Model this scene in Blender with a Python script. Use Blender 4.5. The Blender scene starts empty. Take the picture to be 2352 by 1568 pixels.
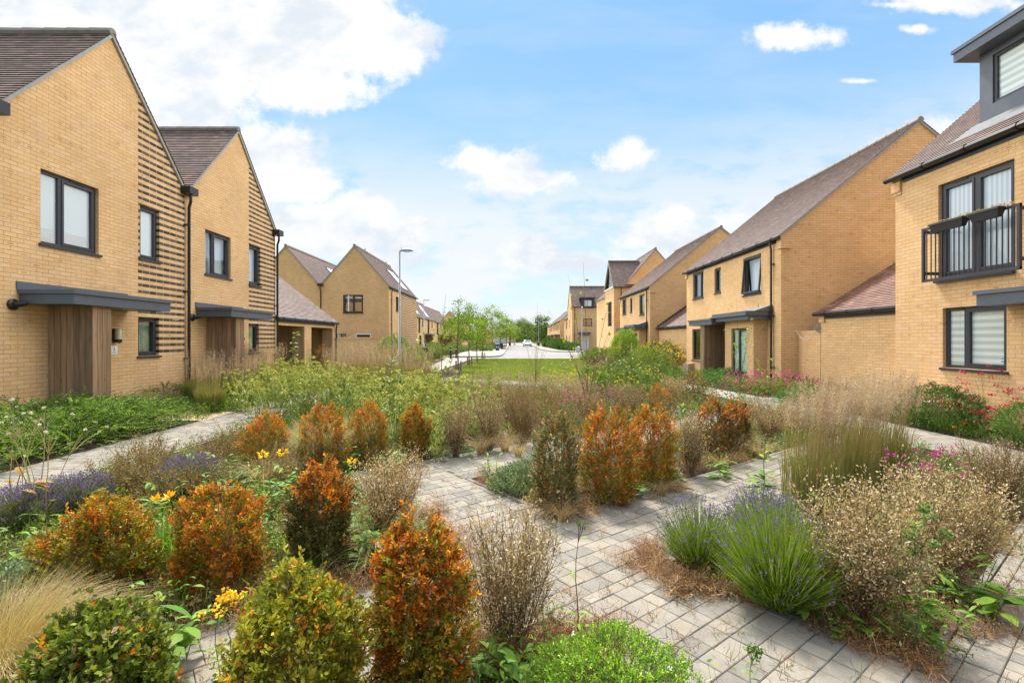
import bpy, bmesh, math, random
import numpy as np
from mathutils import Vector, geometry

sc = bpy.context.scene
F = 1135.0; CX = 1176.0; HY = 779.0; EYE = 1.6      # photo measured at 2352 x 1568
# ------------------------------------------------------------------ camera
cam_d = bpy.data.cameras.new('camera'); cam = bpy.data.objects.new('camera', cam_d)
sc.collection.objects.link(cam); sc.camera = cam
cam.location = (0, 0, EYE); cam.rotation_euler = (math.radians(90), 0, 0)
cam_d.sensor_width = 36; cam_d.lens = F / 2352 * 36
cam_d.shift_y = (HY - 784) / 2352
cam_d.clip_start = 0.05; cam_d.clip_end = 3000
sc.render.resolution_x = 1024; sc.render.resolution_y = 682
sc.view_settings.view_transform = 'Standard'; sc.view_settings.look = 'None'
EXPO = 1.4
sc.view_settings.exposure = EXPO; sc.view_settings.gamma = 1.0
sc.cycles.use_denoising = True
sc.cycles.max_bounces = 6; sc.cycles.diffuse_bounces = 3; sc.cycles.transparent_max_bounces = 8

# ------------------------------------------------------------------ node helper
class NT:
    def __init__(s, tree): s.t = tree
    def n(s, kind, **kw):
        nd = s.t.nodes.new(kind)
        for k, v in kw.items(): setattr(nd, k, v)
        return nd
    def put(s, sock, v):
        if isinstance(v, bpy.types.NodeSocket): s.t.links.new(v, sock)
        else: sock.default_value = v
    def m(s, op, a, b=0.0, c=0.0, clamp=False):
        nd = s.n('ShaderNodeMath', operation=op, use_clamp=clamp)
        s.put(nd.inputs[0], a); s.put(nd.inputs[1], b); s.put(nd.inputs[2], c)
        return nd.outputs[0]
    def mix(s, f, a, b, mode='MIX'):
        nd = s.n('ShaderNodeMix', data_type='RGBA', blend_type=mode)
        s.put(nd.inputs[0], f); s.put(nd.inputs[6], a); s.put(nd.inputs[7], b)
        return nd.outputs[2]
    def ramp(s, v, a, b, lo=0.0, hi=1.0, smooth=False):
        nd = s.n('ShaderNodeMapRange'); nd.interpolation_type = 'SMOOTHSTEP' if smooth else 'LINEAR'
        s.put(nd.inputs[0], v); nd.inputs[1].default_value = a; nd.inputs[2].default_value = b
        nd.inputs[3].default_value = lo; nd.inputs[4].default_value = hi
        return nd.outputs[0]
    def noise(s, vec, scale, detail=4, rough=0.5, dist=0.0, dim='3D'):
        nd = s.n('ShaderNodeTexNoise', noise_dimensions=dim)
        if vec is not None: s.put(nd.inputs['Vector'], vec)
        nd.inputs['Scale'].default_value = scale; nd.inputs['Detail'].default_value = detail
        nd.inputs['Roughness'].default_value = rough; nd.inputs['Distortion'].default_value = dist
        return nd.outputs[0]
    def comb(s, x, y, z=0.0):
        nd = s.n('ShaderNodeCombineXYZ'); s.put(nd.inputs[0], x); s.put(nd.inputs[1], y); s.put(nd.inputs[2], z)
        return nd.outputs[0]
    def sep(s, v):
        nd = s.n('ShaderNodeSeparateXYZ'); s.put(nd.inputs[0], v); return nd.outputs
    def white(s, v):
        nd = s.n('ShaderNodeTexWhiteNoise', noise_dimensions='3D'); s.put(nd.inputs['Vector'], v)
        return nd.outputs[0]

def srgb(r, g, b):
    f = lambda c: (c/255/12.92 if c <= 10 else ((c/255+.055)/1.055)**2.4)
    return (f(r), f(g), f(b), 1)

# ------------------------------------------------------------------ sky and sun
SUN_EL = math.radians(56); SUN_AZ = math.radians(-12)     # azimuth from +Y towards +X
SKY_STR = 0.12
world = bpy.data.worlds.new('World'); sc.world = world; world.use_nodes = True
w = NT(world.node_tree); world.node_tree.nodes.clear()
wo = w.n('ShaderNodeOutputWorld'); bg = w.n('ShaderNodeBackground')
sky = w.n('ShaderNodeTexSky', sky_type='NISHITA', sun_disc=False)
sky.sun_elevation = SUN_EL; sky.sun_rotation = SUN_AZ; sky.air_density = 1.0; sky.dust_density = 0.6; sky.ozone_density = 3.0
tc = w.n('ShaderNodeTexCoord'); gen = tc.outputs['Generated']
X, Y, Z = w.sep(gen)[0:3]
yc = w.m('MAXIMUM', Y, 0.12)
a_ = w.m('DIVIDE', X, yc); b_ = w.m('DIVIDE', Z, yc)
P2 = w.comb(a_, b_, 0.0)
def blobfield(blobs):
    cur = None
    for (px, py, rx, ry) in blobs:
        v = w.n('ShaderNodeVectorMath', operation='SUBTRACT'); w.put(v.inputs[0], P2)
        v.inputs[1].default_value = ((px-CX)/F, (HY-py)/F, 0)
        d = w.n('ShaderNodeVectorMath', operation='MULTIPLY'); w.put(d.inputs[0], v.outputs[0])
        d.inputs[1].default_value = (F/rx, F/ry, 0)
        l = w.n('ShaderNodeVectorMath', operation='LENGTH'); w.put(l.inputs[0], d.outputs[0])
        e = w.m('SUBTRACT', 1.0, l.outputs['Value'])
        e = w.m('MULTIPLY', e, 0.24+0.78*min(rx, ry)/110.0)
        cur = e if cur is None else w.m('SMOOTH_MAX', cur, e, 0.12)
    return cur
big = [(150, 60, 620, 190), (560, 60, 400, 170), (820, 90, 215, 95), (700, 200, 170, 65), (330, 260, 260, 120),
       (600, 350, 150, 75), (640, 420, 150, 60), (470, 420, 140, 120), (300, 420, 300, 120),
       (830, 490, 85, 55), (850, 560, 190, 60), (690, 520, 110, 60), (960, 515, 66, 28),
       (1160, 400, 100, 62), (1240, 415, 75, 40), (1090, 365, 66, 32), (1185, 430, 110, 22),
       (1440, 360, 68, 32), (1450, 345, 34, 34), (1225, 580, 75, 52), (1300, 600, 190, 30),
       (1830, 84, 106, 32), (2210, 6, 190, 26), (2060, 12, 90, 9), (2105, 68, 36, 11), (1985, 186, 44, 7),
       (1550, 500, 66, 30), (1570, 545, 220, 34), (1850, 520, 240, 60), (2200, 330, 190, 60), (120, 560, 500, 120)]
bf = blobfield(big)
warp = w.noise(P2, 7.0, 10, 0.66)
warp2 = w.noise(P2, 22.0, 8, 0.68)
edge = w.m('ADD', w.m('MULTIPLY', w.m('SUBTRACT', warp, 0.5), 1.05), w.m('MULTIPLY', w.m('SUBTRACT', warp2, 0.5), 0.85))
fld = w.m('ADD', bf, edge)
mask = w.ramp(fld, -0.10, 0.27, 0, 1, True)
# generic cloud cover behind the camera and high above
gm = w.ramp(w.noise(gen, 2.6, 7, 0.6), 0.50, 0.68, 0, 0.8, True)
front = w.ramp(Y, 0.10, 0.28, 0, 1, True)
mask = w.m('ADD', w.m('MULTIPLY', mask, front), w.m('MULTIPLY', gm, w.m('SUBTRACT', 1.0, front)))
# thin veil, thicker near the horizon, streaky
P2s = w.comb(w.m('MULTIPLY', a_, 1.1), w.m('MULTIPLY', b_, 4.0), 3.0)
st = w.noise(P2s, 3.0, 6, 0.55)
hz = w.ramp(Z, 0.0, 0.42, 1, 0, False)
veil = w.m('ADD', w.m('MULTIPLY', hz, 0.70), w.m('MULTIPLY', w.m('SUBTRACT', st, 0.45), 1.0), clamp=True)
P3s = w.comb(w.m('MULTIPLY', a_, 1.0), w.m('MULTIPLY', b_, 2.6), 7.0)
low = w.m('MULTIPLY', w.ramp(w.noise(P3s, 6.5, 8, 0.6), 0.34, 0.54, 0, 1, True), w.ramp(Z, 0.18, 0.42, 1, 0, True))
KX = 2.0**-EXPO
def kc(r, g, b): return (r*KX, g*KX, b*KX, 1)
skyc = w.mix(1.0, sky.outputs[0], (SKY_STR*0.95, SKY_STR*1.05, SKY_STR*1.0, 1), 'MULTIPLY')
elev = w.ramp(Z, 0.05, 0.5, 0, 1)
blue = w.mix(elev, kc(0.60, 0.80, 0.98), kc(0.25, 0.52, 0.92))
skyc = w.mix(0.85, skyc, blue)                     # sky seen through bright thin haze
shade = w.m('MULTIPLY', w.ramp(w.noise(w.comb(a_, w.m('MULTIPLY', b_, 1.6), 2.0), 5.5, 8, 0.6), 0.37, 0.56, 0, 1, True), w.ramp(fld, 0.05, 0.5, 1.0, 0.75))
lowsh = w.ramp(b_, 0.05, 0.40, 0.35, 0.0)
shade = w.m('SUBTRACT', shade, lowsh, clamp=True)
cloudc = w.mix(shade, kc(0.80, 0.865, 0.94), kc(1.10, 1.09, 1.08))
c1 = w.mix(w.m('MULTIPLY', veil, 0.75), skyc, kc(0.82, 0.90, 0.98))
c2 = w.mix(w.m('MULTIPLY', low, 0.8), c1, kc(0.96, 0.97, 1.0))
c3 = w.mix(mask, c2, cloudc)
# unseen glow added overhead and at both sides to light facades, plain blue sky to the south
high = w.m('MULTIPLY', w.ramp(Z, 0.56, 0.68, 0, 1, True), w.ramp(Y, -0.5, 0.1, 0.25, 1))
side_glow = w.m('MULTIPLY', w.ramp(w.m('ABSOLUTE', X), 0.74, 0.84, 0, 1, True), w.ramp(Y, -0.35, 0.2, 0, 1))
c3 = w.mix(w.m('MAXIMUM', w.m('MULTIPLY', high, 0.40), w.m('MULTIPLY', side_glow, 1.0)), c3, kc(6.6, 6.3, 5.8))
c4 = w.mix(w.ramp(Z, -0.02, 0.0, 1, 0), c3, kc(0.3, 0.3, 0.25))
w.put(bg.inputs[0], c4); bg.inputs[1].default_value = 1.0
world.node_tree.links.new(bg.outputs[0], wo.inputs[0])

sd = bpy.data.lights.new('sun', 'SUN'); sd.energy = 2.9; sd.angle = math.radians(7); sd.color = (1, 0.95, 0.86)
so = bpy.data.objects.new('sun', sd); sc.collection.objects.link(so)
sv = Vector((math.cos(SUN_EL)*math.sin(SUN_AZ), math.cos(SUN_EL)*math.cos(SUN_AZ), math.sin(SUN_EL)))
so.rotation_euler = sv.to_track_quat('Z', 'Y').to_euler(); so.location = (0, 0, 60)

# ------------------------------------------------------------------ materials
def new_mat(name):
    m = bpy.data.materials.new(name); m.use_nodes = True
    t = NT(m.node_tree); b = m.node_tree.nodes['Principled BSDF']
    return m, t, b
def plain(name, col, rough=0.6, var=0.12, scale=8.0, metal=0.0, bump=0.0, spec=0.5):
    m, t, b = new_mat(name)
    tcn = t.n('ShaderNodeTexCoord')
    nz = t.noise(tcn.outputs['Object'], scale, 5, 0.6)
    f = t.ramp(nz, 0.3, 0.7, 1-var, 1+var)
    c = t.mix(1.0, (*col[:3], 1), t.comb(f, f, f), 'MULTIPLY')
    t.put(b.inputs['Base Color'], c)
    b.inputs['Roughness'].default_value = rough; b.inputs['Metallic'].default_value = metal
    b.inputs['Specular IOR Level'].default_value = spec
    if bump:
        bn = t.n('ShaderNodeBump'); bn.inputs['Strength'].default_value = bump; bn.inputs['Distance'].default_value = 0.01
        t.put(bn.inputs['Height'], t.noise(tcn.outputs['Object'], scale*6, 4, 0.6)); t.put(b.inputs['Normal'], bn.outputs[0])
    return m
def uvxy(t):
    uvn = t.n('ShaderNodeUVMap'); uvn.uv_map = 'UVMap'
    return t.sep(uvn.outputs[0])[0:2]
BR1 = (0.68, 0.415, 0.185, 1); BR2 = (0.74, 0.48, 0.24, 1)
def brick_mat(name, stripes=None):
    m, t, b = new_mat(name)
    u, v = uvxy(t)
    vr = t.m('DIVIDE', v, 0.075); row = t.m('FLOOR', vr)
    par = t.m('FLOORED_MODULO', row, 2.0)
    uu = t.m('ADD', t.m('DIVIDE', u, 0.225), t.m('MULTIPLY', par, 0.5)); col = t.m('FLOOR', uu)
    fu = t.m('MULTIPLY', t.m('SUBTRACT', uu, col), 0.225); fv = t.m('MULTIPLY', t.m('SUBTRACT', vr, row), 0.075)
    wob = t.m('MULTIPLY', t.m('SUBTRACT', t.noise(t.comb(u, v), 60, 2), 0.5), 0.004)
    mo = t.m('MAXIMUM', t.m('LESS_THAN', t.m('ADD', fu, wob), 0.0105), t.m('LESS_THAN', t.m('ADD', fv, wob), 0.0105))
    id_ = t.comb(col, row, 1.0); r1 = t.white(id_); r2 = t.white(t.comb(col, row, 5.0)); r3 = t.white(t.comb(col, row, 9.0))
    base = t.mix(r1, BR1, BR2)
    base = t.mix(t.m('MULTIPLY', t.m('GREATER_THAN', r3, 0.88), 0.35), base, (0.66, 0.40, 0.25, 1))
    n1 = t.noise(t.comb(u, v), 45, 3, 0.6)
    base = t.mix(1.0, base, t.comb(*[t.ramp(n1, 0.3, 0.7, 0.92, 1.08)]*3), 'MULTIPLY')
    big_ = t.noise(t.comb(u, v), 0.7, 3, 0.5)
    base = t.mix(1.0, base, t.comb(*[t.ramp(big_, 0.3, 0.7, 0.90, 1.07)]*3), 'MULTIPLY')
    strk = t.noise(t.comb(t.m('MULTIPLY', u, 2.2), t.m('MULTIPLY', v, 0.35)), 1.6, 5, 0.65)
    base = t.mix(t.ramp(strk, 0.56, 0.78, 0, 0.13), base, (0.36, 0.26, 0.16, 1))
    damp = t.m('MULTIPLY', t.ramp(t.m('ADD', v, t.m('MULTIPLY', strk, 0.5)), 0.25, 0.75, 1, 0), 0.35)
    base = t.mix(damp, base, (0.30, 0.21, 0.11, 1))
    eff = t.noise(t.comb(u, v), 1.1, 6, 0.7)
    base = t.mix(t.ramp(eff, 0.60, 0.80, 0, 0.28), base, (0.78, 0.62, 0.45, 1))
    ex = t.m('POWER', t.m('DIVIDE', t.m('SUBTRACT', fu, 0.117), 0.085), 2.0)
    ey = t.m('POWER', t.m('DIVIDE', t.m('SUBTRACT', fv, 0.043), 0.022), 2.0)
    el = t.m('SUBTRACT', t.m('SUBTRACT', 1.1, t.m('ADD', ex, ey)), t.m('MULTIPLY', t.noise(t.comb(u, v), 70, 3), 0.9))
    smf = t.m('MULTIPLY', t.ramp(el, 0.0, 0.5, 0, 1), t.ramp(r2, 0.80, 1.0, 0, 0.75))
    base = t.mix(smf, base, (0.36, 0.155, 0.045, 1))
    if stripes:
        cond = None
        for (s0, s1, z0) in stripes:
            c = t.m('MULTIPLY', t.m('MULTIPLY', t.m('GREATER_THAN', u, s0), t.m('LESS_THAN', u, s1)), t.m('GREATER_THAN', v, z0))
            cond = c if cond is None else t.m('MAXIMUM', cond, c)
        cond = t.m('MULTIPLY', cond, t.m('GREATER_THAN', par, 0.5))
        dk = t.mix(r1, (0.045, 0.038, 0.036, 1), (0.15, 0.105, 0.075, 1))
        dk = t.mix(1.0, dk, t.comb(*[t.ramp(t.noise(t.comb(u, v), 55, 4, 0.7), 0.3, 0.7, 0.5, 1.6)]*3), 'MULTIPLY')
        base = t.mix(cond, base, dk)
    mc = t.mix(t.ramp(t.noise(t.comb(u, v), 3.0, 4), 0.35, 0.7, 0, 1), (0.34, 0.24, 0.15, 1), (0.47, 0.37, 0.27, 1))
    if stripes: mc = t.mix(t.m('MULTIPLY', cond, 0.9), mc, (0.60, 0.45, 0.28, 1))
    c = t.mix(mo, base, mc)
    t.put(b.inputs['Base Color'], c); b.inputs['Roughness'].default_value = 0.9; b.inputs['Specular IOR Level'].default_value = 0.2
    bn = t.n('ShaderNodeBump'); bn.inputs['Strength'].default_value = 0.6; bn.inputs['Distance'].default_value = 0.004
    t.put(bn.inputs['Height'], t.m('ADD', t.m('SUBTRACT', 1.0, mo), t.m('MULTIPLY', n1, 0.5))); t.put(b.inputs['Normal'], bn.outputs[0])
    return m
def tile_mat(name, ca, cb, cc, wtile=0.165):
    m, t, b = new_mat(name)
    u, v = uvxy(t)
    row = t.m('FLOOR', t.m('DIVIDE', v, 0.1)); par = t.m('FLOORED_MODULO', row, 2.0)
    uu = t.m('ADD', t.m('DIVIDE', u, wtile), t.m('MULTIPLY', par, 0.5)); col = t.m('FLOOR', uu)
    r1 = t.white(t.comb(col, row, 2.0)); r2 = t.white(t.comb(col, row, 4.0))
    c = t.mix(r1, ca, cb); c = t.mix(t.ramp(r2, 0.8, 1.0, 0, 0.8), c, cc)
    n1 = t.noise(t.comb(u, v), 2.0, 5, 0.6)
    c = t.mix(1.0, c, t.comb(*[t.ramp(n1, 0.3, 0.7, 0.75, 1.25)]*3), 'MULTIPLY')
    fu = t.m('SUBTRACT', uu, col); jt = t.m('LESS_THAN', fu, 0.035)
    c = t.mix(t.m('MULTIPLY', jt, 0.7), c, (0.02, 0.015, 0.012, 1))
    t.put(b.inputs['Base Color'], c); b.inputs['Roughness'].default_value = 0.62; b.inputs['Specular IOR Level'].default_value = 0.45
    return m
def wood_mat(name, ca, cb):
    m, t, b = new_mat(name)
    tcn = t.n('ShaderNodeTexCoord'); x, y, z = t.sep(tcn.outputs['Object'])[0:3]
    vr = t.n('ShaderNodeAttribute'); vr.attribute_name = 'Col'
    pl = t.sep(vr.outputs['Color'])[0]
    vec = t.comb(t.m('MULTIPLY', x, 16), t.m('MULTIPLY', y, 16), t.m('ADD', t.m('MULTIPLY', z, 0.9), t.m('MULTIPLY', pl, 40)))
    n1 = t.noise(vec, 1.6, 6, 0.6, 0.6)
    c = t.mix(t.ramp(n1, 0.3, 0.7), ca, cb)
    c = t.mix(1.0, c, t.comb(*[t.ramp(pl, 0, 1, 0.72, 1.2)]*3), 'MULTIPLY')
    kn = t.noise(t.comb(t.m('MULTIPLY', x, 9), t.m('MULTIPLY', y, 9), t.m('ADD', t.m('MULTIPLY', z, 3.5), t.m('MULTIPLY', pl, 70))), 1.0, 2)
    c = t.mix(t.ramp(kn, 0.68, 0.76, 0, 0.75), c, (0.05, 0.022, 0.01, 1))
    t.put(b.inputs['Base Color'], c); b.inputs['Roughness'].default_value = 0.8
    return m
def leaf_mat(name='foliage_material', trans=0.3, rough=0.55):
    m, t, b = new_mat(name)
    at = t.n('ShaderNodeAttribute'); at.attribute_name = 'Col'
    c = at.outputs['Color']
    t.put(b.inputs['Base Color'], c); b.inputs['Roughness'].default_value = rough; b.inputs['Specular IOR Level'].default_value = 0.25
    tr = t.n('ShaderNodeBsdfTranslucent'); t.put(tr.inputs['Color'], t.mix(1.0, c, (1.25, 1.2, 0.7, 1), 'MULTIPLY'))
    mx = t.n('ShaderNodeMixShader'); mx.inputs[0].default_value = trans
    out = m.node_tree.nodes['Material Output']
    m.node_tree.links.new(b.outputs[0], mx.inputs[1]); m.node_tree.links.new(tr.outputs[0], mx.inputs[2]); m.node_tree.links.new(mx.outputs[0], out.inputs[0])
    return m
def glass_mat(name, tint=(0.90, 0.94, 0.94, 1)):
    m, t, b = new_mat(name)
    gl = t.n('ShaderNodeBsdfGlossy'); gl.inputs['Roughness'].default_value = 0.015; gl.inputs['Color'].default_value = (0.95, 0.97, 1, 1)
    tr = t.n('ShaderNodeBsdfTransparent'); tr.inputs['Color'].default_value = tint
    fr = t.n('ShaderNodeLayerWeight'); fr.inputs['Blend'].default_value = 0.5
    mx = t.n('ShaderNodeMixShader'); t.put(mx.inputs[0], t.m('ADD', t.m('MULTIPLY', t.m('POWER', fr.outputs['Facing'], 3.5), 0.8), 0.17, clamp=True))
    out = m.node_tree.nodes['Material Output']
    m.node_tree.links.new(tr.outputs[0], mx.inputs[1]); m.node_tree.links.new(gl.outputs[0], mx.inputs[2]); m.node_tree.links.new(mx.outputs[0], out.inputs[0])
    return m
def blind_mat(name, a, b2, period, axis=1, duty=0.5):
    m, t, b = new_mat(name)
    uv = uvxy(t); v = uv[axis]
    f = t.m('FRACT', t.m('DIVIDE', v, period))
    c = t.mix(t.ramp(f, duty-0.04, duty+0.04), a, b2)
    t.put(b.inputs['Base Color'], c); b.inputs['Roughness'].default_value = 0.7
    return m
def paving_mat(name):
    m, t, b = new_mat(name)
    at = t.n('ShaderNodeAttribute'); at.attribute_name = 'Col'
    tcn = t.n('ShaderNodeTexCoord'); o = tcn.outputs['Object']
    n1 = t.noise(o, 180, 2, 0.5); n2 = t.noise(o, 5, 5, 0.65); n3 = t.noise(o, 55, 3, 0.6)
    c = t.mix(1.0, at.outputs['Color'], t.comb(*[t.ramp(n2, 0.3, 0.7, 0.82, 1.15)]*3), 'MULTIPLY')
    c = t.mix(t.ramp(n1, 0.66, 0.72, 0, 0.55), c, (0.62, 0.58, 0.52, 1))
    c = t.mix(t.ramp(n3, 0.64, 0.75, 0, 0.35), c, (0.14, 0.11, 0.08, 1))
    n4 = t.noise(o, 1.7, 6, 0.7); c = t.mix(t.ramp(n4, 0.56, 0.72, 0, 0.35), c, (0.15, 0.12, 0.085, 1))
    n5 = t.noise(o, 22, 4, 0.7); c = t.mix(t.ramp(n5, 0.64, 0.72, 0, 0.30), c, (0.10, 0.09, 0.06, 1))
    t.put(b.inputs['Base Color'], c); b.inputs['Roughness'].default_value = 0.9; b.inputs['Specular IOR Level'].default_value = 0.25
    bn = t.n('ShaderNodeBump'); bn.inputs['Strength'].default_value = 0.35; bn.inputs['Distance'].default_value = 0.003
    t.put(bn.inputs['Height'], n3); t.put(b.inputs['Normal'], bn.outputs[0])
    return m
def ground_mat(name, cols, scales=(1.5, 12, 60), rough=0.95, bump=0.5):
    m, t, b = new_mat(name)
    tcn = t.n('ShaderNodeTexCoord'); o = tcn.outputs['Object']
    n1 = t.noise(o, scales[0], 5, 0.6); n2 = t.noise(o, scales[1], 5, 0.65); n3 = t.noise(o, scales[2], 3, 0.6)
    c = t.mix(t.ramp(n1, 0.38, 0.62), cols[0], cols[1]); c = t.mix(t.ramp(n2, 0.45, 0.7), c, cols[2])
    c = t.mix(1.0, c, t.comb(*[t.ramp(n3, 0.3, 0.7, 0.7, 1.3)]*3), 'MULTIPLY')
    t.put(b.inputs['Base Color'], c); b.inputs['Roughness'].default_value = rough; b.inputs['Specular IOR Level'].default_value = 0.15
    bn = t.n('ShaderNodeBump'); bn.inputs['Strength'].default_value = bump; bn.inputs['Distance'].default_value = 0.02
    t.put(bn.inputs['Height'], n2); t.put(b.inputs['Normal'], bn.outputs[0])
    return m
def flagbrick_mat(name, ca, cb):
    m, t, b = new_mat(name)
    tcn = t.n('ShaderNodeTexCoord')
    br = t.n('ShaderNodeTexBrick'); t.put(br.inputs['Vector'], tcn.outputs['Object'])
    br.inputs['Color1'].default_value = ca; br.inputs['Color2'].default_value = cb; br.inputs['Mortar'].default_value = (0.16, 0.14, 0.11, 1)
    br.inputs['Scale'].default_value = 1.0; br.inputs['Brick Width'].default_value = 0.2; br.inputs['Row Height'].default_value = 0.16
    br.inputs['Mortar Size'].default_value = 0.006
    n2 = t.noise(tcn.outputs['Object'], 2.0, 5, 0.65)
    c = t.mix(1.0, br.outputs['Color'], t.comb(*[t.ramp(n2, 0.3, 0.7, 0.85, 1.15)]*3), 'MULTIPLY')
    t.put(b.inputs['Base Color'], c); b.inputs['Roughness'].default_value = 0.9
    return m

M = {}
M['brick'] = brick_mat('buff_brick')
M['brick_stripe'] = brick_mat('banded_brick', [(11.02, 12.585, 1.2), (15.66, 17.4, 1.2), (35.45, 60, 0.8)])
M['tile'] = tile_mat('clay_tile', (0.075, 0.043, 0.036, 1), (0.135, 0.08, 0.064, 1), (0.22, 0.13, 0.10, 1))
M['tile_red'] = tile_mat('red_clay_tile', (0.10, 0.043, 0.032, 1), (0.17, 0.078, 0.055, 1), (0.27, 0.14, 0.095, 1))
M['slate'] = tile_mat('grey_slate', (0.075, 0.08, 0.09, 1), (0.11, 0.115, 0.125, 1), (0.14, 0.145, 0.16, 1), 0.3)
M['verge'] = plain('verge_mortar', (0.34, 0.33, 0.30), 0.85)
M['ridge'] = plain('ridge_tile_clay', (0.22, 0.20, 0.18), 0.8)
M['grey'] = plain('grey_metal', (0.085, 0.10, 0.125), 0.42, 0.08)
M['frame'] = plain('anthracite_frame', (0.030, 0.032, 0.042), 0.4, 0.08)
M['black'] = plain('black_plastic', (0.012, 0.012, 0.013), 0.35)
M['lead'] = plain('lead_flashing', (0.13, 0.14, 0.15), 0.85, 0.2)
M['white'] = plain('white_paint', (0.75, 0.75, 0.73), 0.5, 0.04)
M['galv'] = plain('galvanised_steel', (0.36, 0.39, 0.42), 0.45, 0.12, metal=0.4)
M['wood'] = wood_mat('timber_cladding', (0.19, 0.108, 0.056, 1), (0.38, 0.235, 0.13, 1))
M['stake'] = plain('stake_timber', (0.20, 0.15, 0.10), 0.9, 0.3)
M['leaf'] = leaf_mat()
M['bark'] = plain('bark', (0.12, 0.085, 0.06), 0.9, 0.3, 30)
M['glass'] = glass_mat('window_glass')
M['glassd'] = glass_mat('frosted_glass', (0.45, 0.6, 0.5, 1))
M['blind'] = blind_mat('slatted_blind', (0.88, 0.88, 0.88, 1), (0.68, 0.71, 0.74, 1), 0.03)
M['blind_wide'] = blind_mat('day_night_blind', (0.86, 0.88, 0.85, 1), (0.60, 0.64, 0.62, 1), 0.13)
M['curtain'] = blind_mat('net_curtain', (0.72, 0.76, 0.80, 1), (0.52, 0.58, 0.66, 1), 0.09, 0)
M['frost'] = plain('obscured_pane', (0.16, 0.24, 0.17), 0.25, 0.5, 3)
M['pave'] = paving_mat('concrete_paver')
M['soil'] = ground_mat('mulch_soil', [(0.014, 0.011, 0.009, 1), (0.032, 0.022, 0.016, 1), (0.07, 0.042, 0.026, 1)])
M['joint'] = ground_mat('joint_sand', [(0.09, 0.07, 0.05, 1), (0.14, 0.11, 0.075, 1), (0.10, 0.06, 0.03, 1)])
M['field'] = ground_mat('rough_grass', [(0.06, 0.085, 0.02, 1), (0.09, 0.11, 0.03, 1), (0.15, 0.13, 0.05, 1)], (0.08, 1.2, 20))
M['lawn'] = ground_mat('lawn_ground', [(0.12, 0.17, 0.025, 1), (0.16, 0.20, 0.035, 1), (0.24, 0.21, 0.07, 1)], (0.25, 1.5, 40))
M['road'] = ground_mat('pale_asphalt', [(0.19, 0.185, 0.185, 1), (0.215, 0.21, 0.21, 1), (0.24, 0.235, 0.23, 1)], (0.15, 3, 60), 0.9, 0.1)
M['flag'] = flagbrick_mat('pale_block_paving', (0.23, 0.215, 0.185, 1), (0.29, 0.27, 0.235, 1))
M['kerb'] = plain('kerb_concrete', (0.22, 0.215, 0.20), 0.9)
M['buff'] = flagbrick_mat('buff_paving', (0.40, 0.27, 0.15, 1), (0.48, 0.34, 0.20, 1))

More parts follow.
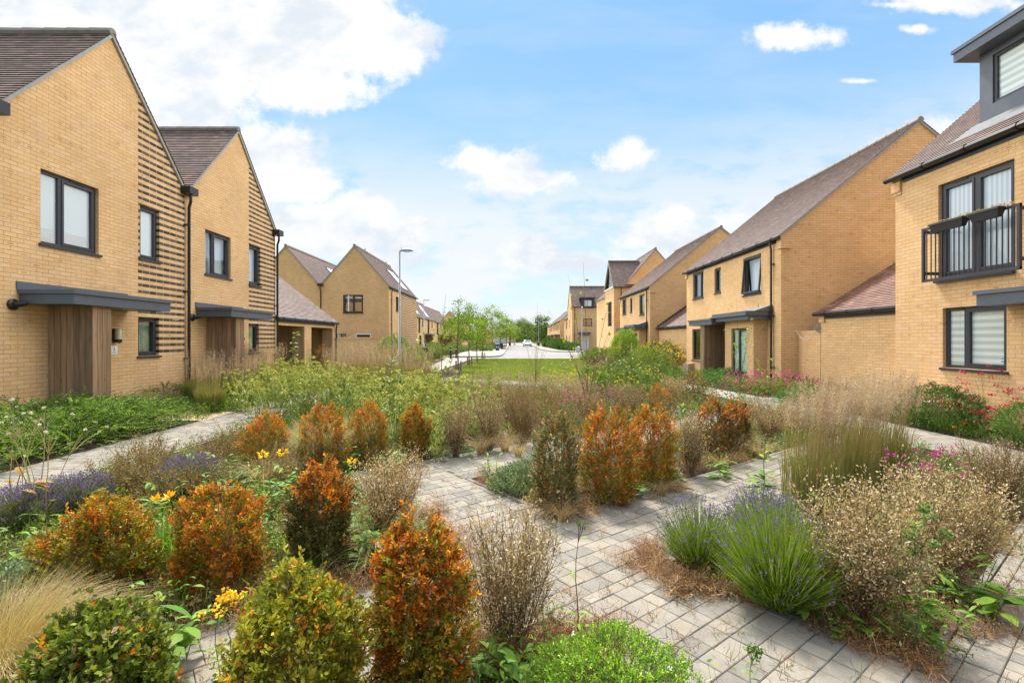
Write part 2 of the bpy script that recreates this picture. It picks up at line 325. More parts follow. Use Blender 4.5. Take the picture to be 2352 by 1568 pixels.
# ------------------------------------------------------------------ objects
COL = sc.collection
def tag(o, label=None, cat=None, group=None, kind=None):
    if label: o['label'] = label
    if cat: o['category'] = cat
    if group: o['group'] = group
    if kind: o['kind'] = kind
    return o
def empty(name, loc, label=None, cat=None, group=None):
    o = bpy.data.objects.new(name, None); COL.objects.link(o); o.location = loc; o.empty_display_size = 0.2
    return tag(o, label, cat, group)
def origin_of(o):
    v = Vector(o.location); p = o.parent
    while p is not None: v += p.location; p = p.parent
    return v
class MB:
    """collects boxes, tubes and polygons in world coordinates; build() links them as one mesh"""
    def __init__(s): s.v = []; s.f = []; s.uv = []; s.c = []; s.cur = (0.5, 0.5, 0.5)
    def poly(s, pts, uvs=None):
        i = len(s.v); s.v += [tuple(p) for p in pts]; s.f.append(tuple(range(i, i+len(pts))))
        s.uv += list(uvs) if uvs else [(p[0]+p[1], p[2]) for p in pts]; s.c += [s.cur]*len(pts)
    def hexa(s, p):   # 8 points: bottom 4, top 4
        for q in ((0, 1, 2, 3), (4, 5, 6, 7), (0, 1, 5, 4), (1, 2, 6, 5), (2, 3, 7, 6), (3, 0, 4, 7)):
            pts = [p[k] for k in q]
            n = (Vector(pts[1])-Vector(pts[0])).cross(Vector(pts[2])-Vector(pts[0]))
            if abs(n.x) >= max(abs(n.y), abs(n.z)): uv = [(a[1], a[2]) for a in pts]
            elif abs(n.y) >= abs(n.z): uv = [(a[0], a[2]) for a in pts]
            else: uv = [(a[0], a[1]) for a in pts]
            s.poly(pts, uv)
    def box(s, x0, x1, y0, y1, z0, z1):
        s.hexa([(x0, y0, z0), (x1, y0, z0), (x1, y1, z0), (x0, y1, z0), (x0, y0, z1), (x1, y0, z1), (x1, y1, z1), (x0, y1, z1)])
    def bar(s, a, b, wd, hd, up=(0, 0, 1)):
        a = Vector(a); b = Vector(b); d = (b-a).normalized(); up = Vector(up)
        if abs(d.dot(up)) > 0.98: up = Vector((1, 0, 0))
        sd_ = d.cross(up).normalized()*wd/2; u2 = sd_.cross(d).normalized()*hd/2
        s.hexa([a-sd_-u2, a+sd_-u2, a+sd_+u2, a-sd_+u2, b-sd_-u2, b+sd_-u2, b+sd_+u2, b-sd_+u2])
    def tube(s, pts, radii, n=8, cap=True):
        pts = [Vector(p) for p in pts]
        if not isinstance(radii, (list, tuple)): radii = [radii]*len(pts)
        rings = []
        for i, p in enumerate(pts):
            d = (pts[min(i+1, len(pts)-1)]-pts[max(i-1, 0)]).normalized()
            up = Vector((0, 0, 1)) if abs(d.z) < 0.9 else Vector((1, 0, 0))
            a = d.cross(up).normalized(); b = d.cross(a).normalized()
            rings.append([p+(a*math.cos(2*math.pi*k/n)+b*math.sin(2*math.pi*k/n))*radii[i] for k in range(n)])
        for i in range(len(rings)-1):
            for k in range(n):
                s.poly([rings[i][k], rings[i][(k+1) % n], rings[i+1][(k+1) % n], rings[i+1][k]])
        if cap: s.poly(rings[0]); s.poly(rings[-1])
    def ball(s, c, r, sq=(1, 1, 1), n=8, m=5):
        c = Vector(c)
        g = [[c+Vector((math.sin(math.pi*j/m)*math.cos(2*math.pi*i/n)*sq[0], math.sin(math.pi*j/m)*math.sin(2*math.pi*i/n)*sq[1], math.cos(math.pi*j/m)*sq[2]))*r for i in range(n)] for j in range(m+1)]
        for j in range(m):
            for i in range(n):
                q = [g[j][i], g[j][(i+1) % n], g[j+1][(i+1) % n], g[j+1][i]]
                s.poly(q if 0 < j < m-1 else ([q[0], q[2], q[3]] if j == 0 else [q[0], q[1], q[2]]))
    def build(s, name, mat, parent=None, smooth=False, loc=None, weld=False):
        me = bpy.data.meshes.new(name)
        o = bpy.data.objects.new(name, me); COL.objects.link(o)
        if parent is not None: o.parent = parent; off = origin_of(parent)
        else:
            off = Vector(loc) if loc else Vector((0, 0, 0)); o.location = off
        me.from_pydata([(x-off.x, y-off.y, z-off.z) for x, y, z in s.v], [], s.f)
        uvl = me.uv_layers.new(name='UVMap'); uvl.data.foreach_set('uv', np.array(s.uv, dtype=np.float32).ravel())
        ca = me.color_attributes.new('Col', 'FLOAT_COLOR', 'POINT')
        ca.data.foreach_set('color', np.hstack([np.array(s.c, dtype=np.float32), np.ones((len(s.c), 1), np.float32)]).ravel())
        me.materials.append(mat)
        if weld or smooth:
            bm = bmesh.new(); bm.from_mesh(me); bmesh.ops.remove_doubles(bm, verts=bm.verts, dist=1e-4)
            bmesh.ops.recalc_face_normals(bm, faces=bm.faces); bm.to_mesh(me); bm.free()
        if smooth:
            me.polygons.foreach_set('use_smooth', [True]*len(me.polygons))
            if hasattr(me, 'set_sharp_from_angle'): me.set_sharp_from_angle(angle=math.radians(45))
        me.update()
        return o
def copy_tree(o, parent=None, loc=None, rotz=None, scale=None, label=None, group=None):
    c = o.copy(); COL.objects.link(c); c.parent = parent
    if loc is not None: c.location = loc
    if rotz is not None: c.rotation_euler = (0, 0, rotz)
    if scale is not None: c.scale = scale if isinstance(scale, (tuple, list)) else (scale,)*3
    if label: c['label'] = label
    if group: c['group'] = group
    for ch in list(o.children): copy_tree(ch, c)
    return c
def G(px, py, z=0.0):
    Yd = (EYE-z)*F/(py-HY); return Vector(((px-CX)*Yd/F, Yd, z))
def H(px, py, Yd):
    return ((px-CX)*Yd/F, EYE+(HY-py)*Yd/F)      # x and z of a pixel at a distance
def WY(px, Xp): return Xp*F/(px-CX)              # distance of a pixel on a wall of constant X

class Pl:
    """a wall plane: O + u*U + z*Z + d*N, d outward"""
    def __init__(s, O, U, N): s.O = Vector(O); s.U = Vector(U); s.N = Vector(N)
    def p(s, u, z, d=0.0): return s.O + s.U*u + s.N*d + Vector((0, 0, z))
    def box(s, mb, u0, u1, z0, z1, d0, d1):
        mb.hexa([s.p(u0, z0, d0), s.p(u1, z0, d0), s.p(u1, z0, d1), s.p(u0, z0, d1), s.p(u0, z1, d0), s.p(u1, z1, d0), s.p(u1, z1, d1), s.p(u0, z1, d1)])
def plane_of(side, X0, X1, Y0, Y1):
    return {'E': Pl((X1, 0, 0), (0, 1, 0), (1, 0, 0)), 'W': Pl((X0, 0, 0), (0, 1, 0), (-1, 0, 0)),
            'S': Pl((0, Y0, 0), (1, 0, 0), (0, -1, 0)), 'N': Pl((0, Y1, 0), (1, 0, 0), (0, 1, 0))}[side]
def wall_face(mb, pl, outline, holes, reveal=0.10):
    polys = [[Vector((u, z, 0)) for u, z in outline]]
    for (u0, u1, z0, z1) in holes: polys.append([Vector((u0, z0, 0)), Vector((u1, z0, 0)), Vector((u1, z1, 0)), Vector((u0, z1, 0))])
    flat = [p for q in polys for p in q]
    for tri in geometry.tessellate_polygon(polys):
        mb.poly([pl.p(flat[i].x, flat[i].y) for i in tri], [(flat[i].x, flat[i].y) for i in tri])
    for (u0, u1, z0, z1) in holes:
        for (a, b) in (((u0, z0), (u0, z1)), ((u0, z1), (u1, z1)), ((u1, z1), (u1, z0)), ((u1, z0), (u0, z0))):
            q = [pl.p(*a), pl.p(*b), pl.p(b[0], b[1], -reveal), pl.p(a[0], a[1], -reveal)]
            if a[0] == b[0]: uv = [(a[0], a[1]), (b[0], b[1]), (b[0]+reveal, b[1]), (a[0]+reveal, a[1])]
            else: uv = [(a[0], a[1]), (b[0], b[1]), (b[0], b[1]+reveal), (a[0], a[1]+reveal)]
            mb.poly(q, uv)
def roof_slope(mb, e0, e1, r0, r1, gauge=0.1, step=0.02):
    e0, e1, r0, r1 = map(Vector, (e0, e1, r0, r1))
    L = (r0-e0).length; n = max(2, int(round(L/gauge))); nr = (e1-e0).cross(r0-e0).normalized()
    if nr.z < 0: nr = -nr
    W0 = (e1-e0).length
    for i in range(n):
        a, b = i/n, (i+1)/n
        p0 = e0.lerp(r0, a)+nr*step; p1 = e1.lerp(r1, a)+nr*step; q1 = e1.lerp(r1, b)+nr*step*0.15; q0 = e0.lerp(r0, b)+nr*step*0.15
        va, vb = i*0.1+0.02, i*0.1+0.09
        mb.poly([p0, p1, q1, q0], [(0, va), (W0, va), (W0, vb), (0, vb)])
        c0 = e0.lerp(r0, a); c1 = e1.lerp(r1, a)
        mb.poly([c0, c1, p1, p0], [(0, va), (W0, va), (W0, va), (0, va)])
def window(parent, pl, u0, u1, z0, z1, mull=(), blind=None, recess=0.07, sill=True, fw=0.055, glass='glass', cross=(), sash=()):
    mb = MB(); d0, d1 = -recess-0.06, -recess
    pl.box(mb, u0, u1, z0, z0+fw, d0, d1); pl.box(mb, u0, u1, z1-fw, z1, d0, d1)
    pl.box(mb, u0, u0+fw, z0+fw, z1-fw, d0, d1); pl.box(mb, u1-fw, u1, z0+fw, z1-fw, d0, d1)
    bounds = [u0+fw] + list(mull) + [u1-fw]
    for u in mull: pl.box(mb, u-fw*0.6, u+fw*0.6, z0+fw, z1-fw, d0, d1)
    for zc in cross: pl.box(mb, u0+fw, u1-fw, zc-0.03, zc+0.03, d0+0.002, d1-0.002)
    for k in sash:      # opening sash: a second, prouder frame
        a, b = bounds[k], bounds[k+1]
        if k > 0: a += fw*0.6
        if k < len(bounds)-2: b -= fw*0.6
        s = 0.045
        pl.box(mb, a, b, z0+fw, z0+fw+s, d0, d1+0.012); pl.box(mb, a, b, z1-fw-s, z1-fw, d0, d1+0.012)
        pl.box(mb, a, a+s, z0+fw+s, z1-fw-s, d0, d1+0.012); pl.box(mb, b-s, b, z0+fw+s, z1-fw-s, d0, d1+0.012)
    if u1-u0 > 0.5:
        uc = (bounds[-2]+bounds[-1])/2; pl.box(mb, uc-0.16, uc+0.16, z1-0.04, z1-0.02, d1, d1+0.02)
    win = mb.build('window', M['frame'], parent)
    g = MB(); dm = (d0+d1)/2-0.01
    g.poly([pl.p(u0+fw, z0+fw, dm), pl.p(u1-fw, z0+fw, dm), pl.p(u1-fw, z1-fw, dm), pl.p(u0+fw, z1-fw, dm)])
    g.build('pane', M[glass], win)
    if blind:
        g = MB(); db = (d0+d1)/2-0.016; zt = z1; zb = z0
        if isinstance(blind, tuple): blind, frac = blind; zb = z1-(z1-z0)*frac
        g.poly([pl.p(u0-0.02, zb, db), pl.p(u1+0.02, zb, db), pl.p(u1+0.02, zt+0.02, db), pl.p(u0-0.02, zt+0.02, db)], [(u0, zb), (u1, zb), (u1, zt), (u0, zt)])
        g.build('curtain' if blind == 'curtain' else 'blind', M[blind], win)
    if sill:
        g = MB(); pl.box(g, u0-0.04, u1+0.04, z0-0.045, z0-0.003, -recess-0.03, 0.045); g.build('sill', M['frame'], win)
    return win
def rake(mb, a, b, out, wd=0.05, th=0.09):
    a, b = Vector(a), Vector(b); o = Vector(out)*wd
    dn = Vector((0, 0, -th))
    mb.hexa([a+dn, a+dn+o, a+o, a, b+dn, b+dn+o, b+o, b])
def house(name, label, X0, X1, Y0, Y1, axis, eave, ridge, holes, cat='house', group=None, wall='brick', tile='tile', gauge=0.1,
          rpos=None, over=0.0, verge=True, sides='EWSN', gutter=True, eoff=0.10, vergeover=0.07):
    root = empty(name, ((X0+X1)/2, (Y0+Y1)/2, 0), label, cat, group)
    mb = MB()
    rc = rpos if rpos is not None else ((Y0+Y1)/2 if axis == 'x' else (X0+X1)/2)
    for s in sides:
        pl = plane_of(s, X0, X1, Y0, Y1)
        a, b = (Y0, Y1) if s in 'EW' else (X0, X1)
        gable = (s in 'EW' and axis == 'x') or (s in 'SN' and axis == 'y')
        out = [(a, 0), (b, 0), (b, eave)] + ([(rc, ridge)] if gable else []) + [(a, eave)]
        wall_face(mb, pl, out, holes.get(s, []))
    wl = mb.build('wall', M[wall], root)
    # roof
    rf = MB(); vgs = []; o = vergeover if verge else 0.0
    if axis == 'x':
        s0 = (ridge-eave)/(rc-Y0); s1 = (ridge-eave)/(Y1-rc); e = over
        roof_slope(rf, (X0-o, Y0-e, eave-e*s0+0.02), (X1+o, Y0-e, eave-e*s0+0.02), (X0-o, rc, ridge+0.02), (X1+o, rc, ridge+0.02), gauge)
        roof_slope(rf, (X0-o, Y1+e, eave-e*s1+0.02), (X1+o, Y1+e, eave-e*s1+0.02), (X0-o, rc, ridge+0.02), (X1+o, rc, ridge+0.02), gauge)
        for xs, oo in ((X1, (1, 0, 0)), (X0, (-1, 0, 0))):
            vg = MB(); vgs.append(vg); rake(vg, (xs, Y0-e, eave-e*s0+0.02), (xs, rc, ridge+0.02), oo); rake(vg, (xs, Y1+e, eave-e*s1+0.02), (xs, rc, ridge+0.02), oo)
        A, B = (X0-o, rc, ridge+0.03), (X1+o, rc, ridge+0.03)
    else:
        s0 = (ridge-eave)/(rc-X0); s1 = (ridge-eave)/(X1-rc); e = over
        roof_slope(rf, (X0-e, Y0-o, eave-e*s0+0.02), (X0-e, Y1+o, eave-e*s0+0.02), (rc, Y0-o, ridge+0.02), (rc, Y1+o, ridge+0.02), gauge)
        roof_slope(rf, (X1+e, Y0-o, eave-e*s1+0.02), (X1+e, Y1+o, eave-e*s1+0.02), (rc, Y0-o, ridge+0.02), (rc, Y1+o, ridge+0.02), gauge)
        for ys, oo in ((Y0, (0, -1, 0)), (Y1, (0, 1, 0))):
            vg = MB(); vgs.append(vg); rake(vg, (X0-e, ys, eave-e*s0+0.02), (rc, ys, ridge+0.02), oo); rake(vg, (X1+e, ys, eave-e*s1+0.02), (rc, ys, ridge+0.02), oo)
        A, B = (rc, Y0-o, ridge+0.03), (rc, Y1+o, ridge+0.03)
    roof = rf.build('roof', M[tile], root)
    if verge:
        for vg in vgs: vg.build('verge', M['verge'], roof)
    rt = MB(); A, B = Vector(A), Vector(B); n = max(2, int((B-A).length/0.45))
    for i in range(n):
        p, q = A.lerp(B, i/n), A.lerp(B, (i+0.97)/n); rt.tube([p, q], [0.10, 0.092], 8)
    rt.build('ridge_tiles', M['ridge'], roof, smooth=False)
    if gutter and axis == 'y':
        for (xe, sgn, do) in ((X0, -1, 'W' in gutter if isinstance(gutter, str) else True), (X1, 1, 'E' in gutter if isinstance(gutter, str) else True)):
            if not do: continue
            g = MB(); s_ = s0 if sgn < 0 else s1
            xx = xe+sgn*(over+0.04); zz = eave-over*s_-0.035
            g.tube([(xx, Y0-0.12, zz), (xx, Y1+0.12, zz)], 0.06, 8)
            yy = Y0+0.3
            while yy < Y1: g.tube([(xx, yy, zz), (xx, yy+0.05, zz)], 0.072, 8); yy += 0.95
            gt = g.build('gutter', M['black'], root)
            g = MB(); g.box(min(xe+sgn*0.003, xe+sgn*0.03), max(xe+sgn*0.003, xe+sgn*0.03), Y0+0.22, Y1-0.22, eave-0.24, eave-0.03)
            g.build('fascia', M['frame'], gt)
    return root
def downpipe(parent, pl, u, ztop, zbot=0.0, r=0.036, hopper=False, offset=0.12, brk=True):
    g = MB(); d = 0.085
    if hopper:
        pl.box(g, u-0.17, u+0.17, ztop-0.02, ztop+0.16, 0.0, 0.24)
        g.tube([pl.p(u, ztop-0.02, 0.15), pl.p(u, ztop-0.2, 0.15), pl.p(u+0.03, ztop-0.34, d), pl.p(u+0.03, zbot, d)], r)
        uu = u+0.03
    else:
        g.tube([pl.p(u, ztop, offset), pl.p(u, ztop-0.12, offset), pl.p(u, ztop-0.30, d), pl.p(u, zbot, d)], r); uu = u
    if brk:
        z = ztop-0.8
        while z > 0.5: pl.box(g, uu-0.09, uu+0.02, z, z+0.03, 0, d); g.tube([pl.p(uu, z-0.03, d), pl.p(uu, z+0.05, d)], r*1.18); z -= 1.7
    return g.build('downpipe', M['black'], parent, smooth=True)
def boards(parent, name, p0, p1, z0, z1, bw=0.105, th=0.03, rnd=None):
    """vertical board cladding from plan point p0 to p1 (solid screen)"""
    rnd = rnd or random.Random(3); mb = MB(); p0, p1 = Vector((*p0, 0)), Vector((*p1, 0)); L = (p1-p0).length; d = (p1-p0)/L
    n = max(1, int(round(L/bw))); nn = Vector((-d.y, d.x, 0))
    for i in range(n):
        a = p0+d*(L*i/n+0.004); b = p0+d*(L*(i+1)/n-0.004); t = th/2+rnd.uniform(0, 0.006)
        mb.cur = (rnd.random(), rnd.random(), 0)
        mb.hexa([a-nn*t+Vector((0, 0, z0)), b-nn*t+Vector((0, 0, z0)), b+nn*t+Vector((0, 0, z0)), a+nn*t+Vector((0, 0, z0)),
                 a-nn*t+Vector((0, 0, z1)), b-nn*t+Vector((0, 0, z1)), b+nn*t+Vector((0, 0, z1)), a+nn*t+Vector((0, 0, z1))])
    mb.cur = (0.1, 0.1, 0); t = th*0.3
    mb.hexa([p0-nn*t+Vector((0, 0, z0)), p1-nn*t+Vector((0, 0, z0)), p1+nn*t+Vector((0, 0, z0)), p0+nn*t+Vector((0, 0, z0)),
             p0-nn*t+Vector((0, 0, z1-.01)), p1-nn*t+Vector((0, 0, z1-.01)), p1+nn*t+Vector((0, 0, z1-.01)), p0+nn*t+Vector((0, 0, z1-.01))])
    return mb.build(name, M['wood'], parent)
def canopy(parent, pl, u0, u1, zb, zt, depth, flash=True, lip=0.035):
    g = MB(); pl.box(g, u0, u1, zb, zt-0.07, 0.002, depth)
    pl.box(g, u0-lip, u1+lip, zt-0.067, zt, 0.003, depth+lip)
    c = g.build('canopy', M['grey'], parent)
    if flash:
        g = MB(); pl.box(g, u0-lip-0.02, u1+lip-0.05, zt+0.002, zt+0.14, 0.001, 0.02); g.build('flashing', M['grey'], c)
    return c
# ================================================================== ground, paths, road
def sheet(name, pts, z, mat, kind='structure', label=None):
    mb = MB(); polys = [[Vector((x, y, 0)) for x, y in pts]]
    for tri in geometry.tessellate_polygon(polys): mb.poly([(pts[i][0], pts[i][1], z) for i in tri])
    return tag(mb.build(name, mat), label, None, None, kind)
sheet('ground', [(-600, -80), (600, -80), (600, 1200), (-600, 1200)], -0.03, M['field'])
sheet('planting_bed', [(-8.34, -6), (9.2, -6), (9.2, 40.6), (-8.34, 40.6)], -0.012, M['soil'])
# lawn and far surfaces
lawn_pts = [(-2.2, 20.4), (1.2, 18.3), (4.5, 18.8), (5.6, 24), (6.0, 40.4), (-3.2, 40.4), (-3.0, 30)]
sheet('lawn', lawn_pts, 0.0, M['lawn'])
sheet('crossing_pavement', [(-5.6, 40.6), (15, 40.6), (15, 46.5), (-1.0, 46.5), (-1.7, 43.6), (-5.6, 43.2)], 0.003, M['flag'])
sheet('road', [(-1.7, 43.0), (15, 46.6), (15, 60.2), (7.5, 60.4), (4.9, 64), (4.2, 74), (4.75, 107), (6.4, 210), (-0.2, 210), (-0.7, 107), (-0.85, 52), (-1.05, 47)], 0.007, M['road'])
sheet('left_pavement', [(-5.6, 43.3), (-1.75, 43.7), (-1.1, 47), (-0.95, 52), (-0.8, 107), (-0.3, 210), (-1.6, 210), (-2.2, 90), (-2.2, 78), (-5.6, 76)], 0.11, M['flag'])
sheet('right_pavement', [(7.6, 60.5), (15, 60.3), (15, 62.5), (8.2, 63), (6.6, 68), (6.4, 107), (8.0, 210), (6.5, 210), (4.9, 107), (4.35, 74), (5.05, 64.2)], 0.11, M['flag'])
k = MB()
for pts in ([(-5.6, 43.25), (-1.75, 43.6), (-1.2, 45), (-1.05, 47), (-0.9, 52), (-0.75, 107), (-0.25, 210)], [(15, 60.25), (7.5, 60.45), (5.6, 62), (5.0, 64), (4.3, 74), (4.83, 107), (6.45, 210)]):
    for a, b in zip(pts[:-1], pts[1:]): k.bar((*a, 0.06), (*b, 0.06), 0.14, 0.13)
tag(k.build('kerb', M['kerb']), None, None, None, 'structure')
# pale path beside and before the lawn
sheet('garden_path', [(-6.1, -4), (-4.85, -4), (-4.75, 10), (-4.6, 16), (-3.9, 22), (-3.6, 30), (-3.3, 40.5), (-5.4, 40.5), (-5.0, 32), (-5.2, 24), (-6.0, 17), (-6.1, 10)], 0.0, M['flag'])
sheet('lawn_edge_path', [(-3.9, 20.9), (-2.3, 20.3), (1.3, 18.1), (4.6, 18.6), (6.1, 18.0), (6.1, 16.8), (4.4, 17.2), (1.2, 16.6), (-2.6, 18.9), (-4.5, 19.4)], 0.004, M['flag'])
sheet('right_garden_path', [(6.05, -4), (7.3, -4), (7.25, 10), (7.0, 13), (6.3, 18), (5.3, 18), (5.75, 14), (6.05, 10)], 0.0, M['flag'])
sheet('entrance_path', [(-8.3, 9.8), (-6.05, 9.7), (-6.05, 10.9), (-8.3, 11.0)], 0.004, M['buff'])
# near block paving, every block modelled
UA = Vector((0.793, 0.609, 0)); VA = Vector((-0.609, 0.793, 0))
def uv2w(u, v, z=0.0): return UA*u + VA*v + Vector((0, 0, z))
def w2uv(x, y): return (x*0.793+y*0.609, -x*0.609+y*0.793)
def in_paved(x, y):
    u, v = w2uv(x, y)
    if -4.8 > x > -6.1 or 6.05 < x < 7.3: return y > -4
    if not (-4.8 < x < 6.1): return False
    if 1.95 < u < 3.0 and -3 < v < 5.85: return True
    if 2.15 < v < 3.2: return True
    if 4.8 < v < 5.8 and u > 1.95: return True
    if v < 0.66 and v > -0.5 and u > 3.0: return True
    if -3.0 < v < 2.15 and u < -3.2: return False
    return False
def pavers(name, regions, rot=True):
    rnd = random.Random(5); mb = MB()
    tones = [(0.228, 0.204, 0.168), (0.215, 0.195, 0.162), (0.197, 0.180, 0.152), (0.242, 0.213, 0.170), (0.222, 0.20, 0.165), (0.172, 0.160, 0.138)]
    for (u0, u1, v0, v1, skip) in regions:
        v = v0; j = 0
        while v < v1-0.03:
            h = min(0.135, v1-v); u = u0-rnd.uniform(0, 0.15)
            while u < u1:
                L = rnd.choice((0.10, 0.135, 0.135, 0.17, 0.2)); a, b = max(u, u0), min(u+L, u1); u += L
                if b-a < 0.04: continue
                cu, cv = (a+b)/2, v+h/2
                if rot: c = uv2w(cu, cv); pt = lambda uu, vv, z: uv2w(uu, vv, z)
                else: c = Vector((cu, cv, 0)); pt = lambda uu, vv, z: Vector((uu, vv, z))
                if skip(c, cu, cv): continue
                g = 0.0018; z = 0.012+rnd.uniform(-0.0022, 0.0022); bv = 0.004
                tl = [rnd.uniform(-0.0015, 0.0015) for _ in range(4)]
                t = rnd.choice(tones); k_ = rnd.uniform(0.93, 1.07); mb.cur = tuple(q*k_ for q in t)
                A = [pt(a+g, v+g, -0.01), pt(b-g, v+g, -0.01), pt(b-g, v+h-g, -0.01), pt(a+g, v+h-g, -0.01)]
                Bm = [pt(a+g, v+g, z-bv), pt(b-g, v+g, z-bv), pt(b-g, v+h-g, z-bv), pt(a+g, v+h-g, z-bv)]
                T = [pt(a+g+bv, v+g+bv, z+tl[0]), pt(b-g-bv, v+g+bv, z+tl[1]), pt(b-g-bv, v+h-g-bv, z+tl[2]), pt(a+g+bv, v+h-g-bv, z+tl[3])]
                mb.poly(T)
                for i in range(4):
                    n = (i+1) % 4; mb.poly([Bm[i], Bm[n], T[n], T[i]]); mb.poly([A[i], A[n], Bm[n], Bm[i]])
            v += 0.135; j += 1
    o = mb.build(name, M['pave']); return tag(o, None, None, None, 'structure')
inx = lambda c, cu, cv: not (-4.78 < c.x < 6.03)
pavers('paving', [(-9.5, 10.5, 2.15, 3.2, inx), (1.95, 3.0, -3.2, 2.15, inx), (1.95, 3.0, 3.2, 5.8, inx), (3.0, 10.5, 4.8, 5.8, inx), (3.0, 9.5, -0.5, 0.66, inx)])
pavers('side_paving', [(-6.08, -4.82, -3, 15, lambda c, a, b: False), (6.07, 7.22, -3, 13.5, lambda c, a, b: False)], rot=False)
js = MB()
for (u0, u1, v0, v1) in ((-9.5, 10.5, 2.15, 3.2), (1.95, 3.0, -3.2, 2.15), (1.95, 3.0, 3.2, 5.8), (3.0, 10.5, 4.8, 5.8), (3.0, 9.5, -0.5, 0.66)):
    n = 24
    for i in range(n):
        a, b = u0+(u1-u0)*i/n, u0+(u1-u0)*(i+1)/n; c = uv2w((a+b)/2, (v0+v1)/2)
        if -5.2 < c.x < 6.4: js.poly([uv2w(a, v0, 0.0035), uv2w(b, v0, 0.0035), uv2w(b, v1, 0.0035), uv2w(a, v1, 0.0035)])
for (x0, x1, y0, y1) in ((-6.09, -4.81, -3, 15), (6.06, 7.24, -3, 13.5)): js.poly([(x0, y0, 0.0025), (x1, y0, 0.0025), (x1, y1, 0.0025), (x0, y1, 0.0025)])
tag(js.build('joint_sand', M['joint']), None, None, None, 'structure')
ed = MB()
def edging(a, b):
    a, b = uv2w(*a), uv2w(*b); L = (b-a).length; n = max(1, int(L/0.9)); rnd = random.Random(int(L*100))
    for i in range(n):
        p, q = a.lerp(b, i/n+0.002), a.lerp(b, (i+1)/n-0.002); t = rnd.uniform(0.85, 1.1); ed.cur = (0.20*t, 0.19*t, 0.165*t)
        p.z = q.z = 0.0; ed.bar(p, q, 0.045, 0.032)
for e in (((3.03, 3.22), (3.03, 4.78)), ((3.05, 3.22), (8.6, 3.22)), ((3.05, 4.78), (8.0, 4.78)), ((3.03, 0.68), (3.03, 2.13)), ((3.05, 2.13), (8.0, 2.13)), ((3.05, 0.69), (6.5, 0.69)),
          ((1.93, -2), (1.93, 2.13)), ((1.9, 2.13), (-5.0, 2.13)), ((1.93, 3.22), (1.93, 5.82)), ((1.9, 3.22), (-4.0, 3.22)), ((1.95, 5.82), (8.0, 5.82))): edging(*e)
tag(ed.build('edging_kerb', M['pave']), None, None, None, 'structure')

# ================================================================== houses on the left
LX = -8.34
def porch(root, pl, u0, u1, side_u, wide, zt, zb, depth, side, rnd):
    """timber screen standing out from the wall at side_u, with a return along the front"""
    pass
PE = plane_of('E', 0, LX, 0, 0)
def ly(px): return WY(px, LX)
def lz(px, py): return EYE+(HY-py)*ly(px)/F
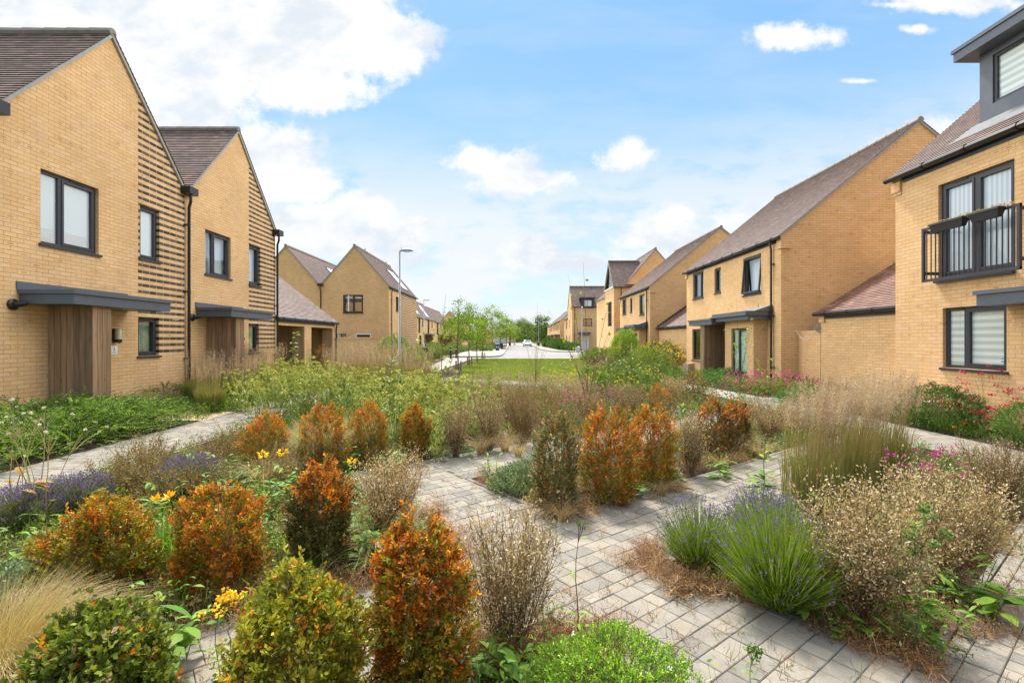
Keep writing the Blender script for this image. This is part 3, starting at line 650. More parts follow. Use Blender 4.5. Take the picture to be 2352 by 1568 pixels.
# openings measured in the photograph: (u0, u1, z0, z1)
H1 = [(ly(93), ly(227), 3.30, 4.63), (ly(321), ly(366), 3.42, 4.63), (ly(317), ly(365), 1.22, 2.10)]
H2 = [(ly(471), ly(530), 3.38, 4.60), (ly(572), ly(598), 3.36, 4.62), (ly(571), ly(595), 1.18, 2.10)]
def left_house(label, Y0, Y1, ops, seed, blinds, door_u, canopy_u, lampu, first):
    rnd = random.Random(seed)
    root = house('brick_house', label, -17.4, LX, Y0, Y1, 'x', 5.36, 7.93, {'E': ops+[(door_u[0], door_u[1], 0.02, 2.12)]}, wall='brick_stripe', gutter=False, group='gable fronted brick houses on the left')
    for i, (a, b, c, d) in enumerate(ops):
        window(root, PE, a, b, c, d, mull=([a+(b-a)*0.36] if i == 0 else []), blind=blinds[i], sash=((1,) if i == 0 else (0,)), glass='glass')
    # timber porch screen
    y0, y1 = canopy_u
    ys = door_u[0]-0.14
    scr = boards(root, 'timber_screen', (LX+0.02, ys), (LX+0.80, ys), 0.02, 2.2, rnd=rnd)
    s2 = boards(root, 'timber_screen', (LX+0.80, ys-0.016), (LX+0.80, ys+0.40), 0.02, 2.2, rnd=rnd)
    canopy(root, PE, y0, y1, 2.2, 2.44, 0.93)
    g = MB(); PE.box(g, door_u[0]+0.03, door_u[1]-0.03, 0.05, 2.08, -0.09, -0.05); dr = g.build('door', M['frame'], root)
    g = MB(); PE.box(g, door_u[0], door_u[0]+0.03, 0.02, 2.11, -0.08, -0.01); PE.box(g, door_u[1]-0.03, door_u[1], 0.02, 2.11, -0.08, -0.01); g.build('door_frame', M['white'], dr)
    g = MB(); g.tube([PE.p(door_u[0]+0.12, 1.05, -0.03), PE.p(door_u[0]+0.24, 1.05, -0.03)], 0.011); g.build('handle', M['galv'], dr)
    # wall lamp
    lu, lzv = lampu
    g = MB(); PE.box(g, lu-0.055, lu+0.055, lzv-0.16, lzv+0.12, 0.0, 0.05); PE.box(g, lu-0.05, lu+0.05, lzv-0.17, lzv-0.10, 0.05, 0.13); g.ball(PE.p(lu, lzv-0.16, 0.11), 0.025)
    lm = g.build('wall_lamp', M['black'], root)
    g = MB(); g.tube([PE.p(lu, lzv-0.098, 0.09), PE.p(lu, lzv+0.09, 0.09), PE.p(lu, lzv+0.115, 0.09)], [0.062, 0.062, 0.045], 10); g.build('lamp_glass', M['lampglass'], lm, smooth=True)
    # boiler flue
    fu = Y0+0.27 if not first else ly(28); fz = lz(28, 699) if first else lz(441, 729)
    g = MB(); g.tube([PE.p(fu, fz, 0.0), PE.p(fu, fz, 0.03), PE.p(fu, fz, 0.05)], [0.095, 0.095, 0.07], 14); g.tube([PE.p(fu, fz, 0.05), PE.p(fu, fz, 0.10), PE.p(fu+0.05, fz+0.02, 0.20)], [0.05, 0.05, 0.035], 10)
    g.build('boiler_flue', M['black'], root, smooth=True)
    for (vu, vz) in ((ops[2][1]+0.32, 2.40), (ops[2][1]+0.58, 2.07)):
        g = MB()
        for i in range(4): PE.box(g, vu-0.1, vu+0.1, vz+i*0.016, vz+i*0.016+0.009, 0.001, 0.008)
        PE.box(g, vu-0.108, vu-0.1, vz-0.004, vz+0.062, 0, 0.009); PE.box(g, vu+0.1, vu+0.108, vz-0.004, vz+0.062, 0, 0.009)
        g.build('air_vent', M['vent'], root)
    return root
M['lampglass'] = plain('lamp_cover', (0.55, 0.60, 0.44), 0.25, 0.1)
M['vent'] = plain('cream_plastic', (0.55, 0.48, 0.33), 0.6)
h1 = left_house('nearest gabled buff brick house at the left edge with the number 3 plate', 7.93, 12.60, H1, 1, ['blind', 'blind', None], (9.02, 9.98), (8.36, 10.72), (ly(262), lz(262, 768)), True)
h2 = left_house('second gabled brick house from the left, feathery grasses before its timber porch', 12.61, 17.40, H2, 2, [None, None, None], (13.62, 14.5), (13.05, 15.3), (ly(551), lz(551, 768)), False)
for hh, i in ((h1, 2), (h2, 2)):
    a, b, c, d = (H1 if hh is h1 else H2)[i]
    g = MB(); g.poly([PE.p(a, c, -0.16), PE.p(b, c, -0.16), PE.p(b, d, -0.16), PE.p(a, d, -0.16)]); g.build('obscured_glass', M['frost'], hh)
for a, b, c, d in (H2[0], H2[1]):
    g = MB(); g.poly([PE.p(a, c, -0.22), PE.p(b, c, -0.22), PE.p(b, d, -0.22), PE.p(a, d, -0.22)], [(a, c), (b, c), (b, d), (a, d)]); g.build('curtain', M['curtain'], h2)
downpipe(h1, PE, 12.60, 5.30, hopper=True); downpipe(h2, PE, 17.36, 5.26, hopper=True)
g = MB(); PE.box(g, 7.78, 8.02, 5.22, 5.42, 0.0, 0.2); g.build('gutter', M['black'], h1)
# number plate on house 3
sg = MB(); su = ly(258); sz = lz(258, 804); PE.box(sg, su-0.115, su+0.115, sz-0.09, sz+0.09, 0.012, 0.018)
sgn = sg.build('house_sign', M['white'], h1)
def text3d(txt, parent, pl, u, z, size, mat, d=0.02, name='lettering', flip=False):
    cu = bpy.data.curves.new(name, 'FONT'); cu.body = txt; cu.size = size; cu.align_x = 'CENTER'; cu.extrude = 0.001
    o = bpy.data.objects.new('tmp', cu); COL.objects.link(o); dg = bpy.context.evaluated_depsgraph_get()
    me = bpy.data.meshes.new_from_object(o.evaluated_get(dg)); bpy.data.objects.remove(o)
    me.name = name; ob = bpy.data.objects.new(name, me); COL.objects.link(ob); ob.parent = parent
    off = origin_of(parent); s = -1 if flip else 1
    for vv in me.vertices: vv.co = pl.p(u+s*vv.co.x, z+vv.co.y, d+vv.co.z)-off
    me.materials.clear(); me.materials.append(mat); return ob
text3d('3', sgn, PE, su+0.02, sz-0.022, 0.105, M['black'])
text3d('Lyra Walk', sgn, PE, su+0.02, sz-0.062, 0.030, M['lead'])
# -------- car port
cp = house('car_port', 'low tiled double car port with open bays beside the second left house', -13.9, LX, 17.42, 23.3, 'y', 2.45, 4.6,
           {'E': [(17.62, 19.86, 0.0, 2.11), (20.54, 22.98, 0.0, 2.11)]}, cat='car port', gutter='E', over=0.08)
g = MB()
for (a, b) in ((19.88, 20.52), (23.0, 23.28), (17.44, 17.60)):
    g = MB(); g.box(LX-0.5, LX-0.005, a, b, 0, 2.2); g.build('pier', M['brick'], cp)
g = MB(); g.box(-13.8, LX-0.52, 20.15, 20.25, 0, 2.4); g.build('partition', M['brick'], cp); downpipe(cp, PE, 23.2, 2.38)
# -------- twin gabled houses behind the garden wall
def H4win(px0, px1, py0, py1, Yd):
    a, z1 = H(px0, py0, Yd); b, z0 = H(px1, py1, Yd); return (a, b, z0, z1)
Y4 = 33.6
w1 = H4win(787.9, 834, 676.8, 718.5, Y4); w2 = (-11.95, -11.28, 0.9, 1.99); w3 = (-10.62, -9.58, 0.02, 2.0)
h4 = house('brick_house', 'gabled brick house behind the garden wall with a dark window standing open', -13.03, -8.38, Y4, 43.3, 'y', 5.25, 7.95,
           {'S': [w1, w2, w3], 'E': [(35.65, 36.6, 3.65, 4.7)]}, wall='brick', gutter='E', over=0.05)
# banded brick on its street side sits in its own skin
g = MB(); pE4 = plane_of('E', 0, -8.372, 0, 0); wall_face(g, pE4, [(37.0, 0.02), (43.28, 0.02), (43.28, 5.0), (37.0, 5.0)], []); g.build('banded_brickwork', M['brick_stripe'], h4)
pS4 = plane_of('S', 0, 0, Y4, 0)
wn = window(h4, pS4, *w1, mull=[w1[0]+(w1[1]-w1[0])*0.5], sash=(1,), fw=0.07, blind=('blind', 0.2))
g = MB(); a0 = w1[0]+0.09; g.bar(pS4.p(a0, w1[2]+0.07, -0.04), pS4.p(a0, w1[3]-0.07, -0.04), 0.05, 0.05)
hx, hy = 0.42, 0.42
for z in (w1[2]+0.1, w1[3]-0.1): g.bar(pS4.p(a0, z, -0.04), pS4.p(a0+hx, z, hy), 0.05, 0.05)
g.build('open_casement', M['frame'], wn)
g = MB(); g.bar(pS4.p(a0+hx, w1[2]+0.07, hy), pS4.p(a0+hx, w1[3]-0.07, hy), 0.05, 0.07); g.build('casement_edge', M['white'], wn)
window(h4, pS4, *w2, mull=[-11.6], fw=0.07, sill=False)
g = MB(); pS4.box(g, w3[0], w3[1], 1.92, 1.99, -0.08, 0.01); pS4.box(g, w3[0], w3[0]+0.06, 0, 1.92, -0.08, 0.01); pS4.box(g, w3[1]-0.06, w3[1], 0, 1.92, -0.08, 0.01); dr = g.build('door_frame', M['white'], h4)
g = MB(); pS4.box(g, w3[0]+0.06, w3[1]-0.06, 0.02, 1.92, -0.1, -0.06); g.build('door', M['frame'], h4)
window(h4, plane_of('E', 0, -8.38, 0, 0), 35.65, 36.6, 3.65, 4.7)
h3 = house('brick_house', 'gabled brick house joined to the left of the one with the open window', -17.7, -13.05, Y4, 43.3, 'y', 5.25, 7.95, {}, gutter=False, over=0.0)
downpipe(h4, pS4, -13.0, 5.22, hopper=True); downpipe(h4, plane_of('E', 0, -8.38, 0, 0), 34.1, 5.12)
def rooflight(parent, Xe, ze, Xr, zr, y0, y1, t0, t1):
    g = MB(); e, r = Vector((Xe, 0, ze)), Vector((Xr, 0, zr)); nr = Vector((zr-ze, 0, -(Xr-Xe))).normalized(); nr = nr if nr.z > 0 else -nr
    a, b = e.lerp(r, t0)+nr*0.06, e.lerp(r, t1)+nr*0.06
    q = lambda p, y, d: Vector((p.x, y, p.z))+nr*d
    g.hexa([q(a, y0, -0.08), q(a, y1, -0.08), q(b, y1, -0.08), q(b, y0, -0.08), q(a, y0, 0), q(a, y1, 0), q(b, y1, 0), q(b, y0, 0)])
    o = g.build('rooflight', M['frame'], parent)
    g = MB(); ab = (b-a).normalized()*0.06; g.poly([q(a+ab, y0+0.06, 0.006), q(a+ab, y1-0.06, 0.006), q(b-ab, y1-0.06, 0.006), q(b-ab, y0+0.06, 0.006)]); g.build('pane', M['mirror'], o)
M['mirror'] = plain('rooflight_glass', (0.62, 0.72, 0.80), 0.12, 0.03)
rooflight(h4, -8.38, 5.25, -10.7, 7.95, 39.1, 41.2, 0.12, 0.70)
rooflight(h3, -13.05, 5.25, -15.37, 7.95, 39.1, 41.2, 0.35, 0.75)
# garden wall
g = MB(); g.box(-12.6, -8.15, 30.9, 31.12, 0, 1.62)
gw = empty('garden_wall', (-10.4, 31, 0), 'buff brick garden wall between the car port and the lamp post', 'wall'); g.build('wall', M['brick'], gw)
g = MB(); g.box(-12.65, -8.12, 30.87, 31.15, 1.62, 1.73); g.build('coping', M['brick'], gw)
# rotary clothes line poking above the wall
ca = empty('rotary_clothes_line', (-11.3, 32.2, 0), 'rotary clothes line with green cords above the garden wall', 'clothes line')
g = MB(); g.tube([(-11.3, 32.2, 0), (-11.3, 32.2, 1.6)], 0.02, 6)
for k_ in range(4):
    an = k_*math.pi/2+0.3; g.tube([(-11.3, 32.2, 1.45), (-11.3+1.3*math.cos(an), 32.2+1.0*math.sin(an), 2.0)], 0.014, 5)
g.build('pole', M['white'], ca)
g = MB()
for s in (0.5, 0.7, 0.9):
    q = [(-11.3+1.3*s*math.cos(k_*math.pi/2+0.3), 32.2+1.0*s*math.sin(k_*math.pi/2+0.3), 1.45+0.55*s) for k_ in range(5)]
    for a, b in zip(q[:-1], q[1:]): g.tube([a, b], 0.006, 4)
g.build('cord', plain('green_cord', (0.03, 0.25, 0.12), 0.6), ca)

# -------- terrace further up the left side
def simple_windows(root, pl, lst, blind=None):
    for (a, b, c, d) in lst: window(root, pl, a, b, c, d, blind=blind, sill=False, mull=([ (a+b)/2 ] if b-a > 1.3 else []))
def terrace(label, Y0, Y1, X1, ez, rz, wins, group=None, porch_y=(), slopes=()):
    holes = {'E': wins}; r = house('terraced_house', label, X1-4.4, X1, Y0, Y1, 'y', ez, rz, holes, gauge=0.2, gutter='E', over=0.1, group=group)
    pl = plane_of('E', 0, X1, 0, 0); simple_windows(r, pl, wins)
    for y in porch_y:
        canopy(r, pl, y, y+3.4, 2.2, 2.5, 1.3, flash=False); boards(r, 'timber_screen', (X1, y+2.4), (X1+1.2, y+2.4), 0, 2.2, 0.2)
        g = MB(); pl.box(g, y+0.4, y+1.5, 0, 2.1, 0.002, 0.03); g.build('door', M['frame'], r)
    return r
t1_ = terrace('far left terraced house with two rooflights, behind the black litter bin', 75, 92, -14.4, 5.1, 8.05,
        [(76, 77.6, 2.6, 4.9), (79.3, 80.4, 3.6, 4.9), (84.2, 86.2, 2.6, 4.9), (88.5, 89.6, 3.6, 4.9), (76.8, 78.6, .7, 2.2), (88.6, 89.6, .7, 2.2)], porch_y=(80.5,))
rooflight(t1_, -14.4, 5.1, -16.6, 8.05, 76.5, 78.5, 0.1, 0.75); rooflight(t1_, -14.4, 5.1, -16.6, 8.05, 84.5, 87, 0.1, 0.8)
t2_ = terrace('far left terraced house beyond the one with two rooflights', 92.1, 114, -14.5, 5.0, 7.85,
        [(95, 97.5, 2.5, 4.8), (100, 101.5, 3.5, 4.8), (105, 108, 2.5, 4.8), (110, 111.5, 3.5, 4.8), (103, 104.5, .7, 2.2)], porch_y=(97, 108))
t3_ = house('brick_house', 'distant brick house with its plain gable showing behind the young trees', -17.6, -11.8, 115.5, 140, 'y', 5.2, 8.1, {'E': [(118, 120, 3.3, 4.6), (126, 129, 3.3, 4.6), (118, 120, .8, 2.2), (130, 132, .8, 2.2)]}, gauge=0.25, gutter='E', over=0.1)
simple_windows(t3_, plane_of('E', 0, -11.8, 0, 0), [(118, 120, 3.3, 4.6), (126, 129, 3.3, 4.6), (118, 120, .8, 2.2), (130, 132, .8, 2.2)])
rooflight(t3_, -11.8, 5.2, -14.7, 8.1, 121, 125, 0.4, 0.85); rooflight(t3_, -11.8, 5.2, -14.7, 8.1, 131, 135, 0.4, 0.85)
M['pale_render'] = plain('pale_render', (0.55, 0.51, 0.44), 0.9)
g1 = house('slate_roofed_house', 'distant brick house under a grey slate roof between the young trees', -11.3, -5.75, 150, 158, 'x', 4.7, 7.9, {'S': [(-10, -8.8, 3, 4.2), (-7.6, -6.6, 3, 4.2), (-9.6, -8, .8, 2.1)]}, tile='slate', gauge=0.3)
simple_windows(g1, plane_of('S', 0, 0, 150, 0), [(-10, -8.8, 3, 4.2), (-7.6, -6.6, 3, 4.2), (-9.6, -8, .8, 2.1)])
g2 = house('slate_roofed_house', 'distant pale walled house under a grey slate roof, nearest the road', -7.0, -1.15, 184, 193, 'x', 4.7, 8.0, {'S': [(-6, -4.6, 3, 4.2), (-3.4, -2.2, 3, 4.2)], 'E': [(187, 189, 3, 4.2)]}, tile='slate', gauge=0.3, wall='pale_render')
simple_windows(g2, plane_of('S', 0, 0, 184, 0), [(-6, -4.6, 3, 4.2), (-3.4, -2.2, 3, 4.2)])
g3 = house('dark_roofed_house', 'small distant house with a near black roof left of the wood', -0.6, 1.3, 222, 234, 'x', 4.6, 7.0, {'S': [(-0.2, 0.6, 2.8, 4)]}, tile='slate', gauge=0.35, wall='brick')

# ================================================================== houses on the right
RX = 8.6
def ry(px, X=RX): return WY(px, X)
PW = plane_of('W', RX, 0, 0, 0)
# -- near house with dormer and French balcony
bw = (ry(2330), ry(2155), 2.82, 4.70); gwn = (ry(2312), ry(2165), 1.04, 2.22)
r1 = house('brick_house', 'nearest brick house on the right with a grey dormer and a railed French window', RX, 17.6, 3.2, 11.08, 'y', 5.28, 9.15, {'W': [bw, gwn]}, gutter='W', over=0.10)
window(r1, PW, *bw, mull=[(bw[0]+bw[1])/2], blind='curtain', sash=(0, 1), fw=0.07, sill=False)
gww = window(r1, PW, *gwn, mull=[gwn[0]+(gwn[1]-gwn[0])*0.66], blind='blind_wide', sash=(0,), fw=0.06)
g = MB(); PW.box(g, bw[0]-0.02, bw[1]+0.06, bw[2]-0.09, bw[2]-0.002, -0.08, 0.06); g.build('door_sill', M['frame'], r1)
M['sticker'] = plain('blue_sticker', (0.05, 0.25, 0.45), 0.5)
g = MB(); c = PW.p(gwn[0]+0.17, gwn[2]+0.19, -0.10)
g.poly([c+Vector((0, math.cos(i*math.pi/6)*0.036, math.sin(i*math.pi/6)*0.036)) for i in range(12)]); stk = g.build('sticker', M['sticker'], gww)
g = MB(); g.box(c.x-0.004, c.x-0.002, c.y-0.028, c.y+0.028, c.z-0.010, c.z+0.012); g.build('sticker_band', M['white'], gww)
# juliet balcony
by0, by1 = WY(2345, RX-0.30), WY(2119, RX-0.30); bz0, bz1 = 2.77, 3.80
g = MB(); dd = 0.30
for z in (bz0, bz1): PW.box(g, by0, by1, z-0.025, z+0.025, dd-0.02, dd+0.02)
for y in (by0, by1-0.05): PW.box(g, y, y+0.05, bz0-0.025, bz1+0.025, dd-0.022, dd+0.024)
for z in (bz0+0.15, bz1-0.05):
    for y in (by0+0.01, by1-0.04): PW.box(g, y, y+0.03, z-0.03, z+0.03, 0, dd-0.02)
bal = g.build('balcony_rail', M['frame'], r1)
g = MB(); n = 19
for i in range(1, n):
    y = by0+(by1-by0)*i/n; g.tube([PW.p(y, bz0, dd), PW.p(y, bz1, dd)], 0.011, 6)
g.build('baluster', M['frame'], bal)
M['planter'] = plain('dark_planter', (0.022, 0.022, 0.025), 0.5)
def trough(u0, u1, lab):
    root = empty('planter', PW.p((u0+u1)/2, bz1-0.12, dd+0.02), lab, 'planter')
    g = MB(); z0, z1 = bz1-0.13, bz1+0.03
    A = [PW.p(u0+0.05, z0, dd+0.03), PW.p(u1-0.05, z0, dd+0.03), PW.p(u1-0.05, z0, dd+0.11), PW.p(u0+0.05, z0, dd+0.11), PW.p(u0, z1, dd+0.0), PW.p(u1, z1, dd+0.0), PW.p(u1, z1, dd+0.15), PW.p(u0, z1, dd+0.15)]
    g.hexa(A); PW.box(g, u0-0.01, u1+0.01, z1-0.03, z1+0.004, dd-0.01, dd+0.16); g.build('trough', M['planter'], root); return root
pt1 = trough(WY(2222, 8.25), WY(2134, 8.25)-0.10, 'left black planter trough hooked over the balcony rail, dead plants in it')
pt2 = trough(WY(2306, 8.25), WY(2222, 8.25)-0.10, 'right black planter trough hooked over the middle of the balcony rail')
canopy(r1, PW, 6.6, 8.62, 2.18, 2.44, 0.5, flash=False)
# dormer
dx = 9.18; dy0, dy1 = 7.2, 9.70; dz0, dz1 = 5.90, 7.14
PD = Pl((dx, 0, 0), (0, 1, 0), (-1, 0, 0))
g = MB(); dw = (7.45, WY(2280, dx), 6.10, 7.02)
wall_face(g, PD, [(dy0, dz0-0.15), (dy1, dz0-0.15), (dy1, dz1), (dy0, dz1)], [dw], 0.08)
for y in (dy0, dy1): g.poly([(dx, y, dz0-0.15), (dx, y, dz1), (dx+2.0, y, dz1), (dx+2.0, y, dz0-0.15)])
dm = g.build('dormer', M['grey'], r1)
g = MB(); g.box(dx-0.32, dx+2.3, dy0-0.3, dy1+0.22, dz1, dz1+0.17); g.box(dx-0.35, dx+2.3, dy0-0.33, dy1+0.25, dz1+0.171, dz1+0.24); g.build('dormer_roof', M['grey'], dm)
window(r1, PD, *dw, mull=[dw[1]-0.72], blind='blind_wide', sill=False, recess=0.03, sash=(0,))
g = MB(); sl = (9.15-5.28)/4.5
g.poly([(dx-0.35, dy0-0.1, 5.28+sl*(dx-0.35-RX)+0.045), (dx-0.35, dy1+0.3, 5.28+sl*(dx-0.35-RX)+0.045), (dx+0.02, dy1+0.12, 5.28+sl*(dx+0.02-RX)+0.05), (dx+0.02, dy0, 5.28+sl*(dx+0.02-RX)+0.05)]); g.build('flashing', M['lead'], dm)
# corbel bricks under the near eave
g = MB(); g.box(RX-0.05, RX+0.3, 10.90, 11.15, 4.86, 5.20); g.box(RX-0.025, RX+0.3, 10.90, 11.12, 4.79, 4.86); g.build('corbel', M['brick'], r1)
# -- garage and low wall beside it
ga = house('garage', 'low brick garage with a red tiled roof joined to the nearest right house', 9.2, 14.6, 11.12, 14.72, 'y', 2.44, 4.14, {}, cat='garage', tile='tile_red', gutter='W', over=0.10)
g = MB(); g.box(9.15, 9.4, 14.5, 14.74, 2.10, 2.36); g.build('corbel', M['brick'], ga)
lw = empty('garden_wall', (9.25, 15.3, 0), 'low brick garden wall between the red tiled garage and the big gable', 'wall')
g = MB(); g.box(9.2, 9.42, 14.74, 15.88, 0, 1.76); g.build('wall', M['brick'], lw)
g = MB()
for i in range(15): g.box(9.19, 9.43, 14.745+i*0.0755, 14.745+i*0.0755+0.066, 1.76, 1.865)
g.build('coping', M['brick'], lw)
# -- big house, built once and copied for the next one
X2 = 8.66
def yy2(px): return WY(px, X2)
wA = (yy2(1615.8), yy2(1591.7), 3.62, 4.88); wB = (yy2(1655.5), yy2(1641), 3.62, 4.76); wC = (yy2(1748), yy2(1707), 3.45, 4.78-0.02); wD = (yy2(1608.4), yy2(1590), 0.62, 2.08)
wA = (wA[0], wA[1], 3.50, 4.72); wB = (wB[0], wB[1], 3.55, 4.60); wC = (wC[0], wC[1], 3.22, 4.60); 
door2 = (19.25, 20.05, 0.02, 2.1)
PX2 = plane_of('W', X2, 0, 0, 0)
def big_house(label):
    r = house('brick_house', label, X2, 17.55, 15.9, 24.5, 'y', 4.98, 8.62, {'W': [wA, wB, wC, wD, door2]}, gutter='W', over=0.10, group='brick houses with a timber porch and bay on the right')
    window(r, PX2, *wA, mull=[wA[0]+0.42], sash=(1,)); window(r, PX2, *wB, sash=(0,)); window(r, PX2, *wC, sash=(0,)); window(r, PX2, *wD, sash=(0,))
    for (a, b, c, d) in (wA, wB, wC):
        g = MB(); a2 = a if (a, b) != (wC[0], wC[1]) else a+0.0
        g.poly([PX2.p(a2, c, -0.3), PX2.p(b, c, -0.3), PX2.p(b, d, -0.3), PX2.p(a2, d, -0.3)], [(a, c), (b, c), (b, d), (a, d)]); g.build('curtain', M['curtain'], r)
    g = MB(); PX2.box(g, *door2, -0.1, -0.06); g.build('door', M['frame'], r)
    rnd = random.Random(9)
    boards(r, 'timber_screen', (X2-0.01, 20.08), (X2-0.84, 20.08), 0.02, 2.17, rnd=rnd); boards(r, 'timber_screen', (X2-0.84, 20.10), (X2-0.84, 20.48), 0.02, 2.17, rnd=rnd)
    canopy(r, PX2, 19.15, 21.6, 2.17, 2.41, 0.93, flash=True)
    # brick bay
    b0, b1 = 16.78, 19.02; bx = X2-0.46; pb = Pl((bx, 0, 0), (0, 1, 0), (-1, 0, 0)); bwn = (17.25, 18.48, 0.35, 2.0)
    g = MB(); wall_face(g, pb, [(b0, 0), (b1, 0), (b1, 2.3), (b0, 2.3)], [bwn]); 
    for y in (b0, b1): g.poly([(bx, y, 0), (X2, y, 0), (X2, y, 2.3), (bx, y, 2.3)], [(bx, 0), (X2, 0), (X2, 2.3), (bx, 2.3)])
    by = g.build('bay', M['brick'], r)
    window(r, pb, *bwn, mull=[bwn[0]+0.75], sill=True, blind='frostb', sash=(0,))
    g = MB(); PX2.box(g, b0-0.3, b1+0.05, 2.26, 2.40, 0.003, 0.80); PX2.box(g, b0-0.36, b1+0.15, 2.402, 2.55, 0.004, 0.90); cb = g.build('canopy', M['grey'], r)
    g = MB(); g.hexa([PX2.p(b0-0.38, 2.552, 0.0), PX2.p(b1-0.2, 2.552, 0.0), PX2.p(b1-0.2, 2.552, 0.6), PX2.p(b0-0.38, 2.552, 0.6), PX2.p(b0-0.36, 2.76, 0.0), PX2.p(b1-0.2, 2.62, 0.0), PX2.p(b1-0.2, 2.60, 0.05), PX2.p(b0-0.36, 2.74, 0.05)]); g.build('flashing', M['lead'], cb)
    g = MB(); g.box(X2-0.05, X2+0.3, 15.82, 16.08, 4.52, 4.90); g.box(X2-0.05, X2+0.3, 24.32, 24.58, 4.6, 4.90); g.build('corbel', M['brick'], r)
    downpipe(r, PX2, 16.36, 4.86); return r
M['frostb'] = plain('pale_blind', (0.55, 0.68, 0.60), 0.7, 0.1)
r2 = big_house('long brick house whose big plain gable faces us beside the red tiled garage')
g = MB(); o_ = wC
g.bar(PX2.p(o_[0]+0.03, o_[2]+0.08, 0.06), PX2.p(o_[1]-0.03, o_[2]+0.08, 0.06), 0.06, 0.06); g.bar(PX2.p(o_[0]+0.03, o_[3]-0.06, -0.02), PX2.p(o_[1]-0.03, o_[3]-0.06, -0.02), 0.06, 0.06)
for y in (o_[0]+0.03, o_[1]-0.03): g.bar(PX2.p(y, o_[2]+0.08, 0.06), PX2.p(y, o_[3]-0.06, -0.04), 0.06, 0.05)
r3 = copy_tree(r2, None, loc=(r2.location.x, r2.location.y+15.1, 0), label='second long brick house on the right, beyond the yellow flowering shrub')
g.build('open_casement', M['frame'], r2)
ga2 = house('garage', 'low brick garage with a stepped dark verge between the two long right houses', 9.2, 14.6, 24.52, 30.96, 'y', 2.40, 4.30, {}, cat='garage', gutter='W', over=0.10, verge=False)
g = MB(); sl2 = (4.3-2.4)/(11.9-9.2)
for i in range(18):
    x0 = 9.1+i*0.155; zz = 2.40+sl2*(x0-9.2); g.box(x0, x0+0.17, 30.85, 31.05-0.08, zz, zz+0.16)
g.build('stepped_verge', M['black'], ga2)
# -- three storey house with a glazed cross gable
r4 = house('tall_brick_house', 'three storey brick house with a glazed triangular gable over the street', 9.5, 14.9, 42.0, 51, 'y', 6.1, 9.3, {}, gauge=0.15, gutter=False)
X4 = 8.65; cwy = (41.9, 45.9); pc = plane_of('W', X4, 0, 0, 0); tw = (42.9, 44.6, 2.75, 4.9)
g = MB(); ymid = 43.9
wall_face(g, pc, [(41.9, 0), (45.9, 0), (45.9, 6.05), (41.9, 6.05)], [tw])
for y in (41.9, 45.9): g.poly([(X4, y, 0), (9.6, y, 0), (9.6, y, 6.05), (X4, y, 6.05)], [(X4, 0), (9.6, 0), (9.6, 6.05), (X4, 6.05)])
fg = g.build('front_bay', M['brick'], r4)
window(r4, pc, *tw, mull=[43.5, 44.0], cross=[4.0], sill=False)
g = MB(); roof_slope(g, (X4-0.1, 41.8, 6.03), (12.2, 41.8, 6.03), (X4-0.1, ymid, 8.5), (12.2, ymid, 8.5), 0.12); roof_slope(g, (X4-0.1, 46.0, 6.03), (12.2, 46.0, 6.03), (X4-0.1, ymid, 8.5), (12.2, ymid, 8.5), 0.12)
cg = g.build('cross_roof', M['tile'], r4)
g = MB(); rake(g, (X4-0.02, 41.8, 6.03), (X4-0.02, ymid, 8.5), (-1, 0, 0), 0.1, 0.16); rake(g, (X4-0.02, 46.0, 6.03), (X4-0.02, ymid, 8.5), (-1, 0, 0), 0.1, 0.16); g.build('verge', M['verge'], cg)
g = MB(); g.tube([(X4-0.1, ymid, 8.53), (11.3, ymid, 8.53)], 0.09, 8); g.build('ridge_tiles', M['ridge'], cg)
g = MB(); g.poly([(X4+0.1, 41.95, 6.1), (X4+0.1, 45.85, 6.1), (X4+0.1, ymid, 8.38)]); g.build('gable_glazing', M['glass'], r4)
g = MB(); g.box(X4-0.1, X4+0.12, 41.9, 45.9, 6.0, 6.1); g.bar((X4+0.05, ymid, 6.1), (X4+0.05, ymid, 8.3), 0.06, 0.06); g.build('glazing_bar', M['white'], r4)
g = MB(); g.tube([(X4, 41.72, 6.0), (10.4, 41.72, 6.0)], 0.06, 8); g.build('gutter', M['black'], r4)
downpipe(r4, plane_of('S', 0, 0, 41.9, 0), 9.25, 5.95, brk=False)
g = MB(); g.box(8.75, 9.5, 46.0, 51, 0, 5.5); g.build('front_wall', M['brick'], r4)
g = MB(); roof_slope(g, (8.6, 45.9, 5.45), (8.6, 51, 5.45), (9.6, 45.9, 6.4), (9.6, 51, 6.4), 0.15); g.build('lean_to_roof', M['tile'], r4)
simple_windows(r4, plane_of('W', 8.7, 0, 0, 0), [(47.3, 47.9, 3.2, 4.6)])
# -- three storey end house with dormer facing us
Y5 = 71.0
def q5(px0, px1, py0, py1): a, z1 = H(px0, py0, Y5); b, z0 = H(px1, py1, Y5); return (a, b, z0, z1)
w5 = q5(1339.6, 1359.9, 731.4, 749.5); d5 = (9.95, 11.1, 0.02, 2.1)
r5 = house('tall_brick_house', 'three storey brick house end with a dark dormer in its tiled roof', 8.65, 14.5, Y5, 76.4, 'x', 6.3, 9.45, {'S': [w5, d5], 'W': [(72.2, 72.7, 4.6, 6.9), (73.6, 74.3, 3.3, 4.5), (73.6, 74.3, 1, 2.2)]}, gauge=0.15, over=0.12, gutter=False)
p5 = plane_of('S', 0, 0, Y5, 0); window(r5, p5, *w5, mull=[w5[0]+0.45], sill=False, fw=0.08)
simple_windows(r5, plane_of('W', 8.65, 0, 0, 0), [(72.2, 72.7, 4.6, 6.9), (73.6, 74.3, 3.3, 4.5), (73.6, 74.3, 1, 2.2)])
g = MB(); p5.box(g, *d5, -0.1, -0.05); g.build('door', M['white'], r5)
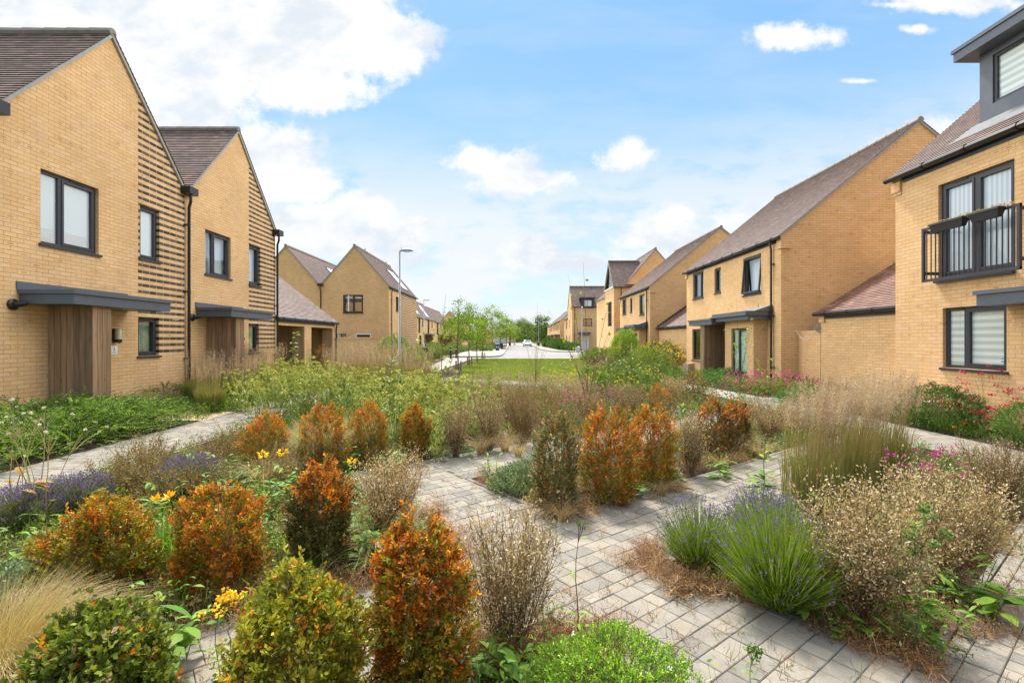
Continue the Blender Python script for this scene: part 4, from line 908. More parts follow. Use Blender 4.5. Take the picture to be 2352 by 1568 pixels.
canopy(r5, p5, 9.5, 11.2, 2.3, 2.6, 0.9, flash=False); boards(r5, 'timber_screen', (9.75, Y5-0.9), (9.75, Y5-0.02), 0, 2.3, 0.2)
g = MB(); g.tube([(8.5, Y5-0.16, 6.2), (14.6, Y5-0.16, 6.2)], 0.07, 6); g.build('gutter', M['black'], r5); downpipe(r5, p5, 9.0, 6.15, brk=False)
a5 = q5(1336, 1365, 690, 708); pd5 = Pl((0, Y5-0.05, 0), (1, 0, 0), (0, -1, 0))
g = MB(); wall_face(g, pd5, [(a5[0], 6.05), (a5[1], 6.05), (a5[1], 7.45), (a5[0], 7.45)], [(a5[0]+0.35, a5[1]-0.35, 6.12, 7.25)])
for x in (a5[0], a5[1]): g.poly([(x, Y5-0.05, 6.05), (x, Y5+1.6, 6.05), (x, Y5+1.6, 7.45), (x, Y5-0.05, 7.45)])
dm5 = g.build('dormer', M['frame'], r5)
g = MB(); g.box(a5[0]-0.25, a5[1]+0.15, Y5-0.3, Y5+1.8, 7.45, 7.65); g.build('dormer_roof', M['frame'], dm5)
window(r5, pd5, a5[0]+0.35, a5[1]-0.35, 6.12, 7.25, mull=[a5[0]+0.8], sill=False, recess=0.03, blind='blind')
r5b = house('terraced_house', 'lower house wing running on behind the three storey end with the dormer', 8.65, 14.0, 76.5, 82, 'y', 4.9, 7.6, {'W': [(78, 79, 3.2, 4.5), (78, 79, 1, 2.2)]}, gauge=0.2, gutter='W', over=0.1)
simple_windows(r5b, plane_of('W', 8.65, 0, 0, 0), [(78, 79, 3.2, 4.5), (78, 79, 1, 2.2)])
for i, (y0, y1, lab) in enumerate(((89, 98, 'first of the three stepped brick terrace houses far right, nearest us'), (98.1, 109, 'middle of the three stepped brick terrace houses far right'), (109.1, 124, 'last of the three stepped brick terrace houses far right, beside the wood'))):
    wl_ = [(y0+1.5, y0+2.6, 3.3, 4.6), (y0+4, y0+5, 3.3, 4.6), (y0+6.2, y0+7.4, 3.3, 4.6)]
    X6 = 8.65+0.12*i
    rr = house('terraced_house', lab, X6, X6+8, y0, y1, 'y', 4.95-0.1*i, 8.3-0.1*i, {'W': wl_}, gauge=0.2, gutter='W', over=0.1, group='stepped terrace houses far right')
    p6 = plane_of('W', X6, 0, 0, 0); simple_windows(rr, p6, wl_)
    canopy(rr, p6, y0+0.3, y0+3.5, 2.25, 2.5, 1.0, flash=False); boards(rr, 'timber_screen', (X6-0.9, y0+0.5), (X6, y0+0.5), 0, 2.25, 0.2); boards(rr, 'timber_screen', (X6-0.9, y0+0.5), (X6-0.9, y0+3.0), 0, 2.25, 0.2)

# ================================================================== street furniture and vehicles
def lamp(label, x, y, h=6.0, arm=0.55, ang=0.0):
    root = empty('street_lamp', (x, y, 0), label, 'street lamp', 'galvanised street lamps')
    g = MB(); g.tube([(x, y, 0), (x, y, 1.1), (x, y, 1.18), (x, y, h)], [0.085, 0.085, 0.055, 0.042], 12); g.build('post', M['galv'], root, smooth=True)
    g = MB(); dxx, dyy = math.cos(ang), math.sin(ang)
    g.tube([(x-0.03*dxx, y-0.03*dyy, h), (x+0.12*dxx, y+0.12*dyy, h+0.05)], 0.04, 8)
    P = [(x+0.05*dxx, y+0.05*dyy, h+0.05), (x+0.3*dxx, y+0.3*dyy, h+0.07), (x+arm*dxx, y+arm*dyy, h+0.05), (x+(arm+0.12)*dxx, y+(arm+0.12)*dyy, h+0.03)]
    g.tube(P, [0.05, 0.085, 0.07, 0.015], 10); g.tube([(x+0.08*dxx, y+0.08*dyy, h+0.1), (x+0.08*dxx, y+0.08*dyy, h+0.17)], 0.025, 8)
    hd = g.build('lamp_head', M['galv'], root, smooth=True)
    g = MB(); g.ball((x+0.36*dxx, y+0.36*dyy, h+0.0), 0.13, (1.2 if abs(dxx) > .5 else .6, .6 if abs(dxx) > .5 else 1.2, 0.35)); g.build('lamp_glass', M['mirror'], hd, smooth=True)
    return root
lamp('tall galvanised street lamp standing in grass before the open window house', -5.5, 24.2, 5.9)
lamp('street lamp beside the black litter bin, rooflight terrace behind', -10.0, 56.0)
lamp('street lamp rising among the young trees near the blue wheelie bin', -1.7, 86.0)
lamp('thin distant street lamp just left of the wood and the white car', 0.8, 134.0)
lamp('street lamp on the right before the tall brick house with the dormer', 9.75, 69.0, 6.0, 0.5, math.pi*1.5)
lamp('distant street lamp on the right pavement behind the white car', 6.4, 119.0, 6.0, 0.5, math.pi)
lamp('small street lamp against the far wood, right of centre', 16.5, 190.0, 6.0, 0.5, math.pi)
# car
M['carpaint'] = plain('silver_white_paint', (0.62, 0.64, 0.67), 0.22, 0.02); M['carglass'] = plain('car_glass', (0.06, 0.08, 0.10), 0.08, 0.02)
M['tyre'] = plain('tyre_rubber', (0.015, 0.015, 0.015), 0.8); M['lens'] = plain('headlight_lens', (0.7, 0.72, 0.72), 0.1, 0.02)
def car(x, y):
    root = empty('parked_car', (x, y, 0), 'white hatchback facing us on the pale road in the distance', 'car')
    g = MB()
    secs = [(0.0, 0.72, 0.28, 0.62), (0.25, 0.86, 0.22, 0.78), (1.15, 0.89, 0.22, 0.96), (1.3, 0.89, 0.22, 0.98), (3.4, 0.89, 0.22, 1.0), (4.1, 0.87, 0.24, 0.95), (4.3, 0.78, 0.32, 0.85)]
    def ring(s): yy_, hw, zb, zt = s; return [(x-hw*.92, y+yy_, zb), (x+hw*.92, y+yy_, zb), (x+hw, y+yy_, zb+.2), (x+hw, y+yy_, zt-.12), (x+hw*.9, y+yy_, zt), (x-hw*.9, y+yy_, zt), (x-hw, y+yy_, zt-.12), (x-hw, y+yy_, zb+.2)]
    R = [ring(s) for s in secs]
    for a, b in zip(R[:-1], R[1:]):
        for i in range(8): g.poly([a[i], a[(i+1) % 8], b[(i+1) % 8], b[i]])
    g.poly(R[0]); g.poly(R[-1])
    roofp = [(x-.58, y+1.95, 1.45), (x+.58, y+1.95, 1.45), (x+.6, y+3.3, 1.46), (x-.6, y+3.3, 1.46)]
    g.poly(roofp)
    body = g.build('body', M['carpaint'], root, weld=True)
    base = [(x-.78, y+1.1, .96), (x+.78, y+1.1, .96), (x+.78, y+4.1, .98), (x-.78, y+4.1, .98)]
    g = MB()
    for i in range(4): g.poly([base[i], base[(i+1) % 4], roofp[(i+1) % 4], roofp[i]])
    g.build('windscreen', M['carglass'], root)
    for sx in (-1, 1):
        g = MB(); g.bar((x+sx*.78, y+1.1, .97), (x+sx*.58, y+1.95, 1.45), .07, .07); g.build('pillar', M['carpaint'], root)
        g = MB(); g.box(x+sx*.68-.16, x+sx*.68+.16, y-.01+.06, y+.35, .62, .76); g.build('headlight', M['lens'], root)
        g = MB(); g.ball((x+sx*1.0, y+1.3, 1.0), .12, (1, .6, .7)); g.build('mirror', M['carpaint'], root, smooth=True)
        for yy_ in (.8, 3.4):
            g = MB(); g.tube([(x+sx*.72, y+yy_, .32), (x+sx*.9, y+yy_, .32)], .32, 18); wh = g.build('wheel', M['tyre'], root)
            g = MB(); g.tube([(x+sx*.80, y+yy_, .32), (x+sx*.905, y+yy_, .32)], .2, 14); g.build('rim', M['galv'], wh)
    g = MB(); g.box(x-.5, x+.5, y-.02, y+.1, .5, .6); g.box(x-.62, x+.62, y-.02, y+.12, .28, .42); g.build('grille', M['black'], root)
    g = MB(); g.box(x-.26, x+.26, y-.035, y-.022, .42, .52); g.build('number_plate', M['white'], root)
car(3.35, 105.5)
def wheelie(label, x, y, wd, h, mat, tilt=0.05):
    root = empty('wheelie_bin', (x, y, 0), label, 'bin')
    g = MB(); a, b = wd*.40, wd*.5; g.hexa([(x-a, y-a, .06), (x+a, y-a, .06), (x+a, y+a, .06), (x-a, y+a, .06), (x-b, y-b, h*.93), (x+b, y-b, h*.93), (x+b, y+b, h*.93), (x-b, y+b, h*.93)]); g.build('body', mat, root)
    g = MB(); g.hexa([(x-b-.02, y-b-.03, h*.93+.002), (x+b+.02, y-b-.03, h*.93+.002), (x+b+.02, y+b+.02, h*.93+.002), (x-b-.02, y+b+.02, h*.93+.002), (x-b, y-b, h*.96), (x+b, y-b, h*.96), (x+b, y+b, h+tilt), (x-b, y+b, h+tilt)]); g.build('lid', mat, root)
    for s in (-1, 1):
        g = MB(); g.tube([(x+s*a*.9, y+a, .1), (x+s*a*1.1, y+a, .1)], .1, 12); g.build('wheel', M['black'], root)
    return root
M['blue'] = plain('blue_plastic', (0.015, 0.05, 0.12), 0.4); M['orange'] = plain('orange_red_plastic', (0.55, 0.06, 0.015), 0.4)
wheelie('blue wheelie bin with a white house number beside the paved parking area', -1.95, 66, .58, 1.05, M['blue'])
text3d('64', bpy.data.objects['body' if False else [o.name for o in bpy.data.objects if o.name.startswith('wheelie_bin')][-1]], plane_of('S', 0, 0, 65.70, 0), -1.95, 0.45, 0.38, M['white'])
wheelie('black wheelie bin beside the far end of the road, right of the white car', 6.0, 112, .6, 1.07, M['black'])
wheelie('black wheelie bin on the far left pavement before the pale wood', -0.55, 120, .6, 1.07, M['black'])
def litterbin(x, y):
    root = empty('litter_bin', (x, y, 0), 'square black litter bin on the left behind the tall grass', 'bin')
    g = MB(); g.hexa([(x-.2, y-.2, .05), (x+.2, y-.2, .05), (x+.2, y+.2, .05), (x-.2, y+.2, .05), (x-.25, y-.25, .85), (x+.25, y-.25, .85), (x+.25, y+.25, .85), (x-.25, y+.25, .85)]); g.build('body', M['black'], root)
    g = MB(); g.box(x-.27, x+.27, y-.27, y+.27, .852, .92); g.build('lid', M['black'], root)
litterbin(-6.9, 39.5)
def bollard(label, x, y):
    root = empty('bollard', (x, y, 0), label, 'bollard', 'black bollards by the path')
    g = MB(); g.tube([(x, y, 0), (x, y, .92), (x, y, .96)], [.075, .075, .05], 12); g.build('post', M['black'], root, smooth=True)
    g = MB(); g.tube([(x, y, .74), (x, y, .80)], .0775, 12); g.build('band', M['white'], root)
bollard('nearer of the two black bollards with a pale band by the left path', -4.95, 40.0); bollard('farther of the two black bollards, just behind the other', -4.75, 42.0)
def stakes_barrier():
    x, y = -1.3, 76
    root = empty('road_barrier', (x, y, 0), 'folded roadworks board with red and white stripes by the kerb', 'road barrier')
    g = MB(); g.hexa([(x-.45, y, 0), (x+.3, y, 0), (x+.3, y+.06, 0), (x-.45, y+.06, 0), (x-.55, y+.3, 1.0), (x+.15, y+.3, 1.0), (x+.15, y+.36, 1.0), (x-.55, y+.36, 1.0)]); g.build('board', M['black'], root)
    for i in range(4):
        g = MB(); z0 = .05+i*.22; g.hexa([(x-.05+i*-.02, y-.05, z0), (x+.45-i*.03, y-.05, z0), (x+.45-i*.03, y+.0, z0), (x-.05-i*.02, y+.0, z0), (x-.05-i*.02, y+.05, z0+.2), (x+.42-i*.03, y+.05, z0+.2), (x+.42-i*.03, y+.1, z0+.2), (x-.05-i*.02, y+.1, z0+.2)])
        g.build('stripe', M['orange'] if i % 2 == 0 else M['white'], root)
stakes_barrier()
cb_ = empty('utility_cabinet', (8.0, 60, 0), 'pale grey utility cabinet at the end of the clipped hedge', 'cabinet')
g = MB(); g.box(7.72, 8.24, 59.8, 60.15, 0, .66); g.build('body', plain('cabinet_grey', (.42, .44, .42), .6), cb_)
g = MB(); g.hexa([(7.68, 59.76, .662), (8.28, 59.76, .662), (8.28, 60.19, .662), (7.68, 60.19, .662), (7.8, 59.9, .74), (8.16, 59.9, .74), (8.16, 60.05, .74), (7.8, 60.05, .74)]); g.build('lid', plain('cabinet_lid', (.36, .38, .37), .6), cb_)
# stakes by the young trees
for (px, py, lab) in ((720, 1310, 'timber stake of the nearest young tree on the lawn edge'), (895, 1232, 'pair timber stake of the second young tree on the lawn edge'), (1110, 1120, 'timber stake by the small tree farthest along the lawn edge')):
    D = (947.5+px/6.826, 660.4+py/6.826); p = G(*D)
    root = empty('tree_stake', p, lab, 'stake')
    for s in (-1, 1):
        g = MB(); g.tube([(p.x+s*.12, p.y, 0), (p.x+s*.12, p.y, .52)], .04, 8); g.build('post', M['stake'], root)
# pigeons on the ridge
def bird(x, y, z, lab):
    g = MB(); g.ball((x, y, z+.08), .055, (.9, 1.5, .95)); g.ball((x, y-.07, z+.155), .03); g.tube([(x, y-.04, z+.1), (x, y-.07, z+.15)], [.035, .024], 6); g.tube([(x, y+.06, z+.07), (x, y+.18, z+.04)], [.03, .01], 6); g.tube([(x, y, z), (x, y, z+.06)], .008, 4)
    tag(g.build('pigeon', plain('grey_feather', (.06, .065, .075), .7), None, smooth=True, loc=(x, y, z)), lab, 'bird')
bird(-10.7, 36.0, 8.02, 'grey pigeon on the ridge above the open window house, nearer one'); bird(-10.7, 42.0, 8.02, 'grey pigeon at the far end of the same ridge')
# ================================================================== plants: toolkit
def unit(a): return a/np.maximum(np.linalg.norm(a, axis=-1, keepdims=True), 1e-9)
class PM:
    def __init__(s, seed=0): s.r = np.random.default_rng(seed); s.V = []; s.Q = []; s.C = []; s.n = 0
    def add(s, V, Q, C):
        s.V.append(V.reshape(-1, 3)); s.Q.append(Q+s.n); s.C.append(C.reshape(-1, 3)); s.n += V.reshape(-1, 3).shape[0]
    def leaves(s, P, D, L, W, C, fold=0.12, droop=0.0):
        n = len(P); D = unit(D); R = s.r.normal(size=(n, 3)); S = unit(np.cross(D, R)); N = np.cross(S, D)
        L = np.broadcast_to(np.asarray(L, float), (n,))[:, None]; W = np.broadcast_to(np.asarray(W, float), (n,))[:, None]
        v = np.stack([P, P+D*L*0.45+S*W*0.5+N*W*fold, P+D*L-np.array([0, 0, 1])*L*droop, P+D*L*0.45-S*W*0.5+N*W*fold], 1)
        C = np.broadcast_to(C, (n, 3))
        s.add(v, np.arange(n*4).reshape(n, 4), np.repeat(C[:, None, :], 4, 1))
    def ribbons(s, pts, width, C, side=None, tipC=None):
        """pts (n,K,3); width (K,) or (n,K)"""
        n, K, _ = pts.shape; W = np.broadcast_to(np.asarray(width, float), (n, K))[:, :, None]
        T = unit(np.gradient(pts, axis=1))
        if side is None:
            a = s.r.uniform(0, 2*np.pi, n); side = np.stack([np.cos(a), np.sin(a), np.zeros(n)], 1)
        S = unit(side[:, None, :]-T*np.sum(side[:, None, :]*T, -1, keepdims=True))
        v = np.stack([pts-S*W/2, pts+S*W/2], 2)         # n,K,2,3
        idx = np.arange(n*K*2).reshape(n, K, 2)
        q = np.stack([idx[:, :-1, 0], idx[:, :-1, 1], idx[:, 1:, 1], idx[:, 1:, 0]], -1).reshape(-1, 4)
        C = np.broadcast_to(C, (n, 3)); cc = np.repeat(C[:, None, :], K, 1)
        if tipC is not None:
            t = np.linspace(0, 1, K)[None, :, None]; cc = cc*(1-t)+np.broadcast_to(tipC, (n, 3))[:, None, :]*t
        s.add(v, q, np.repeat(cc[:, :, None, :], 2, 2))
    def mesh(s, name):
        V = np.concatenate(s.V).astype(np.float32); Q = np.concatenate(s.Q).astype(np.int32); C = np.concatenate(s.C).astype(np.float32)
        me = bpy.data.meshes.new(name); me.vertices.add(len(V)); me.vertices.foreach_set('co', V.ravel())
        me.loops.add(Q.size); me.loops.foreach_set('vertex_index', Q.ravel()); me.polygons.add(len(Q))
        me.polygons.foreach_set('loop_start', np.arange(0, Q.size, 4, dtype=np.int32)); me.polygons.foreach_set('loop_total', np.full(len(Q), 4, np.int32))
        ca = me.color_attributes.new('Col', 'FLOAT_COLOR', 'POINT'); ca.data.foreach_set('color', np.hstack([C, np.ones((len(C), 1), np.float32)]).ravel())
        me.materials.append(M['leaf']); me.update(); me.validate(); return me
    def obj(s, name, parent=None):
        o = bpy.data.objects.new(name, s.mesh(name)); COL.objects.link(o)
        if parent is not None: o.parent = parent
        return o
def pal(r, n, cols, wts=None, var=0.18):
    cols = np.array(cols, float); i = r.choice(len(cols), n, p=(np.array(wts)/sum(wts) if wts is not None else None))
    return cols[i]*r.uniform(1-var, 1+var, (n, 1))
def disc(r, n, R): a = r.uniform(0, 2*np.pi, n); d = R*np.sqrt(r.uniform(0, 1, n)); return np.stack([d*np.cos(a), d*np.sin(a), np.zeros(n)], 1), a
GREEN = [(0.085, 0.17, 0.018), (0.12, 0.235, 0.022), (0.06, 0.12, 0.015), (0.17, 0.28, 0.03)]
DARKG = [(0.04, 0.078, 0.012), (0.06, 0.115, 0.015), (0.08, 0.145, 0.02)]
LIME = [(0.25, 0.40, 0.02), (0.33, 0.47, 0.03), (0.19, 0.32, 0.02)]
SAGE = [(0.26, 0.31, 0.07), (0.33, 0.39, 0.09), (0.20, 0.26, 0.045), (0.38, 0.41, 0.16)]
ORANGE = [(0.62, 0.19, 0.012), (0.55, 0.14, 0.010), (0.72, 0.30, 0.02), (0.44, 0.13, 0.010), (0.64, 0.23, 0.014), (0.34, 0.12, 0.010)]
OLIVE = [(0.26, 0.22, 0.016), (0.34, 0.24, 0.014), (0.17, 0.17, 0.014), (0.40, 0.24, 0.014), (0.22, 0.24, 0.02)]
TAN = [(0.42, 0.29, 0.14), (0.52, 0.39, 0.21), (0.33, 0.21, 0.10), (0.60, 0.49, 0.32)]
BROWN = [(0.20, 0.105, 0.045), (0.28, 0.15, 0.065), (0.13, 0.068, 0.032), (0.34, 0.20, 0.09)]
RUST = [(0.30, 0.135, 0.05), (0.38, 0.19, 0.075), (0.20, 0.09, 0.035), (0.14, 0.065, 0.03)]
TWIG = [(0.17, 0.13, 0.08), (0.24, 0.19, 0.12), (0.11, 0.08, 0.045)]
STRAW = [(0.46, 0.35, 0.16), (0.55, 0.44, 0.24), (0.38, 0.27, 0.11)]
PLUME = [(0.46, 0.35, 0.24), (0.54, 0.42, 0.30), (0.38, 0.28, 0.19), (0.33, 0.23, 0.18)]
PURPLE = [(0.15, 0.11, 0.30), (0.20, 0.14, 0.40), (0.10, 0.09, 0.15), (0.11, 0.10, 0.14)]
PINK = [(0.62, 0.06, 0.35), (0.70, 0.12, 0.42), (0.48, 0.03, 0.28)]
RED = [(0.50, 0.02, 0.07), (0.62, 0.04, 0.12), (0.40, 0.015, 0.05)]
YEL = [(0.85, 0.55, 0.02), (0.75, 0.42, 0.015), (0.9, 0.65, 0.05)]
SK = np.random.default_rng(11)
def twigs(p, n, H, R, width=0.006, K=5, cols=TWIG, sub=6, subL=0.18, spread0=0.04, pw=1.3, prof=None):
    r = p.r; b, _ = disc(r, n, spread0); a = r.uniform(0, 2*np.pi, n); rad = R*np.sqrt(r.uniform(0.0, 1, n)); h = H*r.uniform(0.75, 1.0, n)
    if prof is not None: h = H*np.sqrt(np.clip(1-(rad/R)**2, 0.06, 1))*r.uniform(0.85, 1.0, n)
    t = np.linspace(0, 1, K)[None, :, None]
    end = np.stack([rad*np.cos(a), rad*np.sin(a), h], 1)[:, None, :]
    base = b[:, None, :]
    path = base*(1-t)+np.concatenate([end[:, :, :2]*t**pw, end[:, :, 2:]*t], -1)+r.normal(size=(n, K, 3))*0.012*H*t
    p.ribbons(path, np.linspace(width, width*0.35, K), pal(r, n, cols))
    ends = [path[:, -1]]; dirs = [unit(path[:, -1]-path[:, -2])]
    if sub:
        m = n*sub; i = np.repeat(np.arange(n), sub); tt = r.uniform(0.25, 0.97, m)
        k = np.minimum((tt*(K-1)).astype(int), K-2); f = (tt*(K-1)-k)[:, None]
        P0 = path[i, k]*(1-f)+path[i, k+1]*f; d = unit(unit(path[i, k+1]-path[i, k])+r.normal(size=(m, 3))*0.55+np.array([0, 0, 0.35]))
        L = subL*r.uniform(0.4, 1.0, m)[:, None]; t3 = np.linspace(0, 1, 3)[None, :, None]
        sp = P0[:, None, :]+d[:, None, :]*L[:, None, :]*t3+r.normal(size=(m, 3, 3))*0.006*t3
        p.ribbons(sp, np.array([width*0.45, width*0.3, width*0.18]), pal(r, m, cols)); ends.append(sp[:, -1]); dirs.append(d); ends.append(sp[:, 1]); dirs.append(d)
    return np.concatenate(ends), np.concatenate(dirs)

def prof_bush(z, kind):
    if kind == 'egg': return np.sqrt(np.clip(1-((z-0.42)/0.58)**2, 0, 1))*np.where(z < 0.42, 0.86+0.14*z/0.42, 1)
    if kind == 'barrel': return np.clip(1-np.clip((z-0.62)/0.40, 0, 1)**2.4, 0, 1)**0.6*(0.80+0.20*np.sin(np.clip(z/0.6, 0, 1)*np.pi/2))*np.clip(z*6+.55, 0, 1)
    if kind == 'ball': return np.sqrt(np.clip(1-((z-0.5)/0.5)**2, 0, 1))**0.8
    if kind == 'cone': return np.clip(1.05-z, 0, 1)**0.55*np.clip(z/0.12+0.6, 0, 1)
    return np.sqrt(np.clip(1-z**2.2, 0, 1))
def shell_pts(r, n, H, R, kind, lump=0.16, inner=0.62, ph=None):
    ph = r.uniform(0, 6.28, 4) if ph is None else ph
    z = r.uniform(0.02, 1.0, n); a = r.uniform(0, 2*np.pi, n); rho = inner+(1-inner)*r.uniform(0, 1, n)**0.6
    lu = 1+lump*(np.sin(2*a+ph[3]+3*z)*.6+np.sin(3*a+ph[0]+4*z)*.7+0.7*np.sin(5*a+ph[1]-9*z)+0.5*np.sin(11*z+7*a+ph[2]))
    rr = R*prof_bush(z, kind)*lu*rho
    zt = H*z*(1+0.09*np.sin(2*a+ph[3])+0.05*np.sin(5*a+ph[1]))
    shoot = 1+np.where(r.uniform(0, 1, n) < 0.05, r.uniform(0.04, 0.16, n), 0); P = np.stack([rr*np.cos(a)*shoot, rr*np.sin(a)*shoot, zt*(1+(shoot-1)*0.7)], 1); out = np.stack([np.cos(a)*0.8, np.sin(a)*0.8, np.zeros(n)+0.25+0.9*z], 1)
    return P, unit(out), z, a, rho
def leafy_bush(seed, H, R, kind='egg', sprigs=900, per=9, L=0.02, W=0.011, spr=0.075, colA=ORANGE, colB=OLIVE, mixf=None, lump=0.17, inner=0.5, twigc=TWIG, flowers=None, dead=0.0, stems=26):
    p = PM(seed); r = p.r
    P, D, z, a, rho = shell_pts(r, sprigs, H, R, kind, lump, inner)
    D = unit(D+np.array([0, 0, 0.15])+r.normal(size=D.shape)*0.42)
    f = mixf(P, z, a, r) if mixf else np.zeros(sprigs)
    isA = r.uniform(0, 1, sprigs) < f
    cA = pal(r, sprigs, colA); cB = pal(r, sprigs, colB); c = np.where(isA[:, None], cA, cB)
    if dead > 0: dd = r.uniform(0, 1, sprigs) < dead; c = np.where(dd[:, None], pal(r, sprigs, TAN), c)
    t = (np.arange(per)+0.5)/per
    Pl_ = P[:, None, :]+D[:, None, :]*spr*(t[None, :, None]-0.35)
    side = unit(np.cross(np.repeat(D[:, None, :], per, 1), r.normal(size=(sprigs, per, 3))))
    Dl = unit(D[:, None, :]*0.8+side*0.95+np.array([0, 0, 0.1]))
    cc = np.repeat(c[:, None, :]*r.uniform(0.6, 1.25, (sprigs, 1, 1)), per, 1)*r.uniform(0.75, 1.25, (sprigs, per, 1))
    ll = L*r.uniform(0.7, 1.25, sprigs*per)
    p.leaves(Pl_.reshape(-1, 3), Dl.reshape(-1, 3), ll, ll*W/L, cc.reshape(-1, 3))
    # twig of each sprig
    pts = np.stack([P-D*spr*0.6, P+D*spr*0.6], 1); p.ribbons(pts, np.array([0.0022, 0.0012]), pal(r, sprigs, twigc))
    q = PM(seed+1); twigs(q, stems, H*0.92, R*0.8, 0.008, sub=8, subL=0.16, cols=twigc, prof=1)
    fl = None
    if flowers:
        n_, size, cols = flowers; fl = PM(seed+2); P, D, z, a, rho = shell_pts(fl.r, n_, H*1.02, R*1.03, kind, lump, 0.95)
        for k_ in range(5): fl.leaves(P, unit(D*0.5+fl.r.normal(size=D.shape)*0.7), size, size*0.7, pal(fl.r, n_, cols))
    return p, q, fl
def make_plant(name, label, cat, parts, loc=(0, 0, 0), group=None):
    root = empty(name, loc, label, cat, group)
    for pn, pm in parts:
        if pm is not None: pm.obj(pn, root)
    return root
def single(name, label, cat, pm, loc=(0, 0, 0), group=None):
    o = pm.obj(name); o.location = loc; return tag(o, label, cat, group)
HIDE = []
def dupl(src, loc, s=1.0, rz=None, label=None, group=None):
    rz = SK.uniform(0, 6.28) if rz is None else rz
    return copy_tree(src, None, loc=tuple(loc), rotz=rz, scale=s, label=label, group=group)
class Proto:
    """a kind of plant: the first placing uses the object itself, later ones copy it"""
    def __init__(s, build): s.build = build; s.o = None
    def put(s, loc, sc_=1.0, label=None, group=None, rz=None):
        rz = SK.uniform(0, 6.28) if rz is None else rz
        if s.o is None:
            s.o = s.build(label); s.o.location = tuple(loc); s.o.rotation_euler = (0, 0, rz); s.o.scale = sc_ if isinstance(sc_, tuple) else (sc_,)*3
            if group: s.o['group'] = group
            return s.o
        return dupl(s.o, loc, sc_, rz, label, group)

# mixing rules for leaf colour patches (a real pattern of the dying box leaves)
def top_orange(k=0.5, soft=0.25, base=0.25, ph=0.0):
    def f(P, z, a, r):
        n = 0.5+0.3*np.sin(P[:, 0]*17+ph)*np.cos(P[:, 2]*13+P[:, 1]*11+ph)+0.3*np.sin(P[:, 0]*31+P[:, 1]*27+ph*2)*np.sin(P[:, 2]*25+ph)
        return np.clip((z-k)/soft*0.8+n*1.3-0.5, 0, 1)*(1-base)*0.85+base*n*0.9
    return f
def box(label, seed, H, R, f, kind='barrel', sprigs=1100, L=0.02, dead=0.03, colB=OLIVE, per=9, W=0.0105, loc=(0, 0, 0), group='orange tinged box bushes'):
    p, q, _ = leafy_bush(seed, H, R, kind, sprigs, per, L, W, 0.07, ORANGE, colB, f, dead=dead)
    return make_plant('box_bush', label, 'bush', [('foliage', p), ('twigs', q)], loc, group)
def drybush(label, seed, H, R, n=40, sub=22, leafn=5000, lc=TAN, tc=TWIG, L=0.017, loc=(0, 0, 0), pw=1.2, group='dried bare box bushes', bl=BROWN):
    R = R*1.12; L = L*1.2; q = PM(seed); e, d = twigs(q, n, H, R, 0.007, 6, tc, sub, 0.20, 0.05, 0.85)
    e2, d2 = twigs(q, n//2, H*0.62, R*1.05, 0.006, 5, tc, sub, 0.17, 0.05, 0.8); e = np.concatenate([e, e2]); d = np.concatenate([d, d2])
    p = PM(seed+1); r = p.r; i = r.integers(0, len(e), leafn)
    P = e[i]+r.normal(size=(leafn, 3))*0.014-d[i]*r.uniform(0, 0.09, (leafn, 1))
    hz_ = np.clip(P[:, 2]/H, 0, 1)[:, None]; c = pal(r, leafn, lc)*(hz_ > r.uniform(0.05, 0.5, (leafn, 1)))+pal(r, leafn, bl)*(hz_ <= r.uniform(0.05, 0.5, (leafn, 1)))*1.0
    c = np.where(c.sum(1, keepdims=True) < 0.05, pal(r, leafn, bl), c); c = np.minimum(c, 0.7)
    p.leaves(P, unit(d[i]+r.normal(size=(leafn, 3))*0.7), L*r.uniform(0.6, 1.2, leafn), L*0.45, c)
    return make_plant('dried_bush', label, 'bush', [('twigs', q), ('dead_leaves', p)], loc, group)
def grass(p, n, H, R0, lean, width=0.004, cols=GREEN, tip=None, K=6, curl=0.25, hv=0.25, wind=0.0):
    r = p.r; b, a = disc(r, n, R0); a2 = a+r.normal(size=n)*0.6; o = np.stack([np.cos(a2), np.sin(a2), np.zeros(n)], 1)
    h = H*r.uniform(1-hv, 1, n)[:, None, None]; ln = lean*r.uniform(0.2, 1, n)[:, None, None]
    t = np.linspace(0, 1, K)[None, :, None]
    path = b[:, None, :]+np.array([0, 0, 1])*h*(t-curl*t**3*ln/ max(lean, 1e-3))+o[:, None, :]*h*ln*t**1.8+np.array([wind, 0, 0])*h*t**2
    w_ = width*np.array([1, 1, .9, .75, .5, .15])[:K] if K == 6 else np.linspace(width, width*.2, K)
    p.ribbons(path, w_, pal(r, n, cols), tipC=(pal(r, n, tip) if tip else None))
    return path
def plumes(p, path, cols=PLUME, m=26, size=0.011, span=0.22, thick=0.012):
    r = p.r; n = len(path); t = r.uniform(0, 1, (n, m, 1))
    end = path[:, -1][:, None, :]; d = path[:, -1]-path[:, -2]; L = np.linalg.norm(path[:, -1]-path[:, 0], axis=1)[:, None, None]
    d = unit(d+np.array([0, 0, 1.0])*np.linalg.norm(d, axis=1, keepdims=True)*0.5)[:, None, :]
    P = end+d*(t-0.55)*L*span+r.normal(size=(n, m, 3))*thick*(1-0.6*np.abs(t*2-1))
    c = np.repeat(pal(r, n, cols)[:, None, :], m, 1)
    p.leaves(P.reshape(-1, 3), unit(np.repeat(d, m, 1)+r.normal(size=(n, m, 3))*0.55).reshape(-1, 3), size*r.uniform(0.7, 1.5, n*m), size*0.4, c.reshape(-1, 3))
